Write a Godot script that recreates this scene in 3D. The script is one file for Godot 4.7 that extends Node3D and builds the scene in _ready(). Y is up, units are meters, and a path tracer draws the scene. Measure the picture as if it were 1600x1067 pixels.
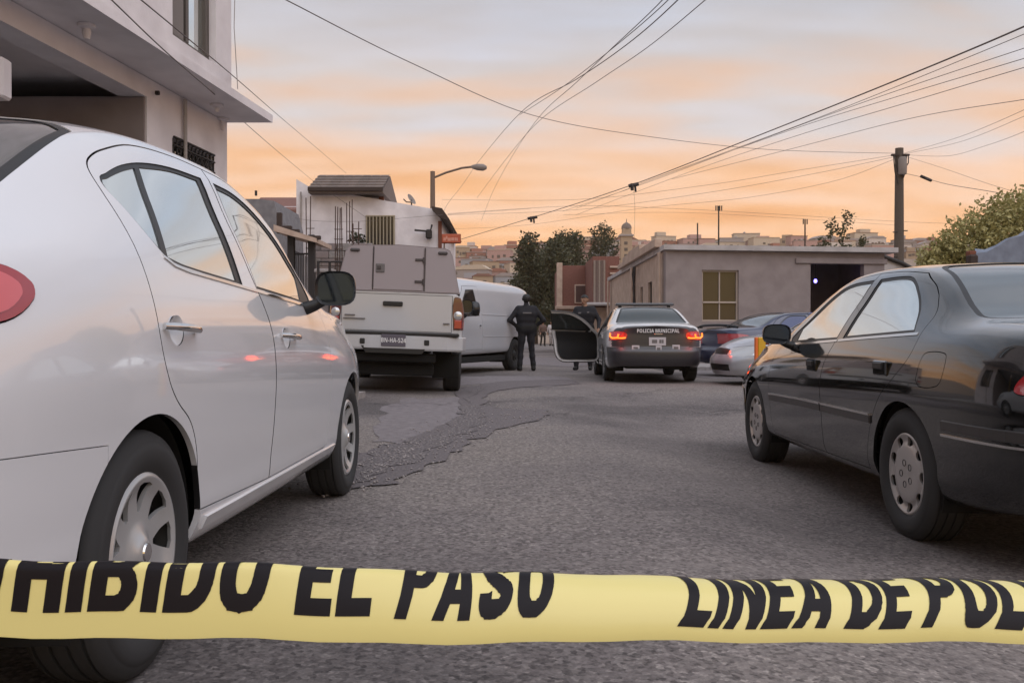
extends Node3D

func _ready() -> void:
	camera_and_light()
	materials()
	vehicle_materials()
	street_materials()
	ground()
	white_house_near()
	grey_house()
	gabled_house()
	yard_front()
	brick_houses()
	street_furniture()
	white_sedan()
	black_sedan()
	pickup_truck()
	white_van()
	police_sedan()
	blue_sedan()
	silver_sedan()
	tape()
	cables()
	people()
	trees()
	far_town()

func camera_and_light() -> void:
	var cam := Camera3D.new()
	cam.name = "camera"
	cam.fov = rad_to_deg(2.0 * atan(533.5 / 1450.0))
	cam.position = Vector3(0, 0.85, 0)
	cam.rotation.x = -atan(11.5 / 1450.0)
	cam.near = 0.05
	cam.far = 3000.0
	add_child(cam)
	cam.current = true
	var env := Environment.new()
	env.background_mode = Environment.BG_SKY
	env.tonemap_mode = Environment.TONE_MAPPER_LINEAR
	env.tonemap_exposure = 1.15
	env.sdfgi_enabled = true
	env.ssao_enabled = true
	env.ssil_enabled = true
	var sky := Sky.new()
	var sm := PanoramaSkyMaterial.new()
	sm.panorama = ImageTexture.create_from_image(dusk_sky(1536, 768))
	sky.sky_material = sm
	env.sky = sky
	env.background_energy_multiplier = 1.0
	env.fog_enabled = true
	env.fog_density = 0.0004
	env.fog_light_color = Color(0.96, 0.84, 0.70)
	var we := WorldEnvironment.new()
	we.name = "world_environment"
	we.environment = env
	add_child(we)
	# the last soft light of the twilight sky, high and wide, so that shade gathers under the cars
	var sun := DirectionalLight3D.new()
	sun.name = "twilight"
	sun.light_energy = 0.5
	sun.light_angular_distance = 80.0
	sun.light_color = Color(0.98, 0.97, 1.0)
	sun.shadow_enabled = true
	sun.sky_mode = DirectionalLight3D.SKY_MODE_LIGHT_ONLY
	add_child(sun)
	sun.look_at_from_position(Vector3(0.4, 1.0, 0.55), Vector3.ZERO)

# evening sky: colours change with height and, near the horizon, with the distance from where the sun went down
func dusk_sky(w: int, h: int) -> Image:
	var im := Image.create(w, h, false, Image.FORMAT_RGBF)
	var n1 := FastNoiseLite.new()
	n1.seed = 5
	n1.noise_type = FastNoiseLite.TYPE_SIMPLEX_SMOOTH
	n1.frequency = 1.0
	n1.fractal_octaves = 5
	var n2 := FastNoiseLite.new()
	n2.seed = 11
	n2.noise_type = FastNoiseLite.TYPE_SIMPLEX_SMOOTH
	n2.frequency = 1.0
	n2.fractal_octaves = 4
	# [height in degrees, colour towards the glow, colour away from it]
	var keys := [
		[0.0, Color(0.98, 0.55, 0.22), Color(0.88, 0.46, 0.26)],
		[3.0, Color(1.12, 0.75, 0.20), Color(0.98, 0.50, 0.24)],
		[6.5, Color(1.14, 0.85, 0.25), Color(0.95, 0.53, 0.28)],
		[9.5, Color(1.08, 0.87, 0.46), Color(0.90, 0.58, 0.39)],
		[12.5, Color(0.92, 0.70, 0.46), Color(0.78, 0.57, 0.46)],
		[15.5, Color(0.68, 0.57, 0.50), Color(0.58, 0.55, 0.56)],
		[20.0, Color(0.54, 0.53, 0.57), Color(0.48, 0.54, 0.66)],
		[35.0, Color(0.52, 0.52, 0.56), Color(0.48, 0.53, 0.62)],
		[90.0, Color(0.46, 0.51, 0.60), Color(0.46, 0.51, 0.60)]]
	for j in h:
		var el := 90.0 - 180.0 * (j + 0.5) / h
		for i in w:
			if el < -1.0:
				im.set_pixel(i, j, Color(0.30, 0.24, 0.22))
				continue
			var az := 360.0 * (i + 0.5) / w - 180.0          # 0 = ahead, to the right positive
			var e := maxf(el, 0.0)
			# clouds lie flat overhead and pile up in long streaks low down
			var dz := 1.0 / (sin(deg_to_rad(e)) + 0.12)
			var cx := sin(deg_to_rad(az)) * dz
			var cz := cos(deg_to_rad(az)) * dz
			var streak := n1.get_noise_3d(cx * 0.42 + 3.0, cz * 1.15, 0.7)
			var soft := n2.get_noise_3d(cx * 0.8, cz * 1.9, 4.0)
			var fine := n2.get_noise_3d(cx * 1.3, cz * 5.0, 9.0)
			e = maxf(0.0, e + streak * 5.0 + soft * 4.0 + fine * 2.6)
			var k := 0
			while k < keys.size() - 2 and e > keys[k + 1][0]:
				k += 1
			var t: float = clampf((e - keys[k][0]) / (keys[k + 1][0] - keys[k][0]), 0.0, 1.0)
			var ca: Color = keys[k][1]
			var cb: Color = keys[k + 1][1]
			var da: Color = keys[k][2]
			var db: Color = keys[k + 1][2]
			var off := absf(wrapf(az + 13.0, -180.0, 180.0))
			var away := 1.0 - exp(-pow(off / 34.0, 2.0))
			var c := ca.lerp(cb, t).lerp(da.lerp(db, t), away)
			var fluff := clampf(0.5 + soft * 1.1 + fine * 0.35, 0.0, 1.0)
			c = c.lerp(Color(0.78, 0.60, 0.50), 0.16 * fluff * sstep(2.0, 9.0, el))
			c *= 1.0 + 0.14 * streak + 0.16 * fine + 0.10 * soft
			im.set_pixel(i, j, c)
	return im

func materials() -> void:
	paint("white_paint", lin(0.68, 0.69, 0.72), 0.2)
	paint("black_paint", lin(0.020, 0.021, 0.022), 0.1, 0.6, 0.03)
	mat("black_trim", lin(0.012, 0.012, 0.013), 0.45)
	mat("black_moulding", lin(0.045, 0.042, 0.042), 0.35)
	mat("mirror_shell", lin(0.012, 0.013, 0.015), 0.25)
	mat("under", lin(0.008, 0.008, 0.008), 0.95)
	mat("rubber", lin(0.026, 0.026, 0.027), 0.8)
	mat("steel_dark", lin(0.03, 0.03, 0.03), 0.6, 0.3)
	mat("chrome", lin(0.75, 0.74, 0.73), 0.08, 1.0)
	mat("chrome_dull", lin(0.68, 0.67, 0.66), 0.22, 1.0)
	mat("mirror_glass", lin(0.035, 0.045, 0.06), 0.06, 0.8)
	mat("film_glass", lin(0.76, 0.80, 0.78), 0.03, 0.95)
	mat("dark_glass", lin(0.22, 0.24, 0.25), 0.05, 0.8)
	paint("silver_cover", lin(0.44, 0.44, 0.44), 0.4, 0.35, 0.2)
	paint("grey_cover", lin(0.38, 0.36, 0.35), 0.45, 0.3, 0.3)
	paint("red_lens", lin(0.34, 0.02, 0.025), 0.15)
	paint("lamp_core", lin(0.62, 0.10, 0.11), 0.25)
	paint("lamp_glass", lin(0.55, 0.55, 0.55), 0.1, 0.5)
	# worn asphalt: stones of many greys in a dark binder, patched on a larger scale
	var a := mat("asphalt", Color.WHITE, 0.9)
	a.albedo_texture = noise_tex(0.15, FastNoiseLite.TYPE_CELLULAR, 1024, 3, [[0.0, lin(0.055, 0.047, 0.046)], [0.25, lin(0.13, 0.113, 0.11)], [0.5, lin(0.19, 0.167, 0.162)], [0.8, lin(0.25, 0.223, 0.215)], [1.0, lin(0.41, 0.37, 0.35)]], 2)
	(a.albedo_texture as NoiseTexture2D).noise.cellular_return_type = FastNoiseLite.RETURN_CELL_VALUE
	a.uv1_triplanar = true
	a.uv1_world_triplanar = true
	a.uv1_scale = Vector3.ONE * 0.42
	a.heightmap_enabled = true
	a.heightmap_texture = noise_tex(0.16, FastNoiseLite.TYPE_CELLULAR, 1024, 3, [[0.0, Color.WHITE], [1.0, Color.BLACK]], 2)
	a.heightmap_scale = 0.35
	a.detail_enabled = true
	a.detail_blend_mode = BaseMaterial3D.BLEND_MODE_MUL
	a.detail_uv_layer = BaseMaterial3D.DETAIL_UV_2
	a.detail_albedo = noise_tex(0.008, FastNoiseLite.TYPE_SIMPLEX_SMOOTH, 512, 21, [[0.22, Color(0.72, 0.71, 0.71)], [0.42, Color(0.90, 0.89, 0.88)], [0.6, Color(0.97, 0.96, 0.94)], [0.8, Color(1, 0.99, 0.96)]], 6)
	a.uv2_triplanar = true
	a.uv2_world_triplanar = true
	a.uv2_scale = Vector3.ONE * 0.06

func sheet(xs: Array, ds: Array, lift := 0.0) -> MB:
	var g := MB.new()
	var h := func(x: float, d: float) -> Vector3: return Vector3(x, ground_y(x, d) + lift, -d)
	var nn := func(x: float, d: float) -> Vector3: return Vector3(ground_y(x - 0.1, d) - ground_y(x + 0.1, d), 0.2, ground_y(x, d + 0.1) - ground_y(x, d - 0.1)).normalized()
	for i in xs.size() - 1:
		for j in ds.size() - 1:
			var q := []
			var m := []
			for e: Array in [[0, 0], [1, 0], [1, 1], [0, 1]]:
				q.append(h.call(xs[i + e[0]], ds[j + e[1]]))
				m.append(nn.call(xs[i + e[0]], ds[j + e[1]]))
			g.smooth_quad(q, m)
	return g

# an uneven patch laid on the road, outlined by points (px, py) of ground seen in the photograph
func patch(outline: Array, lift: float, ragged: float, sd: int) -> MB:
	var n := FastNoiseLite.new()
	n.seed = sd
	n.frequency = 1.7
	n.fractal_octaves = 4
	var pl := PackedVector2Array()
	for p in smooth_poly(outline, 6):
		var d := 0.85 * 1450.0 / (p.y - 522.0)
		var q := Vector2((p.x - 800.0) / 1450.0 * d, d)
		q += Vector2(n.get_noise_2d(q.x * 2.0, q.y * 2.0), n.get_noise_2d(q.x * 2.0 + 90.0, q.y * 2.0)) * ragged
		pl.append(q)
	var g := MB.new()
	var lo := pl[0]
	var hi := pl[0]
	for p in pl:
		lo = lo.min(p)
		hi = hi.max(p)
	var cell := 0.3
	for i in int(ceil((hi.x - lo.x) / cell)):
		for j in int(ceil((hi.y - lo.y) / cell)):
			var o := lo + Vector2(i, j) * cell
			for piece in Geometry2D.intersect_polygons(PackedVector2Array([o, o + Vector2(cell, 0), o + Vector2(cell, cell), o + Vector2(0, cell)]), pl):
				var ix := Geometry2D.triangulate_polygon(piece)
				for k in range(0, ix.size(), 3):
					var t := []
					for e in 3:
						var c := piece[ix[k + e]]
						t.append(Vector3(c.x, ground_y(c.x, c.y) + lift, -c.y))
					g.tri(t[0], t[1], t[2], Vector3.UP, Vector3.UP, Vector3.UP)
	return g

func ground() -> void:
	var xs := []
	var ds := []
	for i in range(-24, 25):
		xs.append(signf(i) * pow(absf(i) / 24.0, 3.2) * 300.0 + i * 0.35)
	for i in 70:
		ds.append(-14.0 + 30.0 * i / 69.0 + pow(i / 69.0, 3.0) * 74.0)
	struct("ground", sheet(xs, ds), M.asphalt)
	var far := []
	for i in 40:
		far.append(90.0 + pow(i / 39.0, 1.3) * 440.0)
	var fx := []
	for i in range(-24, 25):
		fx.append(i * 13.0)
	struct("hillside", sheet(fx, far, -0.01), M.earth)
	struct("road_patch", patch([[590, 660], [600, 690], [650, 690], [720, 655], [735, 628], [690, 622], [620, 628]], 0.004, 0.25, 3), M.concrete_old)
	struct("road_patch", patch([[690, 562], [700, 572], [830, 570], [900, 572], [930, 564], [870, 559], [760, 558]], 0.004, 0.3, 5), M.concrete_old)
	struct("road_patch", patch([[640, 600], [690, 606], [760, 600], [860, 604], [900, 596], [820, 588], [700, 590]], 0.004, 0.3, 6), M.concrete_old)
	struct("road_patch", patch([[1090, 576], [1080, 588], [1180, 592], [1260, 590], [1260, 575], [1150, 572]], 0.004, 0.2, 7), M.concrete_old)
	struct("worn_surface", patch([[545, 765], [570, 766], [640, 744], [700, 715], [752, 684], [850, 652], [858, 642], [800, 640], [762, 634], [770, 614], [840, 604], [905, 600], [890, 594], [800, 596], [745, 602], [715, 618], [728, 640], [700, 662], [630, 690], [575, 705], [550, 730]], 0.008, 0.16, 4), M.road_stain)
	struct("worn_surface", patch([[550, 758], [600, 742], [660, 714], [720, 682], [760, 654], [748, 640], [735, 622], [760, 606], [735, 612], [722, 636], [716, 656], [650, 688], [590, 704], [556, 735]], 0.012, 0.16, 9), M.broken_road)
	# oil and damp stains, and cracks that wander across the lane
	var cn := FastNoiseLite.new()
	cn.seed = 8
	cn.frequency = 0.9
	cn.fractal_octaves = 4
	for cr: Array in [[-0.3, 9.6, 3.0, 11.2], [-1.6, 11.0, 0.8, 12.4], [0.6, 12.0, 2.6, 14.4]]:
		var cm := MB.new()
		for k in 40:
			var e := []
			for j in 2:
				var t := (k + j) / 40.0
				var x := lerpf(cr[0], cr[2], t) + cn.get_noise_2d(t * 9.0, cr[1]) * 0.5
				var d := lerpf(cr[1], cr[3], t) + cn.get_noise_2d(t * 9.0, cr[1] + 50.0) * 0.8
				var w := 0.007 + 0.006 * absf(cn.get_noise_2d(t * 40.0, cr[0]))
				e.append([Vector3(x, ground_y(x, d) + 0.006, -d - w), Vector3(x, ground_y(x, d) + 0.006, -d + w)])
			cm.quad(e[0][0], e[0][1], e[1][1], e[1][0], Vector3.UP)
		struct("road_crack", cm, M.tar)
	# loose stones along the broken strip
	var rng := RandomNumberGenerator.new()
	rng.seed = 12
	var g := MB.new()
	for k in 750:
		var t := rng.randf()
		var px := lerpf(500.0, 850.0, t) + rng.randf_range(-50.0, 50.0)
		var py := lerpf(770.0, 630.0, t) + rng.randf_range(-26.0, 16.0)
		var d := 0.85 * 1450.0 / (py - 522.0)
		var x := (px - 800.0) / 1450.0 * d
		var s := rng.randf_range(0.004, 0.013)
		var c := Vector3(x, ground_y(x, d) + 0.012 + s * 0.2, -d)
		var q := []
		for e: Vector3 in [Vector3(1, 0, 0), Vector3(-1, 0, 0.1), Vector3(0, 0.7, 0), Vector3(0.1, -0.6, 0), Vector3(0, 0.1, 1), Vector3(0, 0, -1)]:
			q.append(c + e * s * rng.randf_range(0.6, 1.2))
		for f: Array in [[0, 2, 4], [0, 2, 5], [1, 2, 4], [1, 2, 5], [0, 3, 4], [0, 3, 5], [1, 3, 4], [1, 3, 5]]:
			g.flat(q[f[0]], q[f[1]], q[f[2]], (q[f[0]] + q[f[1]] + q[f[2]]) / 3.0 - c)
	var st := obj("gravel", g, M.pebble)
	st.set_meta("kind", "stuff")
	tag(st, "loose pale gravel scattered along the broken road strip", "gravel")
	var pv := MB.new()
	pv.box(Vector3(8.0, 0.03, -22.8), Vector3(9.0, 0.14, 2.3), 0.02)
	struct("pavement", pv, M.concrete)
	pv = MB.new()
	pv.prism(poly([[-7.0, 3.0], [-2.98, 3.0], [-1.9, -12.0], [-7.0, -12.0]]), -0.05, 0.11, Vector3.ZERO, Basis(Vector3(1, 0, 0), Vector3(0, 0, 1), Vector3(0, 1, 0)))
	struct("pavement", pv, M.concrete)
# ---------------------------------------------------------------- mesh helpers
class MB:
	var v := PackedVector3Array()
	var n := PackedVector3Array()
	var uv := PackedVector2Array()
	var col := PackedColorArray()
	var tint := Color(1, 1, 1)
	var tinted := false

	func tri(a: Vector3, b: Vector3, c: Vector3, na: Vector3, nb: Vector3, nc: Vector3) -> void:
		if (b - a).cross(c - a).dot(na + nb + nc) > 0.0:
			v.append_array([a, c, b]); n.append_array([na, nc, nb])
		else:
			v.append_array([a, b, c]); n.append_array([na, nb, nc])
		if tinted:
			col.append_array([tint, tint, tint])

	func flat(a: Vector3, b: Vector3, c: Vector3, out := Vector3.ZERO) -> void:
		var g := (b - a).cross(c - a)
		if g.length_squared() < 1e-18:
			return
		g = g.normalized()
		if out != Vector3.ZERO and g.dot(out) < 0.0:
			g = -g
		tri(a, b, c, g, g, g)

	func quad(a: Vector3, b: Vector3, c: Vector3, d: Vector3, out := Vector3.ZERO) -> void:
		flat(a, b, c, out)
		flat(a, c, d, out)

	func smooth_quad(p: Array, m: Array) -> void:
		tri(p[0], p[1], p[2], m[0], m[1], m[2])
		tri(p[0], p[2], p[3], m[0], m[2], m[3])

	func box(c: Vector3, s: Vector3, ch := 0.0, b := Basis.IDENTITY) -> void:
		var h := s * 0.5
		ch = minf(ch, minf(h.x, minf(h.y, h.z)) * 0.9)
		var pt := func(x: float, y: float, z: float) -> Vector3: return c + b * Vector3(x, y, z)
		for ax in 3:
			var u := (ax + 1) % 3
			var w := (ax + 2) % 3
			for sg: float in [-1.0, 1.0]:
				var q := []
				for k: Array in [[-1, -1], [1, -1], [1, 1], [-1, 1]]:
					var e := Vector3.ZERO
					e[ax] = sg * h[ax]; e[u] = k[0] * (h[u] - ch); e[w] = k[1] * (h[w] - ch)
					q.append(c + b * e)
				var o := Vector3.ZERO
				o[ax] = sg
				quad(q[0], q[1], q[2], q[3], b * o)
		if ch <= 0.0:
			return
		for ax in 3:
			var u := (ax + 1) % 3
			var w := (ax + 2) % 3
			for su: float in [-1.0, 1.0]:
				for sw: float in [-1.0, 1.0]:
					var q := []
					for k: Array in [[-1, 0], [1, 0], [1, 1], [-1, 1]]:
						var e := Vector3.ZERO
						e[ax] = k[0] * (h[ax] - ch)
						e[u] = su * (h[u] - (0.0 if k[1] == 0 else ch)); e[w] = sw * (h[w] - (ch if k[1] == 0 else 0.0))
						q.append(c + b * e)
					var o := Vector3.ZERO
					o[u] = su; o[w] = sw
					quad(q[0], q[1], q[2], q[3], b * o)
		for sx: float in [-1.0, 1.0]:
			for sy: float in [-1.0, 1.0]:
				for sz: float in [-1.0, 1.0]:
					flat(pt.call(sx * h.x, sy * (h.y - ch), sz * (h.z - ch)), pt.call(sx * (h.x - ch), sy * h.y, sz * (h.z - ch)), pt.call(sx * (h.x - ch), sy * (h.y - ch), sz * h.z), b * Vector3(sx, sy, sz))

	# swept tube through points; radii one number or one per point
	func tube(pts: Array, radii, sides := 6, caps := true) -> void:
		var t0 := Vector3.ZERO
		var side := Vector3.ZERO
		var rings := []
		var norms := []
		for i in pts.size():
			var a: Vector3 = pts[maxi(i - 1, 0)]
			var b: Vector3 = pts[mini(i + 1, pts.size() - 1)]
			var t := (b - a).normalized()
			if i == 0:
				side = t.cross(Vector3.UP if absf(t.y) < 0.9 else Vector3.RIGHT).normalized()
			else:
				side = (side - t * side.dot(t)).normalized()
			var up := t.cross(side)
			var r: float = radii[i] if radii is Array else radii
			var ring := []
			var nn := []
			for k in sides:
				var an := TAU * k / sides
				var d := side * cos(an) + up * sin(an)
				nn.append(d)
				ring.append(pts[i] + d * r)
			rings.append(ring); norms.append(nn)
			t0 = t
		for i in pts.size() - 1:
			for k in sides:
				var k2 := (k + 1) % sides
				smooth_quad([rings[i][k], rings[i][k2], rings[i + 1][k2], rings[i + 1][k]], [norms[i][k], norms[i][k2], norms[i + 1][k2], norms[i + 1][k]])
		if caps:
			for e in [0, pts.size() - 1]:
				var o: Vector3 = pts[0] - pts[1] if e == 0 else pts[-1] - pts[-2]
				for k in sides:
					flat(pts[e], rings[e][k], rings[e][(k + 1) % sides], o)

	# turn a profile of (radius, height) about the axis of basis b (its y)
	func lathe(prof: Array, segs: int, c := Vector3.ZERO, b := Basis.IDENTITY, a0 := 0.0, a1 := TAU, inside := false) -> void:
		for i in prof.size() - 1:
			var p: Vector2 = prof[i]
			var q: Vector2 = prof[i + 1]
			var e := q - p
			if e.length() < 1e-7:
				continue
			var nn := Vector2(e.y, -e.x).normalized()
			if inside:
				nn = -nn
			var np := nn
			var nq := nn
			if i > 0:
				var e0: Vector2 = p - prof[i - 1]
				var m := Vector2(e0.y, -e0.x).normalized() * (-1.0 if inside else 1.0)
				if m.dot(nn) > 0.6:
					np = (nn + m).normalized()
			if i < prof.size() - 2:
				var e2: Vector2 = prof[i + 2] - q
				var m := Vector2(e2.y, -e2.x).normalized() * (-1.0 if inside else 1.0)
				if m.dot(nn) > 0.6:
					nq = (nn + m).normalized()
			for k in segs:
				var x0 := lerpf(a0, a1, float(k) / segs)
				var x1 := lerpf(a0, a1, float(k + 1) / segs)
				var d0 := Vector3(cos(x0), 0, sin(x0))
				var d1 := Vector3(cos(x1), 0, sin(x1))
				var A := c + b * (d0 * p.x + Vector3.UP * p.y)
				var B := c + b * (d1 * p.x + Vector3.UP * p.y)
				var C := c + b * (d1 * q.x + Vector3.UP * q.y)
				var D := c + b * (d0 * q.x + Vector3.UP * q.y)
				var nA := b * (d0 * np.x + Vector3.UP * np.y)
				var nB := b * (d1 * np.x + Vector3.UP * np.y)
				var nC := b * (d1 * nq.x + Vector3.UP * nq.y)
				var nD := b * (d0 * nq.x + Vector3.UP * nq.y)
				if p.x > 1e-6:
					tri(A, B, C, nA, nB, nC)
				if q.x > 1e-6:
					tri(A, C, D, nA, nC, nD)

	# polygon in the x-y plane of basis b, pushed from z0 to z1
	func prism(poly: PackedVector2Array, z0: float, z1: float, c := Vector3.ZERO, b := Basis.IDENTITY) -> void:
		var ix := Geometry2D.triangulate_polygon(poly)
		var mid := Vector2.ZERO
		for i in range(0, ix.size(), 3):
			for z: float in [z0, z1]:
				var q := []
				for k in 3:
					var p := poly[ix[i + k]]
					q.append(c + b * Vector3(p.x, p.y, z))
				flat(q[0], q[1], q[2], b * Vector3(0, 0, signf(z - (z0 + z1) * 0.5)))
		var cw := Geometry2D.is_polygon_clockwise(poly)
		for i in poly.size():
			var p := poly[i]
			var q := poly[(i + 1) % poly.size()]
			var o := Vector2(q.y - p.y, p.x - q.x) * (-1.0 if cw else 1.0)
			quad(c + b * Vector3(p.x, p.y, z0), c + b * Vector3(q.x, q.y, z0), c + b * Vector3(q.x, q.y, z1), c + b * Vector3(p.x, p.y, z1), b * Vector3(o.x, o.y, 0))

	func mesh(m: Material) -> ArrayMesh:
		var a := []
		a.resize(Mesh.ARRAY_MAX)
		a[Mesh.ARRAY_VERTEX] = v
		a[Mesh.ARRAY_NORMAL] = n
		if uv.size() == v.size():
			a[Mesh.ARRAY_TEX_UV] = uv
		if col.size() == v.size():
			a[Mesh.ARRAY_COLOR] = col
		var am := ArrayMesh.new()
		am.add_surface_from_arrays(Mesh.PRIMITIVE_TRIANGLES, a)
		am.surface_set_material(0, m)
		return am

var taken := {}
var M := {}

func numbered(called: String) -> String:
	if not taken.has(called):
		taken[called] = 0
		return called
	taken[called] += 1
	return "%s_%03d" % [called, taken[called]]

func obj(called: String, mb: MB, mat: Material, parent: Node = self) -> MeshInstance3D:
	var o := MeshInstance3D.new()
	o.name = numbered(called) if parent == self else called
	o.mesh = mb.mesh(mat)
	parent.add_child(o, true)
	return o

func tag(o: Node, label: String, category: String, group := "") -> void:
	o.set_meta("label", label)
	o.set_meta("category", category)
	if group != "":
		o.set_meta("group", group)

func struct(called: String, mb: MB, mat: Material) -> MeshInstance3D:
	var o := obj(called, mb, mat)
	o.set_meta("kind", "structure")
	return o

func thing(called: String, label: String, category: String, at := Vector3.ZERO, turn := 0.0, group := "") -> Node3D:
	var o := Node3D.new()
	o.name = numbered(called)
	add_child(o)
	o.position = at
	o.rotation.y = turn
	tag(o, label, category, group)
	return o

# a point seen at pixel (px, py) of the photograph that stands d metres in front of the camera
func at(px: float, py: float, d: float) -> Vector3:
	return Vector3((px - 800.0) / 1450.0 * d, 0.85 + (522.0 - py) / 1450.0 * d, -d)

func sstep(a: float, b: float, x: float) -> float:
	var t := clampf((x - a) / (b - a), 0.0, 1.0)
	return t * t * (3.0 - 2.0 * t)

# height of the ground at x and d metres ahead
func ground_y(x: float, d: float) -> float:
	var y := -0.13 * sstep(0.5, 1.9, x) * (1.0 - sstep(8.5, 15.0, d))
	y += 0.065 * sstep(-0.9, -2.3, x) * sstep(9.5, 12.5, d) * (1.0 - sstep(18.0, 21.0, d))
	if d > 80.0:
		y += -6.5 * sstep(80.0, 190.0, d)
		var rise := 0.178 + 0.022 * sstep(-20.0, 60.0, x)
		y += maxf(0.0, d - 205.0) * rise * (1.0 - 0.45 * sstep(430.0, 800.0, d)) * sstep(190.0, 260.0, d)
	return y

func pchip(keys: Array, x: float) -> float:
	var k := keys.size()
	if x <= keys[0][0]:
		return keys[0][1]
	if x >= keys[k - 1][0]:
		return keys[k - 1][1]
	var i := 0
	while x > keys[i + 1][0]:
		i += 1
	var h: float = keys[i + 1][0] - keys[i][0]
	var d: float = (keys[i + 1][1] - keys[i][1]) / h
	var m0 := d
	var m1 := d
	if i > 0:
		var dp: float = (keys[i][1] - keys[i - 1][1]) / (keys[i][0] - keys[i - 1][0])
		m0 = 0.0 if dp * d <= 0.0 else 2.0 * dp * d / (dp + d) * 0.5 + (dp + d) * 0.25
	if i < k - 2:
		var dn: float = (keys[i + 2][1] - keys[i + 1][1]) / (keys[i + 2][0] - keys[i + 1][0])
		m1 = 0.0 if dn * d <= 0.0 else 2.0 * dn * d / (dn + d) * 0.5 + (dn + d) * 0.25
	var t: float = (x - keys[i][0]) / h
	var t2 := t * t
	var t3 := t2 * t
	return (2 * t3 - 3 * t2 + 1) * keys[i][1] + (t3 - 2 * t2 + t) * h * m0 + (-2 * t3 + 3 * t2) * keys[i + 1][1] + (t3 - t2) * h * m1

# ---------------------------------------------------------------- materials
func noise_tex(freq: float, kind: int, size: int, sd: int, ramp: Array = [], octaves := 3, normal := false, bump := 4.0) -> NoiseTexture2D:
	var f := FastNoiseLite.new()
	f.noise_type = kind
	f.frequency = freq
	f.seed = sd
	f.fractal_octaves = octaves
	var t := NoiseTexture2D.new()
	t.width = size
	t.height = size
	t.seamless = true
	t.noise = f
	t.as_normal_map = normal
	t.bump_strength = bump
	if ramp:
		var g := Gradient.new()
		g.offsets = PackedFloat32Array(ramp.map(func(r): return r[0]))
		g.colors = PackedColorArray(ramp.map(func(r): return r[1]))
		t.color_ramp = g
	return t

func lin(r: float, g: float, b: float) -> Color:
	return Color(r, g, b).linear_to_srgb()

func mat(called: String, c: Color, rough := 0.7, metal := 0.0) -> StandardMaterial3D:
	var m := StandardMaterial3D.new()
	m.resource_name = called
	m.albedo_color = c
	m.roughness = rough
	m.metallic = metal
	M[called] = m
	return m

func paint(called: String, c: Color, rough := 0.35, metal := 0.0, coat_rough := 0.03) -> StandardMaterial3D:
	var m := mat(called, c, rough, metal)
	m.clearcoat_enabled = true
	m.clearcoat = 1.0
	m.clearcoat_roughness = coat_rough
	return m

# grain: colour noise over world-space planes, for plaster, concrete, wood and cloth
func grained(called: String, dark: Color, light: Color, metres: float, freq := 0.02, rough := 0.85, bump := 0.0, sd := 1, kind := FastNoiseLite.TYPE_SIMPLEX_SMOOTH) -> StandardMaterial3D:
	var m := mat(called, Color.WHITE, rough)
	m.albedo_texture = noise_tex(freq, kind, 512, sd, [[0.15, dark], [0.85, light]], 5)
	m.uv1_triplanar = true
	m.uv1_world_triplanar = true
	m.uv1_scale = Vector3.ONE / metres
	if bump > 0.0:
		m.heightmap_enabled = true
		m.heightmap_texture = noise_tex(freq * 4.0, kind, 512, sd + 7, [], 4)
		m.heightmap_scale = bump
	return m
# ---------------------------------------------------------------- car bodies
# A body is lofted from cross sections along x (forwards; 0 = rear axle, y up, z to the car's right), then panels are cut
# out of it along outlines drawn in side view (x, y), plan (x, z) or end view (z, y).
var LV := PackedVector3Array()
var LN := PackedVector3Array()

func section(s: Dictionary, x: float) -> PackedVector2Array:
	var w := pchip(s.w, x)
	var yb := pchip(s.yb, x)
	var ybt := pchip(s.ybelt, x)
	var wbt := pchip(s.wbelt, x)
	var yr := pchip(s.yr, x)
	var wr := pchip(s.wr, x)
	var yc := pchip(s.yc, x)
	var h := ybt - yb
	var k: float = s.get("waist", 0.0)
	return PackedVector2Array([
		Vector2(w - 0.16, yb), Vector2(w - 0.07, yb + 0.004), Vector2(w - 0.026, yb + 0.075), Vector2(w - 0.014, yb + 0.24 * h), Vector2(w - 0.003 - k, yb + 0.45 * h),
		Vector2(w, yb + 0.66 * h), Vector2(lerpf(w, wbt, 0.3), yb + 0.85 * h), Vector2(wbt, ybt), Vector2(lerpf(wbt, wr, 0.5) + s.get("tumble", 0.012), lerpf(ybt, yr, 0.52)), Vector2(wr, yr),
		Vector2(wr * 0.88, yr + (yc - yr) * 0.36), Vector2(wr * 0.5, yr + (yc - yr) * 0.8), Vector2(0, yc)])

func sample(c: PackedVector2Array, per: int) -> PackedVector2Array:
	var out := PackedVector2Array()
	var n := c.size()
	var tan := PackedVector2Array()
	for i in n:
		if i == 0:
			tan.append((c[1] - c[0]).normalized())
		elif i == n - 1:
			tan.append(Vector2(-1, 0))
		else:
			var d0 := c[i].distance_to(c[i - 1]) + 1e-6
			var d1 := c[i + 1].distance_to(c[i]) + 1e-6
			tan.append(((c[i] - c[i - 1]) / d0 * d1 + (c[i + 1] - c[i]) / d1 * d0) / (d0 + d1))
	for i in n - 1:
		var h := c[i].distance_to(c[i + 1])
		for k in per:
			var t := float(k) / per
			var t2 := t * t
			var t3 := t2 * t
			out.append(c[i] * (2 * t3 - 3 * t2 + 1) + tan[i] * h * (t3 - 2 * t2 + t) + c[i + 1] * (-2 * t3 + 3 * t2) + tan[i + 1] * h * (t3 - t2))
	out.append(c[n - 1])
	return out

func end_shift(s: Dictionary, x: float, y: float) -> float:
	var d := 0.0
	if s.has("tail"):
		d += pchip(s.tail, y) * (1.0 - sstep(s.x0, s.x0 + s.get("tail_reach", 0.5), x))
	if s.has("nose"):
		d += pchip(s.nose, y) * sstep(s.x1 - s.get("nose_reach", 0.6), s.x1, x)
	return d

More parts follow.
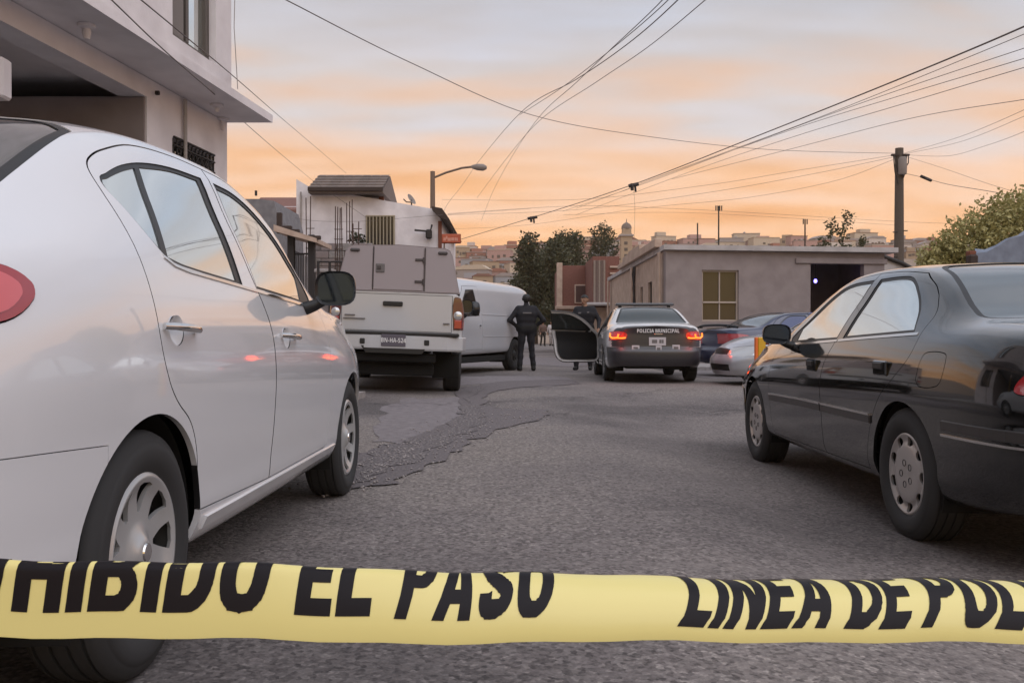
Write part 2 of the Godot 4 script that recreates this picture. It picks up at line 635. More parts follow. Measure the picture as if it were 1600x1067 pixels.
func side_z(s: Dictionary, x: float, y: float) -> float:
	var p := sample(section(s, x), 4)
	for i in range(4, p.size() - 1):
		if y >= p[i].y and y <= p[i + 1].y and p[i + 1].y > p[i].y:
			return lerpf(p[i].x, p[i + 1].x, (y - p[i].y) / (p[i + 1].y - p[i].y))
	return p[24].x

func loft(s: Dictionary) -> Array:
	LV = PackedVector3Array()
	LN = PackedVector3Array()
	var per: int = s.get("per", 4)
	var nx: int = s.get("nx", 90)
	var rows := []
	var xs := []
	for i in nx + 1:
		var t := float(i) / nx
		xs.append(lerpf(s.x0, s.x1, lerpf(t, 0.5 - 0.5 * cos(PI * t), 0.75)))
	var bulge: float = s.get("bulge", 0.03)
	for e in [0, 1]:
		var x: float = xs[0] if e == 0 else xs[nx]
		var caps := []
		for k in 7:
			var q := 1.0 - pow(1.0 - (k + 1) / 7.0, 1.3)
			caps.append([x, 1.0 - q, bulge * (1.0 - pow(1.0 - q, 2.0)) * (-1.0 if e == 0 else 1.0)])
		if e == 0:
			caps.reverse()
			rows.append_array(caps)
			for i in nx + 1:
				rows.append([xs[i], 1.0, 0.0])
		else:
			rows.append_array(caps)
	var cols := 0
	for r: Array in rows:
		var p := sample(section(s, r[0]), per)
		cols = p.size() * 2 - 1
		for j in cols:
			var q := p[j] if j < p.size() else p[cols - 1 - j]
			var sg := 1.0 if j < p.size() else -1.0
			LV.append(Vector3(r[0] + r[2] + end_shift(s, r[0], q.y), q.y, q.x * r[1] * sg))
	var nr := rows.size()
	for i in nr:
		for j in cols:
			var du := LV[mini(i + 1, nr - 1) * cols + j] - LV[maxi(i - 1, 0) * cols + j]
			var dv := LV[i * cols + mini(j + 1, cols - 1)] - LV[i * cols + maxi(j - 1, 0)]
			var g := du.cross(dv)
			LN.append(g.normalized() if g.length() > 1e-9 else Vector3(signf(du.x) * (-1.0 if i < nr / 2 else 1.0), 0.0, 0.0))
	# outward everywhere
	var mid := (nr / 2) * cols + cols / 4
	if LN[mid].z < 0.0:
		for i in LN.size():
			LN[i] = -LN[i]
	var faces := []
	for i in nr - 1:
		for j in cols - 1:
			var a := i * cols + j
			var b := a + 1
			var c := a + cols + 1
			var d := a + cols
			faces.append(PackedInt32Array([a, b, c]))
			faces.append(PackedInt32Array([a, c, d]))
	return faces

func flat2(p: Vector3, proj: int) -> Vector2:
	return Vector2(p.x, p.y) if proj == 0 else Vector2(p.x, p.z) if proj == 1 else Vector2(p.z, p.y)

# split faces into those inside the outline and the rest; ok(centre) limits what may be cut
func cut(faces: Array, poly: PackedVector2Array, proj: int, ok: Callable) -> Array:
	var inside := []
	var rest := []
	var lo := poly[0]
	var hi := poly[0]
	for p in poly:
		lo = lo.min(p)
		hi = hi.max(p)
	for f: PackedInt32Array in faces:
		var A := LV[f[0]]
		var B := LV[f[1]]
		var C := LV[f[2]]
		var a := flat2(A, proj)
		var b := flat2(B, proj)
		var c := flat2(C, proj)
		if (a.x < lo.x and b.x < lo.x and c.x < lo.x) or (a.x > hi.x and b.x > hi.x and c.x > hi.x) or (a.y < lo.y and b.y < lo.y and c.y < lo.y) or (a.y > hi.y and b.y > hi.y and c.y > hi.y) or not ok.call((A + B + C) / 3.0):
			rest.append(f)
			continue
		var t := PackedVector2Array([a, b, c])
		if absf((b - a).cross(c - a)) < 1e-9:
			if Geometry2D.is_point_in_polygon((a + b + c) / 3.0, poly):
				inside.append(f)
			else:
				rest.append(f)
			continue
		var got := Geometry2D.intersect_polygons(t, poly)
		if got.is_empty():
			rest.append(f)
			continue
		var area := 0.0
		for g in got:
			area += absf(poly_area(g))
		if area > absf((b - a).cross(c - a)) * 0.5 * 0.9999:
			inside.append(f)
			continue
		put_back(got, f, a, b, c, inside)
		put_back(Geometry2D.clip_polygons(t, poly), f, a, b, c, rest)
	return [inside, rest]

func poly_area(p: PackedVector2Array) -> float:
	var s := 0.0
	for i in p.size():
		s += p[i].cross(p[(i + 1) % p.size()])
	return s * 0.5

func put_back(polys: Array, f: PackedInt32Array, a: Vector2, b: Vector2, c: Vector2, into: Array) -> void:
	var den := (b - a).cross(c - a)
	for g: PackedVector2Array in polys:
		if g.size() < 3 or absf(poly_area(g)) < 1e-9:
			continue
		var ids := PackedInt32Array()
		for p in g:
			var wb := (p - a).cross(c - a) / den
			var wc := (b - a).cross(p - a) / den
			var wa := 1.0 - wb - wc
			ids.append(LV.size())
			LV.append(LV[f[0]] * wa + LV[f[1]] * wb + LV[f[2]] * wc)
			LN.append((LN[f[0]] * wa + LN[f[1]] * wb + LN[f[2]] * wc).normalized())
		var ix := Geometry2D.triangulate_polygon(g)
		for i in range(0, ix.size(), 3):
			into.append(PackedInt32Array([ids[ix[i]], ids[ix[i + 1]], ids[ix[i + 2]]]))

# faces to a mesh, moved along the normal by push; flange > 0 turns the rim inwards that deep
func skin(faces: Array, push := 0.0, flange := 0.0, mb: MB = null, rim: MB = null) -> MB:
	if mb == null:
		mb = MB.new()
	var edges := {}
	for f: PackedInt32Array in faces:
		var q := []
		for k in 3:
			q.append(LV[f[k]] + LN[f[k]] * push)
		mb.tri(q[0], q[1], q[2], LN[f[0]], LN[f[1]], LN[f[2]])
		if flange > 0.0:
			for k in 3:
				var a := Vector3i((LV[f[k]] * 5000.0).round())
				var b := Vector3i((LV[f[(k + 1) % 3]] * 5000.0).round())
				var key := [a, b] if a < b else [b, a]
				if edges.has(key):
					edges.erase(key)
				else:
					edges[key] = [f[k], f[(k + 1) % 3]]
	for key in edges:
		var e: Array = edges[key]
		var A := LV[e[0]] + LN[e[0]] * push
		var B := LV[e[1]] + LN[e[1]] * push
		if A.distance_to(B) > 0.25:
			continue
		(mb if rim == null else rim).quad(A, B, B - LN[e[1]] * flange, A - LN[e[0]] * flange)
	return mb

func smooth_poly(pts: Array, per := 4) -> PackedVector2Array:
	# closed outline; points written [x, y] are passed smoothly, [x, y, 1] are corners
	var out := PackedVector2Array()
	var n := pts.size()
	for i in n:
		var p0: Array = pts[(i - 1 + n) % n]
		var p1: Array = pts[i]
		var p2: Array = pts[(i + 1) % n]
		var p3: Array = pts[(i + 2) % n]
		var a := Vector2(p1[0], p1[1])
		var b := Vector2(p2[0], p2[1])
		var h := a.distance_to(b)
		var z := Vector2(p0[0], p0[1])
		var c := Vector2(p3[0], p3[1])
		var ta := (b - a) if p1.size() > 2 else (b - z).normalized() * h
		var tb := (b - a) if p2.size() > 2 else (c - a).normalized() * h
		if p1.size() > 2 and p2.size() > 2:
			out.append(a)
			continue
		for k in per:
			var t := float(k) / per
			var t2 := t * t
			var t3 := t2 * t
			out.append(a * (2 * t3 - 3 * t2 + 1) + ta * (t3 - 2 * t2 + t) + b * (-2 * t3 + 3 * t2) + tb * (t3 - t2))
	return out

func poly(pts: Array) -> PackedVector2Array:
	var out := PackedVector2Array()
	for p: Array in pts:
		out.append(Vector2(p[0], p[1]))
	return out

func shrunk(p: PackedVector2Array, by: float) -> PackedVector2Array:
	var q := Geometry2D.offset_polygon(p, -by, Geometry2D.JOIN_MITER)
	return q[0] if q else p

func circle(c: Vector2, r: float, n := 40, ry := -1.0) -> PackedVector2Array:
	var out := PackedVector2Array()
	for i in n:
		out.append(c + Vector2(cos(TAU * i / n) * r, sin(TAU * i / n) * (r if ry < 0.0 else ry)))
	return out

# a strip that follows the car's flank along points (x, y): h tall, proud of the body
func side_strip(s: Dictionary, pts: Array, h: float, proud: float, sg: float, mb: MB) -> void:
	var rows := []
	for p: Array in pts:
		var z0 := side_z(s, p[0], p[1] - h * 0.5)
		var z1 := side_z(s, p[0], p[1] + h * 0.5)
		rows.append([Vector3(p[0], p[1] - h * 0.5, (z0 - 0.004) * sg), Vector3(p[0], p[1] - h * 0.4, (z0 + proud) * sg), Vector3(p[0], p[1] + h * 0.4, (z1 + proud) * sg), Vector3(p[0], p[1] + h * 0.5, (z1 - 0.004) * sg)])
	for i in rows.size() - 1:
		for k in 3:
			mb.quad(rows[i][k], rows[i + 1][k], rows[i + 1][k + 1], rows[i][k + 1], Vector3(0, 0.4 * (k - 1), sg))
	for e in [0, rows.size() - 1]:
		mb.quad(rows[e][0], rows[e][1], rows[e][2], rows[e][3], Vector3(-1 if e == 0 else 1, 0, 0))

# ---------------------------------------------------------------- wheels
func wheel(w: Dictionary) -> Node3D:
	var root := Node3D.new()
	root.name = "wheel"
	var R: float = w.r
	var rr: float = w.rim
	var hw: float = w.width * 0.5
	var b := Basis(Vector3(1, 0, 0), Vector3(0, 0, 1), Vector3(0, -1, 0))   # lathe axis y -> wheel axis z
	var t := MB.new()
	var prof := [Vector2(rr - 0.004, -hw * 0.86), Vector2(rr + 0.02, -hw * 0.98), Vector2(lerpf(rr, R, 0.5), -hw * 1.04), Vector2(R - 0.03, -hw * 0.98), Vector2(R - 0.008, -hw * 0.86), Vector2(R - 0.002, -hw * 0.74)]
	var g: int = w.get("grooves", 4)
	for k in g:
		var z := lerpf(-hw * 0.62, hw * 0.62, k / float(maxi(g - 1, 1)))
		prof.append_array([Vector2(R, z - 0.0052), Vector2(R - 0.007, z - 0.004), Vector2(R - 0.007, z + 0.004), Vector2(R, z + 0.0052)])
	prof.append_array([Vector2(R - 0.002, hw * 0.74), Vector2(R - 0.008, hw * 0.86), Vector2(R - 0.03, hw * 0.98), Vector2(R - 0.036, hw * 1.0), Vector2(R - 0.037, hw * 1.012), Vector2(lerpf(rr, R, 0.5), hw * 1.05), Vector2(lerpf(rr, R, 0.3), hw * 1.035), Vector2(rr + 0.02, hw * 0.99), Vector2(rr + 0.012, hw * 0.95), Vector2(rr - 0.004, hw * 0.84)])
	t.lathe(prof, w.get("segs", 56), Vector3.ZERO, b)
	obj("tyre", t, M.rubber, root)
	var back := MB.new()
	back.lathe([Vector2(0.0, hw * 0.35), Vector2(rr * 0.95, hw * 0.35), Vector2(rr, hw * 0.8)], 40, Vector3.ZERO, b)
	back.lathe([Vector2(rr, -hw * 0.86), Vector2(rr * 0.5, -hw * 0.2), Vector2(0.0, -hw * 0.2)], 32, Vector3.ZERO, b)
	obj("rim", back, M.steel_dark, root)
	# cover: a turned disc with openings cut through
	var keep_v := LV
	var keep_n := LN
	LV = PackedVector3Array()
	LN = PackedVector3Array()
	var pr: Array = w.profile          # [radius share, outwards]
	var rings := 26
	var seg := 80
	for i in rings + 1:
		var f := float(i) / rings
		var z := pchip(pr, f)
		var dz := (pchip(pr, minf(f + 0.02, 1.0)) - pchip(pr, maxf(f - 0.02, 0.0))) / 0.04 / rr
		for k in seg:
			var an := TAU * k / seg
			LV.append(Vector3(cos(an) * f * rr, sin(an) * f * rr, hw * 0.8 + z))
			LN.append(Vector3(-cos(an) * dz, -sin(an) * dz, 1.0).normalized())
	var faces := []
	for i in rings:
		for k in seg:
			var a := i * seg + k
			var c := i * seg + (k + 1) % seg
			faces.append(PackedInt32Array([a, a + seg, c + seg]))
			if i > 0:
				faces.append(PackedInt32Array([a, c + seg, c]))
	var any := func(_c: Vector3) -> bool: return true
	for k: int in w.openings:
		var turn: float = TAU * (k + 0.5) / float(w.openings)
		var o := PackedVector2Array()
		for p in smooth_poly(w.opening, 4):
			o.append((p * rr).rotated(turn - PI / 2.0))
		# xy-projection is the side view
		var got := cut(faces, o, 0, any)
		faces = got[1]
	var cm := skin(faces, 0.0, 0.012)
	var cov := obj("wheel_cover", cm, w.cover, root)
	LV = keep_v
	LN = keep_n
	var hubz: float = hw * 0.8 + float(pr[0][1])
	if w.get("badge", false):
		var h := MB.new()
		h.lathe([Vector2(0.0, hubz + 0.004), Vector2(0.022, hubz + 0.004), Vector2(0.026, hubz - 0.004)], 24, Vector3.ZERO, b)
		obj("hub_badge", h, M.chrome, cov)
	for k in int(w.get("lugs", 0)):
		var an: float = TAU * k / float(w.lugs) + 0.3
		var h := MB.new()
		var c := Vector3(cos(an) * rr * 0.27, sin(an) * rr * 0.27, 0.0)
		h.lathe([Vector2(0.0, hubz - 0.001), Vector2(0.011, hubz - 0.001), Vector2(0.016, hubz + 0.004), Vector2(0.018, hubz - 0.004)], 12, c, b)
		obj("lug_recess", h, M.steel_dark, cov)
	return root

# ---------------------------------------------------------------- a saloon car
func saloon(root: Node3D, s: Dictionary) -> Dictionary:
	var faces := loft(s)
	var part := {}
	var right := func(c: Vector3) -> bool: return c.z > 0.3
	var left := func(c: Vector3) -> bool: return c.z < -0.3
	var sides := [[1.0, right], [-1.0, left]]
	# wheel arches
	for sd: Array in sides:
		for ax: float in [0.0, s.wheelbase]:
			var arch := PackedVector2Array()
			for k in 49:
				var an := PI + PI * -k / 48.0
				arch.append(Vector2(ax + cos(an) * s.arch * 1.03, s.hub_y + sin(an) * s.arch))
			arch.append(Vector2(ax + s.arch * 1.0, 0.0))
			arch.append(Vector2(ax - s.arch * 1.0, 0.0))
			var got := cut(faces, arch, 0, sd[1])
			faces = got[1]
	# glass set in the body
	var top := func(c: Vector3) -> bool: return c.y > s.glass_low
	for g: Dictionary in s.get("screens", []):
		var full := []
		for p: Array in g.half:
			full.append(p)
		for i in range(g.half.size() - 1, -1, -1):
			var p: Array = g.half[i].duplicate()
			p[1] = -p[1]
			full.append(p)
		var pl := smooth_poly(full, 4)
		var got := cut(faces, pl, 1, top)
		faces = got[1]
		var inner := cut(got[0], shrunk(pl, 0.028), 1, top)
		var sc := obj(g.name, skin(inner[0], -0.006), s.glass, root)
		obj("screen_seal", skin(inner[1], -0.003), M.black_trim, sc)
		part[g.name] = sc
	# doors
	for sd: Array in sides:
		for d: Dictionary in s.doors:
			var pl := smooth_poly(d.line, 5)
			var got := cut(faces, pl, 0, sd[1])
			faces = got[1]
			var df: Array = cut(got[0], shrunk(pl, s.get("gap", 0.005)), 0, sd[1])[0]
			var panes := []
			var rims := []
			for wn: Dictionary in d.windows:
				var wl := smooth_poly(wn.line, 4)
				var g2 := cut(df, wl, 0, sd[1])
				df = g2[1]
				var rim: Array = g2[0]
				for pn: Array in wn.panes:
					var g3 := cut(rim, smooth_poly(pn, 4), 0, sd[1])
					panes.append(g3[0])
					rim = g3[1]
				rims.append(rim)
			if d.has("handle") and d.handle.style == "bar":
				df = cut(df, circle(Vector2(d.handle.x - 0.02, d.handle.y - 0.006), 0.05, 32, 0.04), 0, sd[1])[1]
			var door := Node3D.new()
			door.name = d.name
			root.add_child(door, true)
			var gap_shade := MB.new()
			obj("door_panel", skin(df, 0.0, 0.018, null, gap_shade), d.get("paint", s.paint), door)
			obj("door_gap_shade", gap_shade, M.black_trim, door)  # panel edges coloured black for the shade inside the door gaps
			for r: Array in rims:
				obj("window_frame", skin(r, -0.004, 0.004), M.black_trim, door)
			for p: Array in panes:
				obj("window_pane", skin(p, -0.007), s.side_glass, door)
			if d.has("bright"):
				var bm := MB.new()
				side_strip(s, d.bright, d.get("bright_h", 0.012), 0.004, sd[0], bm)
				obj("window_moulding", bm, s.get("bright_mat", M.chrome), door)
			if d.has("moulding"):
				var bm := MB.new()
				side_strip(s, d.moulding, 0.045, 0.010, sd[0], bm)
				obj("door_moulding", bm, s.moulding_mat, door)
				if s.get("moulding_bright", false):
					var b2 := MB.new()
					var up := []
					for p: Array in d.moulding:
						up.append([p[0], p[1] + 0.026])
					side_strip(s, up, 0.013, 0.012, sd[0], b2)
					obj("moulding_trim", b2, M.chrome_dull, door)
			if d.has("handle"):
				var hd: Dictionary = d.handle
				var z := side_z(s, hd.x, hd.y)
				if hd.style == "bar":
					var hm := MB.new()
					var L: float = hd.len * 0.5
					var pts := []
					var rad := []
					for k in 9:
						var t := k / 8.0 * 2.0 - 1.0
						pts.append(Vector3(hd.x + t * L, hd.y - 0.006 * t, (z + 0.034 - 0.030 * pow(absf(t), 4.0)) * sd[0]))
						rad.append(0.0125 - 0.003 * absf(t))
					hm.tube(pts, rad, 10)
					obj("handle", hm, M.chrome, door)
					var cup := MB.new()
					cup.lathe([Vector2(0.0, -0.024), Vector2(0.015, -0.021), Vector2(0.028, -0.011), Vector2(0.038, -0.002), Vector2(0.0415, 0.0008)], 28, Vector3(hd.x - 0.02, hd.y - 0.006, z * sd[0]), Basis(Vector3(1.25, 0, 0), Vector3(0, 0, sd[0]), Vector3(0, -1, 0)))
					obj("handle_cup", cup, s.paint, door)
				else:
					var hm := MB.new()
					hm.box(Vector3(hd.x, hd.y, (z + 0.006) * sd[0]), Vector3(hd.len, 0.075, 0.016), 0.006)
					obj("handle_bezel", hm, s.paint, door)
					var h2 := MB.new()
					h2.box(Vector3(hd.x + 0.006, hd.y + 0.012, (z + 0.017) * sd[0]), Vector3(hd.len * 0.72, 0.034, 0.014), 0.005)
					obj("handle", h2, M.black_trim, door)
			if d.has("mirror"):
				var mr: Dictionary = d.mirror
				var z := side_z(s, mr.x, mr.y)
				var mm := MB.new()
				# egg-shaped housing
				var c := Vector3(mr.x, mr.y + mr.h * 0.55, (z + mr.get("reach", 0.05) + mr.w * 0.5) * sd[0])
				var rows := []
				for i in 11:
					var u := i / 10.0
					var sc := sqrt(maxf(0.0, 1.0 - pow(u, 2.4)))
					var ring := []
					for k in 28:
						var an := TAU * k / 28.0
						var ca := cos(an)
						var sa := sin(an)
						var q := pow(pow(absf(ca), 3.2) + pow(absf(sa), 3.2), -1.0 / 3.2)
						ring.append(c + Vector3(u * mr.depth, sa * q * mr.h * 0.5 * sc, ca * q * mr.w * 0.5 * sc * sd[0]))
					rows.append(ring)
				for i in 10:
					for k in 28:
						var k2 := (k + 1) % 28
						var q: Array = [rows[i][k], rows[i][k2], rows[i + 1][k2], rows[i + 1][k]]
						var nn := []
						for e: Vector3 in q:
							var dd := (e - c) / Vector3(mr.depth, mr.h * 0.5, mr.w * 0.5)
							nn.append((Vector3(dd.x, dd.y, dd.z) / Vector3(mr.depth, mr.h * 0.5, mr.w * 0.5)).normalized())
						mm.smooth_quad(q, nn)
				# rim turned back round the glass
				for k in 28:
					var k2 := (k + 1) % 28
					var a: Vector3 = rows[0][k]
					var b2: Vector3 = rows[0][k2]
					var ia := c + (a - c) * 0.88 + Vector3(0.012, 0, 0)
					var ib := c + (b2 - c) * 0.88 + Vector3(0.012, 0, 0)
					mm.quad(a, b2, ib, ia, Vector3(-1, 0, 0))
				var mo := obj("mirror", mm, mr.get("paint", M.mirror_shell), door)
				var gm := MB.new()
				for k in 28:
					gm.flat(c + Vector3(0.011, 0, 0), c + (rows[0][k] - c) * 0.9 + Vector3(0.011, 0, 0), c + (rows[0][(k + 1) % 28] - c) * 0.9 + Vector3(0.011, 0, 0), Vector3(-1, 0, 0))
				obj("mirror_glass", gm, M.mirror_glass, door)
				var st := MB.new()
				st.tube([Vector3(mr.x + 0.03, mr.y - 0.01, (z - 0.02) * sd[0]), Vector3(mr.x + 0.03, mr.y + 0.01, (z + 0.04) * sd[0]), Vector3(mr.x + 0.04, mr.y + 0.035, (z + 0.09) * sd[0])], [0.032, 0.026, 0.02], 10)
				obj("mirror_stalk", st, M.black_trim, door)
			if d.get("trim", false):
				var inner := MB.new()
				obj("inner_trim", skin(cut(df, shrunk(pl, 0.06), 0, sd[1])[0], -0.07, 0.0, inner), M.black_trim, door)
				var bead: Array = cut(df, shrunk(pl, 0.045), 0, sd[1])[1]
				obj("door_seal", skin(bead, -0.05), s.paint, door)
			part[d.name + str(int(sd[0]))] = door
	# other panels cut from the shell: lids, bumpers, lamps, flaps
	for p: Dictionary in s.get("panels", []):
		for sd: Array in (sides if p.get("both", false) else [[p.get("side", 1.0), p.get("ok", func(_c: Vector3) -> bool: return true)]]):
			var pl := smooth_poly(p.line, 4)
			var ok: Callable = sd[1]
			if p.has("ok"):
				var lim: Callable = p.ok
				var sg: float = sd[0]
				ok = func(c: Vector3) -> bool: return lim.call(Vector3(c.x, c.y, c.z * sg))
			if p.get("proj", 0) == 2 and sd[0] < 0.0:
				for i in pl.size():
					pl[i].x = -pl[i].x
			var got := cut(faces, pl, p.get("proj", 0), ok)
			faces = got[1]
			var f2: Array = got[0]
			if p.get("gap", 0.004) > 0.0:
				f2 = cut(f2, shrunk(pl, p.get("gap", 0.004)), p.get("proj", 0), ok)[0]
			if f2.is_empty():
				print("empty panel ", p.name)
				continue
			part[p.name + str(int(sd[0]))] = obj(p.name, skin(f2, p.get("push", 0.0), 0.014), p.get("mat", s.paint), root)
	obj("body", skin(faces, 0.0, 0.016), s.paint, root)
	# dark underbody and wheel wells
	var um := MB.new()
	um.box(Vector3((s.x0 + s.x1) * 0.5, 0.33, 0), Vector3(s.x1 - s.x0 - 0.36, 0.16, 1.04), 0.02)
	um.box(Vector3(s.wheelbase * 0.5, 0.31, 0), Vector3(s.wheelbase - 2.0 * s.arch - 0.06, 0.13, (pchip(s.w, s.wheelbase * 0.5) - 0.09) * 2.0), 0.02)
	obj("underbody", um, M.under, root)
	for ax: float in [0.0, s.wheelbase]:
		for sg: float in [1.0, -1.0]:
			var wm := MB.new()
			var zo: float = pchip(s.w, ax) - 0.05
			var bb := Basis(Vector3(1, 0, 0), Vector3(0, 0, sg), Vector3(0, 1, 0))
			wm.lathe([Vector2(s.arch + 0.012, zo), Vector2(s.arch + 0.02, 0.5), Vector2(0.02, 0.49)], 28, Vector3(ax, s.hub_y, 0), bb, -0.35, PI + 0.35, true)
			obj("wheel_well", wm, M.under, root)
	# wheels
	var w0 := wheel(s.wheel)
	for ax: float in [0.0, s.wheelbase]:
		for sg: float in [1.0, -1.0]:
			var w := w0.duplicate()
			w.name = "wheel"
			root.add_child(w, true)
			w.position = Vector3(ax, s.wheel.r, sg * (pchip(s.w, ax) - s.wheel.width * 0.5 - s.get("wheel_in", 0.02)))
			w.rotation.y = 0.0 if sg > 0.0 else PI
			w.rotate_object_local(Vector3(0, 0, 1), 0.4 + ax)
	w0.free()
	return part
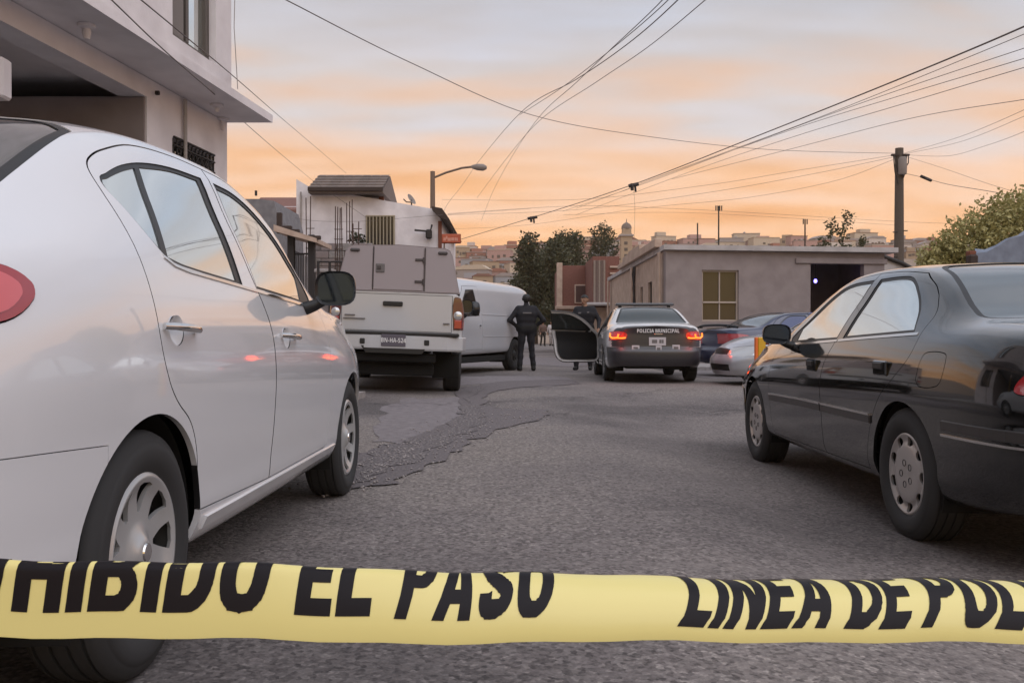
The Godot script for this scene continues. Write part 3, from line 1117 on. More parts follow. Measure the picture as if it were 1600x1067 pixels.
func near_sedan_spec() -> Dictionary:
	return {
		"x0": -0.92, "x1": 3.47, "wheelbase": 2.6, "hub_y": 0.305, "arch": 0.345, "nx": 110, "per": 5, "bulge": 0.035, "gap": 0.0042, "waist": 0.0, "tumble": 0.02,
		"w": [[-0.92, 0.56], [-0.88, 0.66], [-0.8, 0.735], [-0.6, 0.802], [-0.3, 0.836], [0.0, 0.846], [0.5, 0.8475], [2.2, 0.8475], [2.7, 0.84], [3.0, 0.8], [3.25, 0.71], [3.4, 0.6], [3.47, 0.46]],
		"yb": [[-0.92, 0.36], [-0.7, 0.29], [-0.35, 0.255], [0.0, 0.25], [0.3, 0.235], [2.3, 0.23], [2.6, 0.24], [3.0, 0.24], [3.47, 0.3]],
		"ybelt": [[-0.92, 0.9], [-0.8, 0.95], [-0.5, 1.01], [-0.1, 1.045], [0.5, 1.025], [1.5, 0.972], [2.0, 0.94], [2.5, 0.90], [3.0, 0.82], [3.3, 0.7], [3.47, 0.55]],
		"wbelt": [[-0.92, 0.5], [-0.8, 0.675], [-0.5, 0.755], [0.0, 0.79], [0.5, 0.797], [1.5, 0.802], [2.0, 0.8], [2.5, 0.79], [3.0, 0.72], [3.3, 0.58], [3.47, 0.34]],
		"yr": [[-0.92, 1.0], [-0.7, 1.06], [-0.45, 1.125], [-0.2, 1.24], [0.0, 1.33], [0.2, 1.395], [0.45, 1.44], [0.75, 1.46], [1.1, 1.465], [1.4, 1.435], [1.73, 1.34], [1.91, 1.21], [2.09, 1.07], [2.3, 0.985], [2.6, 0.95], [3.0, 0.88], [3.3, 0.76], [3.47, 0.6]],
		"wr": [[-0.92, 0.42], [-0.7, 0.6], [-0.4, 0.585], [0.0, 0.565], [0.4, 0.565], [1.0, 0.575], [1.5, 0.59], [1.9, 0.64], [2.2, 0.7], [2.5, 0.73], [3.0, 0.66], [3.47, 0.3]],
		"yc": [[-0.92, 1.03], [-0.7, 1.085], [-0.45, 1.15], [-0.2, 1.275], [0.0, 1.38], [0.2, 1.455], [0.5, 1.5], [0.75, 1.51], [1.0, 1.51], [1.4, 1.49], [1.7, 1.42], [2.0, 1.26], [2.3, 1.08], [2.45, 1.0], [2.8, 0.975], [3.1, 0.91], [3.3, 0.83], [3.47, 0.66]],
		"tail": [[0.2, 0.1], [0.45, 0.0], [0.7, -0.02], [0.85, 0.02], [1.0, 0.03]],
		"nose": [[0.2, -0.06], [0.45, 0.0], [0.7, -0.06], [0.9, -0.12]],
		"glass_low": 0.99, "glass": M.dark_glass, "side_glass": M.film_glass, "paint": M.white_paint,
		"screens": [
			{"name": "rear_window", "half": [[-0.41, 0.0], [-0.39, 0.5], [-0.34, 0.625, 1], [0.17, 0.552, 1], [0.26, 0.42], [0.3, 0.0]]},
			{"name": "windscreen", "half": [[2.42, 0.0], [2.3, 0.5], [2.2, 0.64, 1], [1.72, 0.5, 1], [1.56, 0.0]]}],
		"doors": [
			{"name": "rear_door", "line": [[0.055, 1.275], [0.045, 1.22], [0.035, 1.08], [0.03, 0.92], [0.045, 0.81], [0.085, 0.725], [0.14, 0.67], [0.24, 0.605], [0.295, 0.52], [0.312, 0.43], [0.295, 0.345, 1], [1.062, 0.325, 1], [1.09, 0.6], [1.088, 0.8], [1.05, 0.95], [1.0, 1.08], [0.975, 1.25], [0.965, 1.435, 1], [0.7, 1.432], [0.4, 1.405], [0.2, 1.352], [0.1, 1.312]],
			"windows": [{"line": [[0.075, 1.245], [0.1, 1.19], [0.16, 1.11], [0.23, 1.058], [0.36, 1.04], [0.86, 1.018, 1], [0.875, 1.2], [0.885, 1.388, 1], [0.62, 1.378], [0.4, 1.352], [0.25, 1.318], [0.13, 1.275]],
				"panes": [[[0.088, 1.243], [0.112, 1.192], [0.168, 1.118], [0.215, 1.078, 1], [0.335, 1.326, 1], [0.25, 1.303], [0.14, 1.266]], [[0.245, 1.064, 1], [0.36, 1.05], [0.815, 1.03, 1], [0.83, 1.2], [0.842, 1.374, 1], [0.62, 1.366], [0.37, 1.334, 1]]]}],
			"bright": [[0.2, 1.062], [0.26, 1.042], [0.36, 1.032], [0.6, 1.022], [0.86, 1.011], [0.985, 1.006]],
			"handle": {"x": 0.17, "y": 0.865, "len": 0.22, "style": "bar"}},
			{"name": "front_door", "line": [[1.062, 0.325, 1], [1.09, 0.6], [1.088, 0.8], [1.05, 0.95], [1.0, 1.08], [0.975, 1.25], [0.965, 1.435, 1], [1.2, 1.428], [1.45, 1.39], [1.68, 1.305], [1.84, 1.18], [1.95, 1.04], [2.02, 0.94], [2.04, 0.75], [2.03, 0.5], [2.0, 0.325, 1]],
			"windows": [{"line": [[1.03, 1.013, 1], [1.5, 0.995], [1.86, 0.978, 1], [1.88, 1.02], [1.8, 1.13], [1.66, 1.25], [1.45, 1.34], [1.22, 1.382], [1.0, 1.39, 1], [1.01, 1.2]],
				"panes": [[[1.05, 1.025, 1], [1.5, 1.007], [1.7, 0.998, 1], [1.76, 1.1, 1], [1.64, 1.232], [1.44, 1.322], [1.22, 1.366], [1.022, 1.374, 1], [1.03, 1.2]]]}],
			"bright": [[0.985, 1.006], [1.25, 0.995], [1.5, 0.985], [1.7, 0.976]],
			"handle": {"x": 1.29, "y": 0.84, "len": 0.22, "style": "bar"},
			"mirror": {"x": 1.7, "y": 0.965, "w": 0.175, "h": 0.15, "depth": 0.10}}],
		"panels": [
			{"name": "bumper", "both": true, "line": [[-1.2, 0.1, 1], [-0.2, 0.1, 1], [-0.24, 0.602, 1], [-0.5, 0.615], [-1.2, 0.64, 1]], "ok": func(c: Vector3) -> bool: return c.z > 0.0, "gap": 0.0022},
			{"name": "lamp_core", "both": true, "line": [[-1.2, 0.855, 1], [-0.8, 0.865], [-0.58, 0.89], [-0.515, 0.925], [-0.515, 0.95], [-0.57, 0.97], [-0.8, 0.98], [-1.2, 0.965, 1]], "ok": func(c: Vector3) -> bool: return c.z > 0.42, "mat": M.lamp_core, "push": 0.006, "gap": 0.0},
			{"name": "tail_lamp", "both": true, "line": [[-1.2, 0.83, 1], [-0.8, 0.842], [-0.57, 0.872], [-0.478, 0.918], [-0.472, 0.955], [-0.54, 0.986], [-0.8, 0.997], [-1.2, 0.98, 1]], "ok": func(c: Vector3) -> bool: return c.z > 0.42, "mat": M.red_lens, "push": 0.004},
			{"name": "bonnet", "proj": 1, "line": [[2.46, -0.62, 1], [2.46, 0.62, 1], [2.9, 0.6], [3.2, 0.5], [3.3, 0.2], [3.3, -0.2], [3.2, -0.5], [2.9, -0.6]], "ok": func(c: Vector3) -> bool: return c.y > 0.7},
			{"name": "headlamp", "both": true, "line": [[2.75, 0.82], [3.0, 0.8], [3.3, 0.68], [3.42, 0.58], [3.2, 0.58], [2.95, 0.68]], "ok": func(c: Vector3) -> bool: return c.z > 0.4, "mat": M.lamp_glass}],
		"wheel": {"r": 0.305, "rim": 0.2, "width": 0.185, "grooves": 4, "openings": 9, "cover": M.silver_cover, "badge": true,
			"profile": [[0.0, 0.014], [0.14, 0.013], [0.24, 0.0], [0.42, -0.012], [0.7, -0.008], [0.88, 0.008], [0.95, 0.014], [1.0, 0.004]],
			"opening": [[-0.03, 0.5, 1], [0.03, 0.5, 1], [0.185, 0.83, 1], [0.09, 0.865, 1], [-0.09, 0.865, 1], [-0.185, 0.83, 1]]}}

func dark_sedan_spec() -> Dictionary:
	return {
		"x0": -1.08, "x1": 3.64, "wheelbase": 2.67, "hub_y": 0.315, "arch": 0.345, "nx": 110, "per": 5, "bulge": 0.05, "gap": 0.0036, "waist": 0.004, "tumble": 0.016,
		"w": [[-1.08, 0.62], [-1.04, 0.72], [-0.95, 0.8], [-0.7, 0.862], [-0.3, 0.885], [0.0, 0.89], [2.4, 0.89], [2.8, 0.875], [3.1, 0.84], [3.4, 0.76], [3.56, 0.66], [3.64, 0.54]],
		"yb": [[-1.08, 0.3], [-0.6, 0.26], [-0.3, 0.24], [0.0, 0.24], [0.3, 0.235], [2.4, 0.23], [2.8, 0.22], [3.64, 0.24]],
		"ybelt": [[-1.08, 0.9], [-0.9, 0.945], [-0.5, 0.975], [0.0, 0.972], [1.0, 0.935], [1.7, 0.905], [2.2, 0.885], [2.7, 0.85], [3.2, 0.77], [3.64, 0.62]],
		"wbelt": [[-1.08, 0.56], [-0.95, 0.72], [-0.6, 0.795], [0.0, 0.815], [1.0, 0.825], [2.0, 0.82], [2.6, 0.79], [3.2, 0.68], [3.64, 0.42]],
		"yr": [[-1.08, 0.96], [-0.8, 1.0], [-0.55, 1.02], [-0.38, 1.035], [-0.2, 1.09], [0.05, 1.205], [0.3, 1.29], [0.55, 1.33], [1.0, 1.345], [1.35, 1.325], [1.65, 1.24], [1.9, 1.13], [2.1, 1.02], [2.3, 0.955], [2.7, 0.91], [3.2, 0.84], [3.5, 0.75], [3.64, 0.68]],
		"wr": [[-1.08, 0.5], [-0.8, 0.66], [-0.45, 0.7], [-0.2, 0.665], [0.1, 0.61], [0.5, 0.575], [1.0, 0.57], [1.4, 0.585], [1.8, 0.64], [2.15, 0.72], [2.6, 0.72], [3.2, 0.6], [3.64, 0.36]],
		"yc": [[-1.08, 0.995], [-0.8, 1.04], [-0.55, 1.055], [-0.38, 1.06], [-0.2, 1.12], [0.05, 1.24], [0.3, 1.325], [0.6, 1.368], [1.0, 1.38], [1.35, 1.36], [1.65, 1.275], [1.9, 1.165], [2.15, 1.02], [2.35, 0.975], [2.7, 0.945], [3.2, 0.88], [3.5, 0.79], [3.64, 0.71]],
		"tail": [[0.2, 0.1], [0.42, 0.01], [0.56, 0.0], [0.62, 0.04], [0.85, 0.04], [1.0, 0.0]],
		"nose": [[0.2, -0.05], [0.45, 0.0], [0.6, -0.04], [0.9, -0.1]],
		"glass_low": 0.985, "glass": M.dark_glass, "side_glass": M.film_glass, "paint": M.black_paint, "moulding_mat": M.black_moulding, "moulding_bright": true, "bright_mat": M.chrome_dull,
		"screens": [
			{"name": "rear_window", "half": [[-0.4, 0.0], [-0.385, 0.5], [-0.34, 0.64], [-0.27, 0.66], [0.2, 0.545], [0.4, 0.5], [0.475, 0.42], [0.5, 0.0]]},
			{"name": "windscreen", "half": [[2.2, 0.0], [2.12, 0.5], [2.03, 0.63, 1], [1.5, 0.5, 1], [1.36, 0.0]]}],
		"doors": [
			{"name": "rear_door", "line": [[-0.05, 0.99], [-0.05, 1.07], [0.06, 1.17, 1], [0.16, 1.225], [0.34, 1.295, 1], [0.6, 1.32], [0.92, 1.33, 1], [1.0, 1.1], [1.05, 0.93], [1.12, 0.7], [1.12, 0.5], [1.1, 0.275, 1], [0.44, 0.275, 1], [0.41, 0.42], [0.34, 0.56], [0.22, 0.68], [0.06, 0.78], [-0.05, 0.88]],
			"windows": [{"line": [[0.03, 0.99, 1], [0.95, 0.955, 1], [0.9, 1.13], [0.85, 1.292, 1], [0.6, 1.292], [0.44, 1.278], [0.3, 1.22], [0.12, 1.1]],
				"panes": [[[0.06, 1.003, 1], [0.92, 0.97, 1], [0.875, 1.13], [0.832, 1.278, 1], [0.6, 1.278], [0.44, 1.262], [0.31, 1.206], [0.14, 1.094]]]}],
			"bright": [[-0.02, 0.983], [0.2, 0.975], [0.6, 0.96], [1.0, 0.944]], "bright_h": 0.016,
			"moulding": [[0.37, 0.54], [0.6, 0.54], [0.85, 0.54], [1.105, 0.54]],
			"handle": {"x": 0.235, "y": 0.81, "len": 0.16, "style": "flap"}},
			{"name": "front_door", "line": [[0.92, 1.33, 1], [1.0, 1.1], [1.05, 0.93], [1.12, 0.7], [1.12, 0.5], [1.1, 0.275, 1], [2.16, 0.275, 1], [2.2, 0.5], [2.2, 0.75], [2.14, 0.9], [2.02, 0.985], [1.85, 1.105], [1.6, 1.235], [1.35, 1.308]],
			"windows": [{"line": [[1.04, 0.95, 1], [1.95, 0.922, 1], [1.96, 0.96], [1.76, 1.09], [1.54, 1.21], [1.3, 1.28], [0.94, 1.292, 1], [0.99, 1.13]],
				"panes": [[[1.065, 0.964, 1], [1.84, 0.94, 1], [1.85, 1.02, 1], [1.74, 1.08], [1.52, 1.195], [1.3, 1.264], [0.963, 1.277, 1], [1.012, 1.13]]]}],
			"bright": [[1.02, 0.943], [1.4, 0.928], [1.9, 0.912]], "bright_h": 0.016,
			"moulding": [[1.125, 0.54], [1.5, 0.54], [1.85, 0.535], [2.19, 0.53]],
			"handle": {"x": 1.285, "y": 0.79, "len": 0.16, "style": "flap"},
			"mirror": {"x": 1.86, "y": 0.905, "reach": 0.015, "w": 0.19, "h": 0.135, "depth": 0.10}}],
		"panels": [
			{"name": "fuel_flap", "side": -1.0, "line": [[-0.16, 0.77, 1], [-0.18, 0.88], [-0.22, 0.9], [-0.36, 0.9], [-0.4, 0.88], [-0.4, 0.79], [-0.36, 0.75], [-0.2, 0.74]], "ok": func(c: Vector3) -> bool: return c.z > 0.4, "gap": 0.004},
			{"name": "tail_lamp", "both": true, "line": [[-1.3, 0.74, 1], [-0.9, 0.745], [-0.865, 0.765], [-0.9, 0.83], [-0.96, 0.87], [-1.3, 0.88, 1]], "ok": func(c: Vector3) -> bool: return c.z > 0.28, "mat": M.red_lens, "push": 0.004},
			{"name": "bumper", "both": true, "line": [[-1.3, 0.1, 1], [-0.33, 0.1, 1], [-0.36, 0.45], [-0.4, 0.605, 1], [-0.9, 0.61], [-1.3, 0.61, 1]], "ok": func(c: Vector3) -> bool: return c.z > 0.0, "gap": 0.003, "push": 0.006},
			{"name": "boot_lid", "proj": 1, "line": [[-0.47, -0.66, 1], [-0.47, 0.66, 1], [-0.8, 0.63], [-1.02, 0.5, 1], [-1.02, -0.5, 1], [-0.8, -0.63]], "ok": func(c: Vector3) -> bool: return c.y > 0.95},
			{"name": "bonnet", "proj": 1, "line": [[2.3, -0.66, 1], [2.3, 0.66, 1], [2.9, 0.62], [3.35, 0.5], [3.48, 0.2], [3.48, -0.2], [3.35, -0.5], [2.9, -0.62]], "ok": func(c: Vector3) -> bool: return c.y > 0.7},
			{"name": "front_bumper", "both": true, "line": [[3.02, 0.1, 1], [4.0, 0.1, 1], [4.0, 0.55, 1], [3.4, 0.56], [3.04, 0.55, 1]], "ok": func(c: Vector3) -> bool: return c.z > 0.0, "gap": 0.003, "push": 0.006},
			{"name": "headlamp", "both": true, "line": [[3.1, 0.75], [3.4, 0.74], [3.6, 0.68], [3.7, 0.6], [3.4, 0.59], [3.1, 0.62]], "ok": func(c: Vector3) -> bool: return c.z > 0.35, "mat": M.lamp_glass}],
		"wheel": {"r": 0.315, "rim": 0.198, "width": 0.195, "grooves": 4, "openings": 9, "cover": M.grey_cover, "lugs": 5,
			"profile": [[0.0, 0.004], [0.5, 0.006], [0.66, 0.004], [0.78, -0.004], [0.88, 0.002], [0.95, 0.008], [1.0, 0.0]],
			"opening": [[-0.09, 0.73], [0.1, 0.70], [0.19, 0.82], [0.14, 0.9], [-0.04, 0.885]]}}

func white_sedan() -> void:
	var r := thing("white_sedan", "white sedan with silver wheel covers parked beside the white two-storey house", "car", Vector3(-1.735, ground_y(-1.7, 2.35), -2.33), PI / 2 - 0.019)
	var s := near_sedan_spec()
	saloon(r, s)
	for sg: float in [-1.0, 1.0]:
		var m := MB.new()
		var pts := []
		for k in 12:
			pts.append([lerpf(0.4, 2.2, k / 11.0), 0.298])
		side_strip(s, pts, 0.045, 0.010, sg, m)
		obj("sill_trim", m, M.white_paint, r)

func black_sedan() -> void:
	var r := thing("black_sedan", "black sedan with grey wheel covers and chrome window mouldings parked beside the open street", "car", Vector3(2.735, ground_y(2.77, 5.5), -4.42), PI / 2 + 0.006)
	var s := dark_sedan_spec()
	saloon(r, s)
	for sg: float in [-1.0, 1.0]:
		var m := MB.new()
		side_strip(s, [[-0.41, 0.585], [-0.55, 0.585], [-0.7, 0.585], [-0.85, 0.585], [-0.95, 0.585]], 0.05, 0.012, sg, m)
		var band := obj("bumper_moulding", m, M.black_moulding, r)
		m = MB.new()
		side_strip(s, [[-0.41, 0.545], [-0.55, 0.545], [-0.7, 0.545], [-0.85, 0.545], [-0.95, 0.545]], 0.013, 0.013, sg, m)
		obj("bumper_trim", m, M.chrome_dull, band)
# a spec stretched to another length, height and width and given other colours
func variant(s: Dictionary, fx: float, fy: float, fz: float, over: Dictionary) -> Dictionary:
	var o := s.duplicate(true)
	for k in ["w", "wbelt", "wr"]:
		for p: Array in o[k]:
			p[0] *= fx
			p[1] *= fz
	for k in ["yb", "ybelt", "yr", "yc"]:
		for p: Array in o[k]:
			p[0] *= fx
			p[1] *= fy
	for k in ["tail", "nose"]:
		for p: Array in o[k]:
			p[0] *= fy
	for k in ["x0", "x1", "wheelbase"]:
		o[k] *= fx
	o.glass_low *= fy
	for g: Dictionary in o.screens:
		for p: Array in g.half:
			p[0] *= fx
			p[1] *= fz
	for d: Dictionary in o.doors:
		for ln: Array in [d.line, d.windows[0].line] + d.windows[0].panes + [d.get("bright", []), d.get("moulding", [])]:
			for p: Array in ln:
				p[0] *= fx
				p[1] *= fy
		for k in ["handle", "mirror"]:
			if d.has(k):
				d[k].x *= fx
				d[k].y *= fy
	for p: Dictionary in o.panels:
		for q: Array in p.line:
			q[0] *= fz if p.get("proj", 0) == 2 else fx
			q[1] *= fz if p.get("proj", 0) == 1 else fy
	for k in over:
		o[k] = over[k]
	return o

func rear_x(s: Dictionary, y: float, z: float) -> float:
	var w: float = s.w[0][1]
	return s.x0 + pchip(s.tail, y) - s.get("bulge", 0.03) * (1.0 - pow(minf(absf(z) / w, 1.0), 2.0))

func lettering(called: String, words: String, size: float, m: Material, parent: Node, at3: Vector3, b: Basis, wide := 1.0, bold := true) -> MeshInstance3D:
	var f := SystemFont.new()
	f.font_names = PackedStringArray(["Droid Sans"])
	f.font_weight = 700 if bold else 400
	var t := TextMesh.new()
	t.font = f
	t.text = words
	t.font_size = 64
	t.pixel_size = size / 46.0
	t.depth = 0.004
	t.material = m
	var o := MeshInstance3D.new()
	o.name = called
	o.mesh = t
	parent.add_child(o, true)
	o.transform = Transform3D(b * Basis.from_scale(Vector3(wide, 1, 1)), at3)
	return o

func drop_panels(s: Dictionary, names: Array) -> void:
	s.panels = s.panels.filter(func(p): return not names.has(p.name))

func police_sedan() -> void:
	var tail := func(c: Vector3) -> bool: return c.x < -0.72
	var s := variant(dark_sedan_spec(), 0.94, 1.0, 0.955, {"nx": 64, "per": 3, "paint": M.police_white, "moulding_mat": M.police_white, "moulding_bright": false, "bright_mat": M.black_trim, "gap": 0.006, "glass": M.police_glass, "side_glass": M.police_glass})
	drop_panels(s, ["tail_lamp", "bumper", "boot_lid", "fuel_flap"])
	for d: Dictionary in s.doors:
		if d.name == "front_door":
			d.trim = true
			d.line = [[0.865, 1.33, 1], [0.94, 1.1], [0.985, 0.93], [1.05, 0.7], [1.07, 0.5], [1.13, 0.36], [1.25, 0.285], [1.5, 0.275, 1], [1.95, 0.275], [2.05, 0.34], [2.07, 0.5], [2.07, 0.75], [2.01, 0.9], [1.9, 0.985], [1.74, 1.105], [1.5, 1.235], [1.27, 1.308]]
	var z1: float = 0.83
	s.panels.append_array([
		{"name": "tail_lamp", "proj": 2, "both": true, "line": [[0.5, 0.8], [0.52, 0.875], [0.7, 0.9], [0.9, 0.88, 1], [0.9, 0.735, 1], [0.72, 0.74], [0.58, 0.77]], "ok": func(c: Vector3) -> bool: return c.x < -0.78 and c.z > 0.3, "mat": M.red_lens, "push": 0.006},
		{"name": "boot_lid", "proj": 2, "line": [[-0.56, 0.6, 1], [0.56, 0.6, 1], [0.6, 0.73], [0.62, 0.93], [0.5, 0.985], [0.0, 0.992], [-0.5, 0.985], [-0.62, 0.93], [-0.6, 0.73]], "ok": tail, "mat": M.police_dark},
		{"name": "bumper", "proj": 2, "line": [[-0.95, 0.08, 1], [0.95, 0.08, 1], [0.95, 0.62, 1], [0.6, 0.63], [-0.6, 0.63], [-0.95, 0.62, 1]], "ok": func(c: Vector3) -> bool: return c.x < -0.62, "mat": M.police_dark, "gap": 0.004},
		{"name": "rear_panel", "proj": 2, "line": [[-0.84, 0.63, 1], [0.84, 0.63, 1], [0.84, 0.96, 1], [-0.84, 0.96, 1]], "ok": func(c: Vector3) -> bool: return c.x < -0.86, "mat": M.police_dark, "gap": 0.003}])
	var r := thing("police_sedan", "black and white police sedan with lit tail lamps and its driver door open", "police car", Vector3(2.5, 0.0, -16.9), PI / 2 - 0.02)
	var part := saloon(r, s)
	# driver's door swung out about its front hinge
	var door: Node3D = part["front_door-1"]
	var hinge := Vector3(2.16 * 0.94, 0, -0.80)
	door.transform = Transform3D(Basis.IDENTITY, hinge) * Transform3D(Basis(Vector3.UP, -1.15), Vector3.ZERO) * Transform3D(Basis.IDENTITY, -hinge)
	# cabin seen through the open door
	var cab := MB.new()
	cab.box(Vector3(1.35, 0.62, 0), Vector3(1.7, 0.5, 1.2), 0.05)
	cab.box(Vector3(0.95, 0.95, -0.38), Vector3(0.16, 0.55, 0.46), 0.06)
	cab.box(Vector3(0.95, 0.95, 0.38), Vector3(0.16, 0.55, 0.46), 0.06)
	obj("seats", cab, M.black_trim, r)
	var back := Basis(Vector3.UP, -PI / 2)
	var lx := rear_x(s, 0.91, 0.0)
	lettering("lettering", "POLICIA MUNICIPAL", 0.062, M.print_white, r, Vector3(rear_x(s, 0.91, 0.15) - 0.012, 0.905, 0.02), back, 0.86)
	var em := MB.new()
	em.box(Vector3(rear_x(s, 0.85, 0.05) - 0.008, 0.852, 0.03), Vector3(0.012, 0.016, 0.14), 0.004)
	obj("badge", em, M.chrome, r)
	var plates := [["number_plate", 0.725, 0.01, 0.29, 0.14], ["sticker", 0.615, -0.36, 0.13, 0.085], ["sticker", 0.6, 0.03, 0.1, 0.1], ["sticker", 0.615, 0.33, 0.13, 0.1]]
	for p: Array in plates:
		var pm := MB.new()
		var x := rear_x(s, p[1], p[2]) - 0.012
		pm.box(Vector3(x, p[1], p[2]), Vector3(0.008, p[4], p[3]), 0.003)
		var pl := obj(p[0], pm, M.plate_white, r)
		if p[0] == "number_plate":
			for k: Array in [[-0.05, 0.09], [0.05, 0.04], [0.09, 0.03]]:
				var q := MB.new()
				q.box(Vector3(x - 0.005, p[1], p[2] + k[0]), Vector3(0.004, 0.06, k[1]), 0.001)
				obj("plate_marking", q, M.plate_grey, pl)
		else:
			var q := MB.new()
			q.box(Vector3(x - 0.005, p[1], p[2]), Vector3(0.004, p[4] * 0.4, p[3] * 0.6), 0.001)
			obj("sticker_print", q, M.plate_grey, pl)
	# lit tubes inside the lamps and the light they throw
	for sg: float in [-1.0, 1.0]:
		var lm := MB.new()
		var pts := []
		for q: Array in [[0.80, 0.865], [0.805, 0.81], [0.765, 0.782], [0.71, 0.785], [0.675, 0.8], [0.665, 0.85]]:
			pts.append(Vector3(rear_x(s, q[1], 0.55) + 0.05 - 0.32 * (0.86 - q[0]) * 0.25 - 0.075 + 0.09 * sstep(0.68, 0.82, q[0]), q[1], q[0] * sg * 0.985))
		lm.tube(pts, 0.014, 8)
		lm.tube([pts[3], pts[3] + Vector3(-0.015, -0.005, -0.1 * sg), pts[3] + Vector3(-0.02, 0.002, -0.17 * sg)], 0.012, 8)
		obj("lamp_tube", lm, M.tail_glow, r)
		var l := OmniLight3D.new()
		l.name = "tail_light"
		l.light_color = Color(1.0, 0.25, 0.08)
		l.light_energy = 0.035
		l.light_size = 0.1
		l.omni_range = 8.0
		l.omni_attenuation = 2.0
		l.shadow_enabled = true
		r.add_child(l, true)
		l.position = Vector3(s.x0 - 0.12, 0.82, 0.7 * sg)
	# light bar on the roof
	var bar := MB.new()
	bar.box(Vector3(0.75, 1.412, 0), Vector3(0.26, 0.055, 1.1), 0.022)
	var bo := obj("light_bar", bar, M.police_dark, r)
	for sg: float in [-1.0, 1.0]:
		var ft := MB.new()
		ft.box(Vector3(0.75, 1.36, 0.46 * sg), Vector3(0.12, 0.05, 0.06), 0.01)
		obj("bar_foot", ft, M.black_trim, bo)

func blue_sedan() -> void:
	var s := variant(dark_sedan_spec(), 0.96, 0.95, 0.96, {"nx": 56, "per": 3, "paint": M.blue_paint, "moulding_mat": M.blue_paint, "moulding_bright": false, "bright_mat": M.chrome_dull, "gap": 0.006, "side_glass": M.blue_glass})
	drop_panels(s, ["fuel_flap"])
	for p: Dictionary in s.panels:
		if p.name == "tail_lamp":
			p.line = [[-1.3, 0.66, 1], [-0.9, 0.66], [-0.72, 0.7], [-0.62, 0.78], [-0.72, 0.84], [-0.95, 0.86], [-1.3, 0.86, 1]]
	var o := Vector3(4.95, ground_y(4.6, 19.0), -19.0)
	var r := thing("blue_sedan", "dark blue sedan with black boot spoiler parked against the grey house", "car", o, 0.36)
	saloon(r, s)
	var sp := MB.new()
	var pts := []
	var rad := []
	for k in 11:
		var z := (k / 10.0 * 2.0 - 1.0) * 0.72
		pts.append(Vector3(-0.97 + 0.10 * pow(absf(z) / 0.72, 2.0), 1.03 - 0.045 * pow(absf(z) / 0.72, 3.0), z))
		rad.append(0.026)
	sp.tube(pts, rad, 8)
	obj("spoiler", sp, M.black_trim, r)
	var w2 := MB.new()
	for sg: float in [-1.0, 1.0]:
		w2.box(Vector3(-0.93, 0.995, 0.5 * sg), Vector3(0.08, 0.05, 0.04), 0.01)
	obj("spoiler_foot", w2, M.black_trim, r)

func silver_sedan() -> void:
	var s := variant(dark_sedan_spec(), 0.97, 0.97, 0.97, {"nx": 64, "per": 3, "paint": M.silver_paint, "moulding_mat": M.silver_paint, "moulding_bright": false, "gap": 0.006, "side_glass": M.film_glass})
	drop_panels(s, ["fuel_flap"])
	for p: Dictionary in s.panels:
		if p.name == "headlamp":
			p.line = [[3.0, 0.6], [3.03, 0.70], [3.25, 0.715], [3.5, 0.67], [3.7, 0.6, 1], [3.7, 0.53, 1], [3.3, 0.545]]
	s.panels = ([{"name": "grille", "proj": 2, "line": [[-0.3, 0.57, 1], [0.3, 0.57, 1], [0.34, 0.66], [-0.34, 0.66]], "ok": func(c: Vector3) -> bool: return c.x > 3.2, "mat": M.black_trim}, {"name": "air_intake", "proj": 2, "line": [[-0.45, 0.3, 1], [0.45, 0.3, 1], [0.45, 0.41, 1], [-0.45, 0.41, 1]], "ok": func(c: Vector3) -> bool: return c.x > 3.2, "mat": M.black_trim}] + s.panels)
	# front end near the street, tail towards the house
	var r := thing("silver_sedan", "silver sedan with clear headlamp parked nose out in front of the blue sedan", "car", Vector3(7.05, -0.06, -16.2), PI + 0.12)
	saloon(r, s)

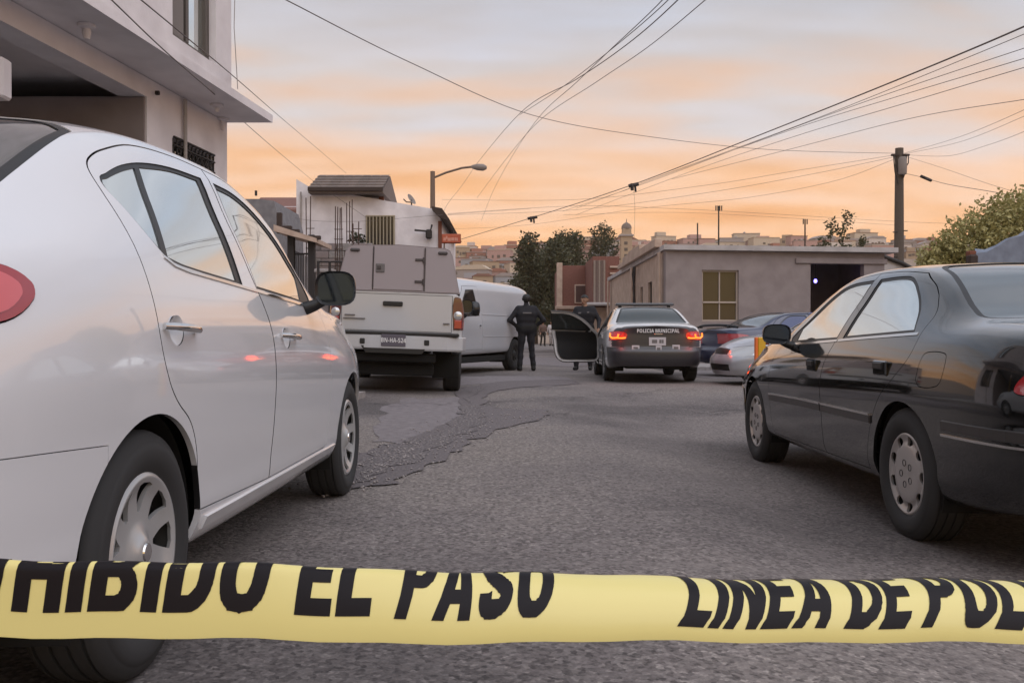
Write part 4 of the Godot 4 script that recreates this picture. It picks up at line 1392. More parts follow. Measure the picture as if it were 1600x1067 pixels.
func pickup_truck() -> void:
	var s := {
		"x0": -1.13, "x1": 4.1, "wheelbase": 3.23, "hub_y": 0.37, "arch": 0.46, "nx": 70, "per": 4, "bulge": 0.004, "gap": 0.006, "tumble": 0.0,
		"w": [[-1.13, 0.875], [-1.1, 0.905], [-1.0, 0.915], [0.0, 0.935], [0.6, 0.915], [3.2, 0.93], [3.8, 0.86], [4.1, 0.66]],
		"yb": [[-1.13, 0.62], [-0.6, 0.58], [0.0, 0.5], [0.7, 0.45], [2.6, 0.45], [3.3, 0.45], [4.1, 0.5]],
		"ybelt": [[-1.13, 1.33], [0.0, 1.33], [1.2, 1.3], [2.4, 1.22], [3.0, 1.12], [4.1, 0.95]],
		"wbelt": [[-1.13, 0.865], [0.0, 0.88], [2.4, 0.87], [3.4, 0.82], [4.1, 0.5]],
		"yr": [[-1.13, 1.385], [0.6, 1.385], [1.0, 1.66], [1.2, 1.7], [2.0, 1.7], [2.3, 1.5], [2.6, 1.24], [3.2, 1.16], [4.1, 1.0]],
		"wr": [[-1.13, 0.82], [0.6, 0.82], [1.0, 0.66], [2.0, 0.66], [2.6, 0.8], [3.2, 0.74], [4.1, 0.45]],
		"yc": [[-1.13, 1.395], [0.6, 1.395], [1.0, 1.72], [1.2, 1.77], [2.0, 1.76], [2.3, 1.55], [2.6, 1.28], [3.2, 1.22], [4.1, 1.04]],
		"tail": [[0.4, 0.0], [1.4, 0.0]], "nose": [[0.4, -0.05], [1.4, -0.1]],
		"glass_low": 1.2, "glass": M.dark_glass, "side_glass": M.dark_glass, "paint": M.truck_white, "screens": [{"name": "windscreen", "half": [[2.56, 0.0], [2.52, 0.6, 1], [2.12, 0.56, 1], [2.06, 0.0]]}],
		"doors": [{"name": "front_door", "line": [[1.15, 0.55, 1], [2.45, 0.55, 1], [2.5, 1.0], [2.45, 1.22], [2.1, 1.62], [1.15, 1.64, 1]], "windows": [{"line": [[1.22, 1.26, 1], [2.3, 1.22, 1], [2.05, 1.56], [1.22, 1.58, 1]], "panes": [[[1.25, 1.28, 1], [2.25, 1.245, 1], [2.03, 1.54], [1.25, 1.555, 1]]]}],
			"handle": {"x": 1.3, "y": 1.08, "len": 0.2, "style": "flap"}, "mirror": {"x": 2.15, "y": 1.2, "w": 0.2, "h": 0.24, "depth": 0.1}}],
		"panels": [
			{"name": "tail_lamp", "proj": 2, "both": true, "line": [[0.775, 1.34], [0.9, 1.34, 1], [0.96, 1.34, 1], [0.96, 0.9, 1], [0.775, 0.9, 1]], "ok": func(c: Vector3) -> bool: return c.x < -0.98 and c.z > 0.4, "mat": M.tail_lens, "push": 0.008},
			{"name": "tailgate", "proj": 2, "line": [[-0.755, 0.86, 1], [0.755, 0.86, 1], [0.755, 1.37, 1], [-0.755, 1.37, 1]], "ok": func(c: Vector3) -> bool: return c.x < -1.0, "gap": 0.007, "push": 0.004},
			{"name": "fuel_flap", "side": 1.0, "line": [[0.45, 0.95], [0.65, 0.95], [0.65, 1.12], [0.45, 1.12]], "ok": func(c: Vector3) -> bool: return c.z < -0.4}],
		"wheel": {"r": 0.37, "rim": 0.215, "width": 0.25, "grooves": 3, "segs": 40, "openings": 6, "cover": M.grey_cover,
			"profile": [[0.0, 0.02], [0.3, 0.015], [0.6, -0.02], [0.9, 0.0], [1.0, 0.01]], "opening": [[-0.14, 0.5], [0.14, 0.5], [0.2, 0.8], [-0.2, 0.8]]}}
	var r := thing("pickup_truck", "white pickup truck with a grey panelled canopy shell over its bed", "pickup truck", Vector3(-1.70, 0.03, -13.85), PI / 2 + 0.075)
	r.rotate_object_local(Vector3(1, 0, 0), 0.034)
	saloon(r, s)
	var back := Basis(Vector3.UP, -PI / 2)
	# rear face plane, set proud of the loft's end
	var X := -1.145
	var h := MB.new()
	h.box(Vector3(X - 0.008, 1.235, -0.06), Vector3(0.03, 0.065, 0.27), 0.01)
	obj("tailgate_handle", h, M.black_trim, r)
	for k: Array in [[-0.64, 1.065, 0.14, 0.02], [-0.58, 1.02, 0.3, 0.016], [0.68, 0.985, 0.09, 0.02]]:
		var q := MB.new()
		q.box(Vector3(X - 0.004, k[1], k[0]), Vector3(0.012, k[3], k[2]), 0.003)
		obj("badge", q, M.plate_grey, r)
	var st := MB.new()
	st.box(Vector3(X - 0.05, 0.83, 0), Vector3(0.14, 0.05, 1.72), 0.015)
	obj("bumper_step", st, M.black_trim, r)
	# bumper: a swept channel that turns round the corners
	var bp := MB.new()
	var path := [[-0.86, 0.93], [-1.0, 0.95], [-1.17, 0.9], [-1.24, 0.7], [-1.25, 0.36], [-1.25, -0.36], [-1.24, -0.7], [-1.17, -0.9], [-1.0, -0.95], [-0.86, -0.93]]
	var prof := [[0.0, 0.81], [0.0, 0.80], [-0.012, 0.79], [-0.012, 0.63], [0.0, 0.605], [0.06, 0.60]]
	for i in path.size() - 1:
		for k in prof.size() - 1:
			var q := []
			for e: Array in [[0, 0], [1, 0], [1, 1], [0, 1]]:
				var c: Array = path[i + e[0]]
				var pf: Array = prof[k + e[1]]
				q.append(Vector3(c[0] + pf[0] * (1.0 if absf(c[1]) < 0.92 else 0.0), pf[1], c[1] - signf(c[1]) * pf[0] * (1.0 if absf(c[1]) > 0.85 else 0.0)))
			bp.quad(q[0], q[1], q[2], q[3], Vector3(-1, 0.1, signf(path[i][1]) * 0.5))
	for i in path.size() - 1:
		bp.quad(Vector3(path[i][0], 0.81, path[i][1]), Vector3(path[i + 1][0], 0.81, path[i + 1][1]), Vector3(-0.9, 0.81, path[i + 1][1] * 0.9), Vector3(-0.9, 0.81, path[i][1] * 0.9), Vector3.UP)
	var bpo := obj("bumper", bp, M.truck_white, r)
	for z: float in [-0.45, 0.42]:
		var q := MB.new()
		q.box(Vector3(-1.262, 0.715, z), Vector3(0.02, 0.075, 0.07), 0.01)
		obj("bumper_socket", q, M.black_trim, bpo)
	var sk := MB.new()
	sk.prism(poly([[-0.47, 0.655], [0.42, 0.655], [0.36, 0.56], [-0.4, 0.56]]), -0.03, 0.03, Vector3(-1.23, 0, 0), Basis(Vector3(0, 0, 1), Vector3(0, 1, 0), Vector3(-1, 0, 0)))
	obj("bumper_valance", sk, M.black_trim, r)
	var np := MB.new()
	np.box(Vector3(-1.27, 0.735, -0.03), Vector3(0.012, 0.16, 0.33), 0.004)
	var npo := obj("number_plate", np, M.plate_slate, r)
	lettering("plate_lettering", "BN-HA-524", 0.06, M.print_white, npo, Vector3(-1.279, 0.735, -0.03), back, 0.8)
	# white reversing lens and red lower lens inside each cluster
	for sg: float in [-1.0, 1.0]:
		var q := MB.new()
		q.lathe([Vector2(0.0, 0.0), Vector2(0.05, 0.0), Vector2(0.06, -0.01)], 20, Vector3(X - 0.004, 1.1, 0.835 * sg), Basis(Vector3(0, 1, 0), Vector3(-1, 0, 0), Vector3(0, 0, 1)))
		obj("reversing_lens", q, M.lamp_glass, r)
		var q2 := MB.new()
		q2.box(Vector3(X - 0.002, 0.98, 0.838 * sg), Vector3(0.016, 0.12, 0.1), 0.008)
		obj("brake_lens", q2, M.red_lens, r)
	# canopy shell: sides lean in, rear face of three riveted panels
	var cap := MB.new()
	var sec := [[0.855, 1.40], [0.84, 1.45], [0.735, 1.92], [0.70, 1.99], [0.63, 2.025], [0.0, 2.05], [-0.63, 2.025], [-0.70, 1.99], [-0.735, 1.92], [-0.84, 1.45], [-0.855, 1.40]]
	for i in sec.size() - 1:
		var a := Vector2(sec[i][0], sec[i][1])
		var b := Vector2(sec[i + 1][0], sec[i + 1][1])
		cap.quad(Vector3(-1.1, a.y, a.x), Vector3(0.85, a.y, a.x), Vector3(0.85, b.y, b.x), Vector3(-1.1, b.y, b.x), Vector3(0, a.y + b.y - 3.2, a.x + b.x))
	cap.prism(poly(sec), -1.095, -1.07, Vector3.ZERO, Basis(Vector3(0, 0, 1), Vector3(0, 1, 0), Vector3(1, 0, 0)))
	cap.prism(poly(sec), 0.82, 0.85, Vector3.ZERO, Basis(Vector3(0, 0, 1), Vector3(0, 1, 0), Vector3(1, 0, 0)))
	var co := obj("canopy_shell", cap, M.canopy_grey, r)
	var zy := Basis(Vector3(0, 0, 1), Vector3(0, 1, 0), Vector3(1, 0, 0))
	var pans := [[[-0.835, 1.415], [-0.36, 1.415], [-0.36, 2.02], [-0.62, 2.01], [-0.69, 1.975], [-0.722, 1.915]], [[0.37, 1.415], [0.835, 1.415], [0.722, 1.915], [0.69, 1.975], [0.62, 2.01], [0.37, 2.02]]]
	for p: Array in pans:
		var q := MB.new()
		q.prism(poly(p), -1.106, -1.09, Vector3.ZERO, zy)
		obj("rear_panel", q, M.canopy_grey, co)
	var dr := MB.new()
	dr.prism(poly([[-0.335, 1.43], [0.335, 1.43], [0.335, 2.01], [-0.335, 2.01]]), -1.114, -1.09, Vector3.ZERO, zy)
	obj("hatch_door", dr, M.canopy_grey, co)
	for z: float in [-0.347, 0.357]:
		var q := MB.new()
		q.box(Vector3(-1.108, 1.72, z), Vector3(0.012, 0.6, 0.012), 0.003)
		obj("hatch_seal", q, M.canopy_dark, co)
	for y: float in [1.55, 1.85]:
		var q := MB.new()
		q.box(Vector3(-1.12, y, 0.29), Vector3(0.016, 0.035, 0.13), 0.004)
		q.tube([Vector3(-1.122, y - 0.035, 0.34), Vector3(-1.122, y + 0.035, 0.34)], 0.014, 8)
		obj("hinge", q, M.canopy_dark, co)
	var lk := MB.new()
	lk.box(Vector3(-1.12, 1.72, -0.25), Vector3(0.014, 0.12, 0.12), 0.006)
	var lo := obj("latch_plate", lk, M.plate_grey, co)
	var lk2 := MB.new()
	lk2.box(Vector3(-1.132, 1.725, -0.265), Vector3(0.014, 0.05, 0.05), 0.004)
	obj("latch", lk2, M.canopy_dark, lo)
	for z: float in [-0.6, 0.6]:
		var q := MB.new()
		q.box(Vector3(-1.116, 1.955, z), Vector3(0.03, 0.045, 0.13), 0.014)
		obj("marker_lamp", q, M.canopy_dark, co)
	var hit := MB.new()
	hit.tube([Vector3(0.0, 0.37, -0.75), Vector3(0.0, 0.37, 0.75)], 0.05, 8)
	hit.lathe([Vector2(0.0, -0.13), Vector2(0.1, -0.1), Vector2(0.14, 0.0), Vector2(0.1, 0.1), Vector2(0.0, 0.13)], 14, Vector3(0, 0.37, 0.05))
	obj("rear_axle", hit, M.under, r)
	var fr := MB.new()
	fr.box(Vector3(-1.0, 0.5, 0.0), Vector3(0.3, 0.12, 1.1), 0.02)
	obj("cross_member", fr, M.under, r)

func white_van() -> void:
	var s := {
		"x0": -1.35, "x1": 4.35, "wheelbase": 3.5, "hub_y": 0.36, "arch": 0.44, "nx": 80, "per": 4, "bulge": 0.03, "gap": 0.006, "tumble": 0.02, "waist": 0.006,
		"w": [[-1.35, 0.88], [-1.3, 0.95], [-1.15, 0.99], [0.0, 1.0], [3.0, 1.0], [3.8, 0.96], [4.2, 0.88], [4.35, 0.75]],
		"yb": [[-1.35, 0.5], [-0.5, 0.46], [0.0, 0.45], [3.5, 0.42], [4.35, 0.45]],
		"ybelt": [[-1.35, 1.25], [2.0, 1.25], [3.0, 1.22], [3.6, 1.18], [4.0, 1.08], [4.35, 0.95]],
		"wbelt": [[-1.35, 0.85], [-1.2, 0.95], [0.0, 0.965], [3.0, 0.965], [3.8, 0.9], [4.35, 0.62]],
		"yr": [[-1.35, 1.86], [-1.2, 1.9], [0.0, 1.93], [2.3, 1.92], [2.7, 1.86], [3.1, 1.62], [3.45, 1.36], [3.7, 1.22], [4.1, 1.13], [4.35, 1.0]],
		"wr": [[-1.35, 0.72], [-1.2, 0.8], [0.0, 0.82], [2.3, 0.81], [3.1, 0.82], [3.6, 0.84], [4.1, 0.72], [4.35, 0.55]],
		"yc": [[-1.35, 1.98], [-1.2, 2.05], [0.0, 2.1], [2.3, 2.08], [2.7, 1.99], [3.1, 1.72], [3.45, 1.42], [3.7, 1.27], [4.1, 1.18], [4.35, 1.03]],
		"tail": [[0.4, 0.0], [1.4, 0.0], [2.1, 0.08]], "nose": [[0.4, 0.0], [1.2, -0.1]],
		"glass_low": 1.2, "glass": M.dark_glass, "side_glass": M.cab_dark, "paint": M.van_white,
		"screens": [{"name": "windscreen", "half": [[3.62, 0.0], [3.5, 0.66], [3.36, 0.77, 1], [2.86, 0.72, 1], [2.76, 0.0]]}],
		"doors": [{"name": "front_door", "line": [[2.02, 0.52, 1], [2.95, 0.52, 1], [3.1, 0.8], [3.2, 1.2], [3.12, 1.45], [2.72, 1.86, 1], [2.02, 1.88, 1]], "windows": [{"line": [[2.12, 1.24, 1], [3.08, 1.2, 1], [2.98, 1.42], [2.66, 1.78, 1], [2.26, 1.8, 1]], "panes": [[[2.16, 1.265, 1], [3.03, 1.23, 1], [2.95, 1.41], [2.65, 1.755, 1], [2.28, 1.775, 1]]]}],
			"handle": {"x": 2.17, "y": 1.02, "len": 0.08, "style": "flap"}, "mirror": {"x": 2.95, "y": 1.2, "reach": 0.12, "w": 0.24, "h": 0.3, "depth": 0.12}}],
		"panels": [
			{"name": "sliding_door", "side": 1.0, "line": [[0.75, 0.52, 1], [1.95, 0.52, 1], [1.95, 1.86, 1], [0.75, 1.86, 1]], "ok": func(c: Vector3) -> bool: return c.z > 0.4},
			{"name": "tail_lamp", "both": true, "line": [[-1.5, 1.0, 1], [-1.22, 1.0, 1], [-1.22, 1.4, 1], [-1.5, 1.4, 1]], "ok": func(c: Vector3) -> bool: return c.z > 0.5, "mat": M.red_lens, "push": 0.006}],
		"wheel": {"r": 0.37, "rim": 0.2, "width": 0.23, "grooves": 3, "segs": 40, "openings": 8, "cover": M.steel_dark,
			"profile": [[0.0, 0.03], [0.3, 0.02], [0.6, -0.02], [0.9, 0.0], [1.0, 0.01]], "opening": [[-0.08, 0.6], [0.08, 0.6], [0.1, 0.75], [-0.1, 0.75]]}}
	# stands askew across the lane, its nose behind the pickup
	var dirv := Vector2(-0.36, 0.933)     # heading: x, towards the camera
	var yaw := atan2(-dirv.y, dirv.x)
	var left := Vector3(0.933, 0, 0.36)
	var rear_left := Vector3(0.40, 0, -23.1)
	var o := rear_left - left * 0.82 + Vector3(dirv.x, 0, dirv.y) * 1.3
	var r := thing("white_van", "white windowless cargo van with black door mirror parked askew beyond the pickup", "van", o, yaw)
	saloon(r, s)
	for sg: float in [-1.0, 1.0]:
		for y: float in [0.8, 1.28]:
			var q := MB.new()
			side_strip(s, [[-1.1, y], [-0.5, y], [0.5, y], [1.3, y], [1.98, y]], 0.03, 0.008, sg, q)
			obj("body_rib", q, M.van_white, r)
	var bp := MB.new()
	bp.box(Vector3(-1.42, 0.55, 0), Vector3(0.14, 0.16, 1.8), 0.03)
	bp.box(Vector3(4.38, 0.55, 0), Vector3(0.16, 0.18, 1.8), 0.04)
	obj("bumper", bp, M.black_trim, r)
func vehicle_materials() -> void:
	paint("police_white", lin(0.62, 0.60, 0.59), 0.4)
	paint("police_dark", lin(0.014, 0.014, 0.02), 0.5, 0.0, 0.3)
	mat("police_glass", lin(0.10, 0.11, 0.11), 0.06, 0.75)
	paint("van_white", lin(0.44, 0.45, 0.48), 0.4, 0.0, 0.15)
	paint("blue_paint", lin(0.012, 0.018, 0.06), 0.35)
	paint("silver_paint", lin(0.42, 0.43, 0.46), 0.4, 0.3)
	paint("truck_white", lin(0.46, 0.47, 0.49), 0.4, 0.0, 0.1)
	mat("blue_glass", lin(0.06, 0.07, 0.12), 0.05, 0.6)
	mat("cab_dark", lin(0.008, 0.008, 0.009), 0.08)
	mat("canopy_grey", lin(0.34, 0.30, 0.31), 0.5)
	mat("canopy_dark", lin(0.06, 0.05, 0.05), 0.5)
	mat("plate_white", lin(0.5, 0.48, 0.5), 0.5)
	mat("plate_grey", lin(0.14, 0.13, 0.13), 0.5)
	mat("plate_slate", lin(0.10, 0.09, 0.115), 0.5)
	mat("print_white", lin(0.7, 0.7, 0.7), 0.5)
	paint("tail_lens", lin(0.10, 0.025, 0.028), 0.2)
	var t := mat("tail_glow", lin(1.0, 0.25, 0.05), 0.4)
	t.emission_enabled = true
	t.emission = Color(1.0, 0.42, 0.10)
	t.emission_energy_multiplier = 2.2
func street_materials() -> void:
	var ty := mat("tape_yellow", lin(0.76, 0.67, 0.26), 0.34)
	ty.backlight_enabled = true
	ty.backlight = Color(0.22, 0.2, 0.08)
	mat("tape_black", lin(0.010, 0.008, 0.010), 0.45).metallic_specular = 0.3
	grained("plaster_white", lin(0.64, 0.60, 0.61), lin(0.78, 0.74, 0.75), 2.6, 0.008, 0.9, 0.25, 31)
	grained("plaster_dim", lin(0.30, 0.27, 0.25), lin(0.40, 0.37, 0.35), 2.0, 0.01, 0.9, 0.2, 32)
	grained("concrete", lin(0.24, 0.22, 0.21), lin(0.36, 0.33, 0.32), 1.6, 0.02, 0.9, 0.3, 33)
	grained("concrete_dark", lin(0.10, 0.09, 0.09), lin(0.16, 0.15, 0.14), 1.6, 0.02, 0.9, 0.2, 34)
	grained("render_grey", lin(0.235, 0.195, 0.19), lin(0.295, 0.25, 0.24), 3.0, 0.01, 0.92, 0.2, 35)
	grained("render_dim", lin(0.15, 0.13, 0.125), lin(0.22, 0.19, 0.185), 2.0, 0.015, 0.92, 0.2, 36)
	grained("render_pale", lin(0.38, 0.35, 0.34), lin(0.48, 0.45, 0.44), 2.4, 0.01, 0.92, 0.2, 37)
	grained("render_warm", lin(0.42, 0.31, 0.245), lin(0.52, 0.40, 0.32), 2.4, 0.012, 0.92, 0.2, 38)
	grained("render_slate", lin(0.16, 0.155, 0.165), lin(0.22, 0.215, 0.225), 2.0, 0.012, 0.92, 0.0, 40)
	grained("brick", lin(0.16, 0.065, 0.05), lin(0.24, 0.11, 0.085), 0.9, 0.03, 0.9, 0.3, 41)
	mat("brick_dark", lin(0.08, 0.04, 0.035), 0.7)
	mat("dark_metal", lin(0.025, 0.022, 0.022), 0.6, 0.2)
	mat("bronze_frame", lin(0.10, 0.085, 0.075), 0.5, 0.3)
	mat("frame_pale", lin(0.40, 0.33, 0.28), 0.6)
	mat("frame_tan", lin(0.34, 0.29, 0.21), 0.7)
	mat("curtain_grey", lin(0.20, 0.18, 0.17), 0.9)
	mat("curtain_tan", lin(0.20, 0.15, 0.10), 0.9)
	mat("window_dim", lin(0.05, 0.04, 0.03), 0.1)
	mat("yellow_paint", lin(0.62, 0.36, 0.02), 0.5)
	mat("orange_paint", lin(0.75, 0.16, 0.03), 0.5)
	mat("red_dark", lin(0.12, 0.015, 0.015), 0.4)
	grained("roof_brown", lin(0.14, 0.11, 0.10), lin(0.20, 0.165, 0.145), 1.2, 0.04, 0.95, 0.0, 42)
	grained("roof_brown_b", lin(0.125, 0.10, 0.09), lin(0.18, 0.15, 0.13), 1.1, 0.04, 0.95, 0.0, 43)
	grained("roof_brown_c", lin(0.15, 0.12, 0.105), lin(0.21, 0.17, 0.15), 1.3, 0.04, 0.95, 0.0, 44)
	grained("roof_red", lin(0.16, 0.075, 0.06), lin(0.22, 0.12, 0.10), 1.3, 0.03, 0.95, 0.0, 45)
	mat("dark_wood", lin(0.045, 0.03, 0.025), 0.85)
	mat("red_wood", lin(0.17, 0.055, 0.03), 0.8)
	mat("orange_wood", lin(0.42, 0.17, 0.07), 0.7)
	grained("plank_a", lin(0.22, 0.17, 0.14), lin(0.30, 0.24, 0.20), 0.8, 0.03, 0.9, 0.0, 46)
	grained("plank_b", lin(0.13, 0.09, 0.08), lin(0.18, 0.13, 0.11), 0.8, 0.03, 0.9, 0.0, 47)
	grained("pole_wood", lin(0.07, 0.055, 0.045), lin(0.13, 0.105, 0.085), 0.7, 0.03, 0.95, 0.3, 48)
	mat("lamp_pole", lin(0.17, 0.12, 0.09), 0.6, 0.3)
	mat("dish_grey", lin(0.22, 0.19, 0.17), 0.6)
	mat("rust", lin(0.07, 0.04, 0.03), 0.9)
	mat("sign_orange", lin(0.42, 0.09, 0.04), 0.5)
	mat("sign_frame", lin(0.25, 0.06, 0.02), 0.5)
	mat("sign_pale", lin(0.58, 0.26, 0.19), 0.6)
	grained("tarp_blue", lin(0.13, 0.15, 0.20), lin(0.18, 0.21, 0.27), 1.5, 0.02, 0.6, 0.0, 49)
	grained("earth", lin(0.20, 0.15, 0.12), lin(0.32, 0.25, 0.20), 60.0, 0.02, 0.95, 0.0, 50)
	grained("concrete_old", lin(0.15, 0.13, 0.132), lin(0.215, 0.19, 0.192), 1.8, 0.03, 0.92, 0.4, 51)
	var br := grained("broken_road", lin(0.05, 0.042, 0.042), lin(0.27, 0.235, 0.232), 1.1, 0.07, 0.85, 1.0, 52, FastNoiseLite.TYPE_SIMPLEX)
	br.uv1_scale = Vector3.ONE * 0.8
	grained("road_stain", lin(0.10, 0.085, 0.085), lin(0.17, 0.145, 0.145), 1.0, 0.06, 0.8, 0.6, 53, FastNoiseLite.TYPE_SIMPLEX)
	mat("tar", lin(0.05, 0.043, 0.044), 0.9)
	mat("pebble", lin(0.30, 0.27, 0.26), 0.9)
	var lf := mat("leaf_olive", lin(0.27, 0.24, 0.09), 0.6)
	var lf2 := mat("leaf_light", lin(0.40, 0.36, 0.15), 0.6)
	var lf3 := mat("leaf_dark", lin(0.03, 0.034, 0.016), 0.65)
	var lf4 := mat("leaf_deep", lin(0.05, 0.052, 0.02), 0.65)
	for l: StandardMaterial3D in [lf, lf2, lf3, lf4]:
		l.backlight_enabled = true
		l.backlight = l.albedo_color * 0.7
	mat("bark", lin(0.07, 0.05, 0.04), 0.95)
	var sk := mat("figure", Color.WHITE, 0.8)
	sk.vertex_color_use_as_albedo = true
	mat("hair_black", lin(0.01, 0.009, 0.009), 0.6)
	for c: Array in [["far_cream", 0.50, 0.42, 0.33], ["far_pink", 0.42, 0.26, 0.24], ["far_white", 0.58, 0.52, 0.48], ["far_grey", 0.30, 0.27, 0.27], ["far_tan", 0.36, 0.27, 0.19], ["far_blue", 0.30, 0.32, 0.36], ["far_brick", 0.30, 0.13, 0.10]]:
		mat(c[0], lin(c[1], c[2], c[3]), 0.9)
	mat("far_window", lin(0.06, 0.055, 0.06), 0.3)
	mat("cable", lin(0.13, 0.105, 0.10), 0.7)
	var v := mat("violet_glow", lin(0.5, 0.45, 1.0), 0.4)
	v.emission_enabled = true
	v.emission = Color(0.55, 0.5, 1.0)
	v.emission_energy_multiplier = 4.0
# ---------------------------------------------------------------- barrier tape
# The tape runs across the street 0.72 m ahead; its top edge is folded over to the back on one side and only curls on the other.
const TAPE_D := 0.72
const TAPE_W := 0.104

func tape_point(x: float, v: float) -> Array:
	# v: 0 at the lower edge .. 1 at the upper edge, measured along the plastic
	var t := sstep(-0.42, 0.2, x)
	var curl := 2.55 + 0.10 * sin(x * 6.0)
	var n := 40
	var ang := 0.03
	var y := 0.0
	var z := 0.0
	var ripple := 0.0012 * sin(x * 23.0) + 0.0008 * sin(x * 57.0 + 1.0)
	for k in n:
		var s := (k + 0.5) / n
		if s > v:
			break
		ang = lerpf(0.10 + 2.8 * sstep(0.46, 0.72 + 0.03 * sin(x * 9.0), s), curl * s + 0.06, t)
		var ds := minf(v - float(k) / n, 1.0 / n) * TAPE_W
		y += cos(ang) * ds
		z -= sin(ang) * ds
	var low := 0.612 - 0.002 * sstep(0.0, 0.4, x) + 0.003 * sin(x * 2.4 + 0.4) - 0.0035 * sstep(-0.35, -0.1, x) * (1.0 - sstep(0.0, 0.2, x)) + 0.012 * maxf(0.0, absf(x) - 0.6) + ripple
	return [Vector3(x, low + y, -TAPE_D + z + 0.02 * sin(x * 1.7)), Vector3(0, sin(ang), cos(ang))]

func tape() -> void:
	var r := thing("barrier_tape", "yellow plastic police line tape with black lettering stretched across the street", "barrier tape")
	var m := MB.new()
	var nu := 150
	var nv := 28
	for i in nu:
		for j in nv:
			var q := []
			var nn := []
			for e: Array in [[0, 0], [1, 0], [1, 1], [0, 1]]:
				var p := tape_point(lerpf(-1.9, 1.9, float(i + e[0]) / nu), float(j + e[1]) / nv)
				q.append(p[0])
				nn.append(p[1])
			m.smooth_quad(q, nn)
	obj("ribbon", m, M.tape_yellow, r)
	# words: [text, left end x, width, foot, cap height, slant]
	var rows := [["PRO", -0.53, 0.122, 0.196, 0.62, 0.0055, 0.0], ["HIBIDO", -0.398, 0.202, 0.196, 0.62, 0.0055, 0.0], ["EL", -0.172, 0.060, 0.190, 0.62, 0.004, 0.0], ["PASO", -0.093, 0.121, 0.182, 0.61, 0.004, 0.004], ["LINEA", 0.128, 0.114, 0.10, 0.61, 0.001, 0.012], ["DE", 0.2555, 0.047, 0.10, 0.61, 0.001, 0.012], ["POLICIA", 0.3145, 0.158, 0.105, 0.61, 0.001, 0.013], ["PROHIBIDO", 0.66, 0.335, 0.11, 0.66, 0.001, 0.01], ["POLICIA", -0.95, 0.2, 0.18, 0.62, 0.005, 0.0]]
	for w: Array in rows:
		words_on_tape(r, w)

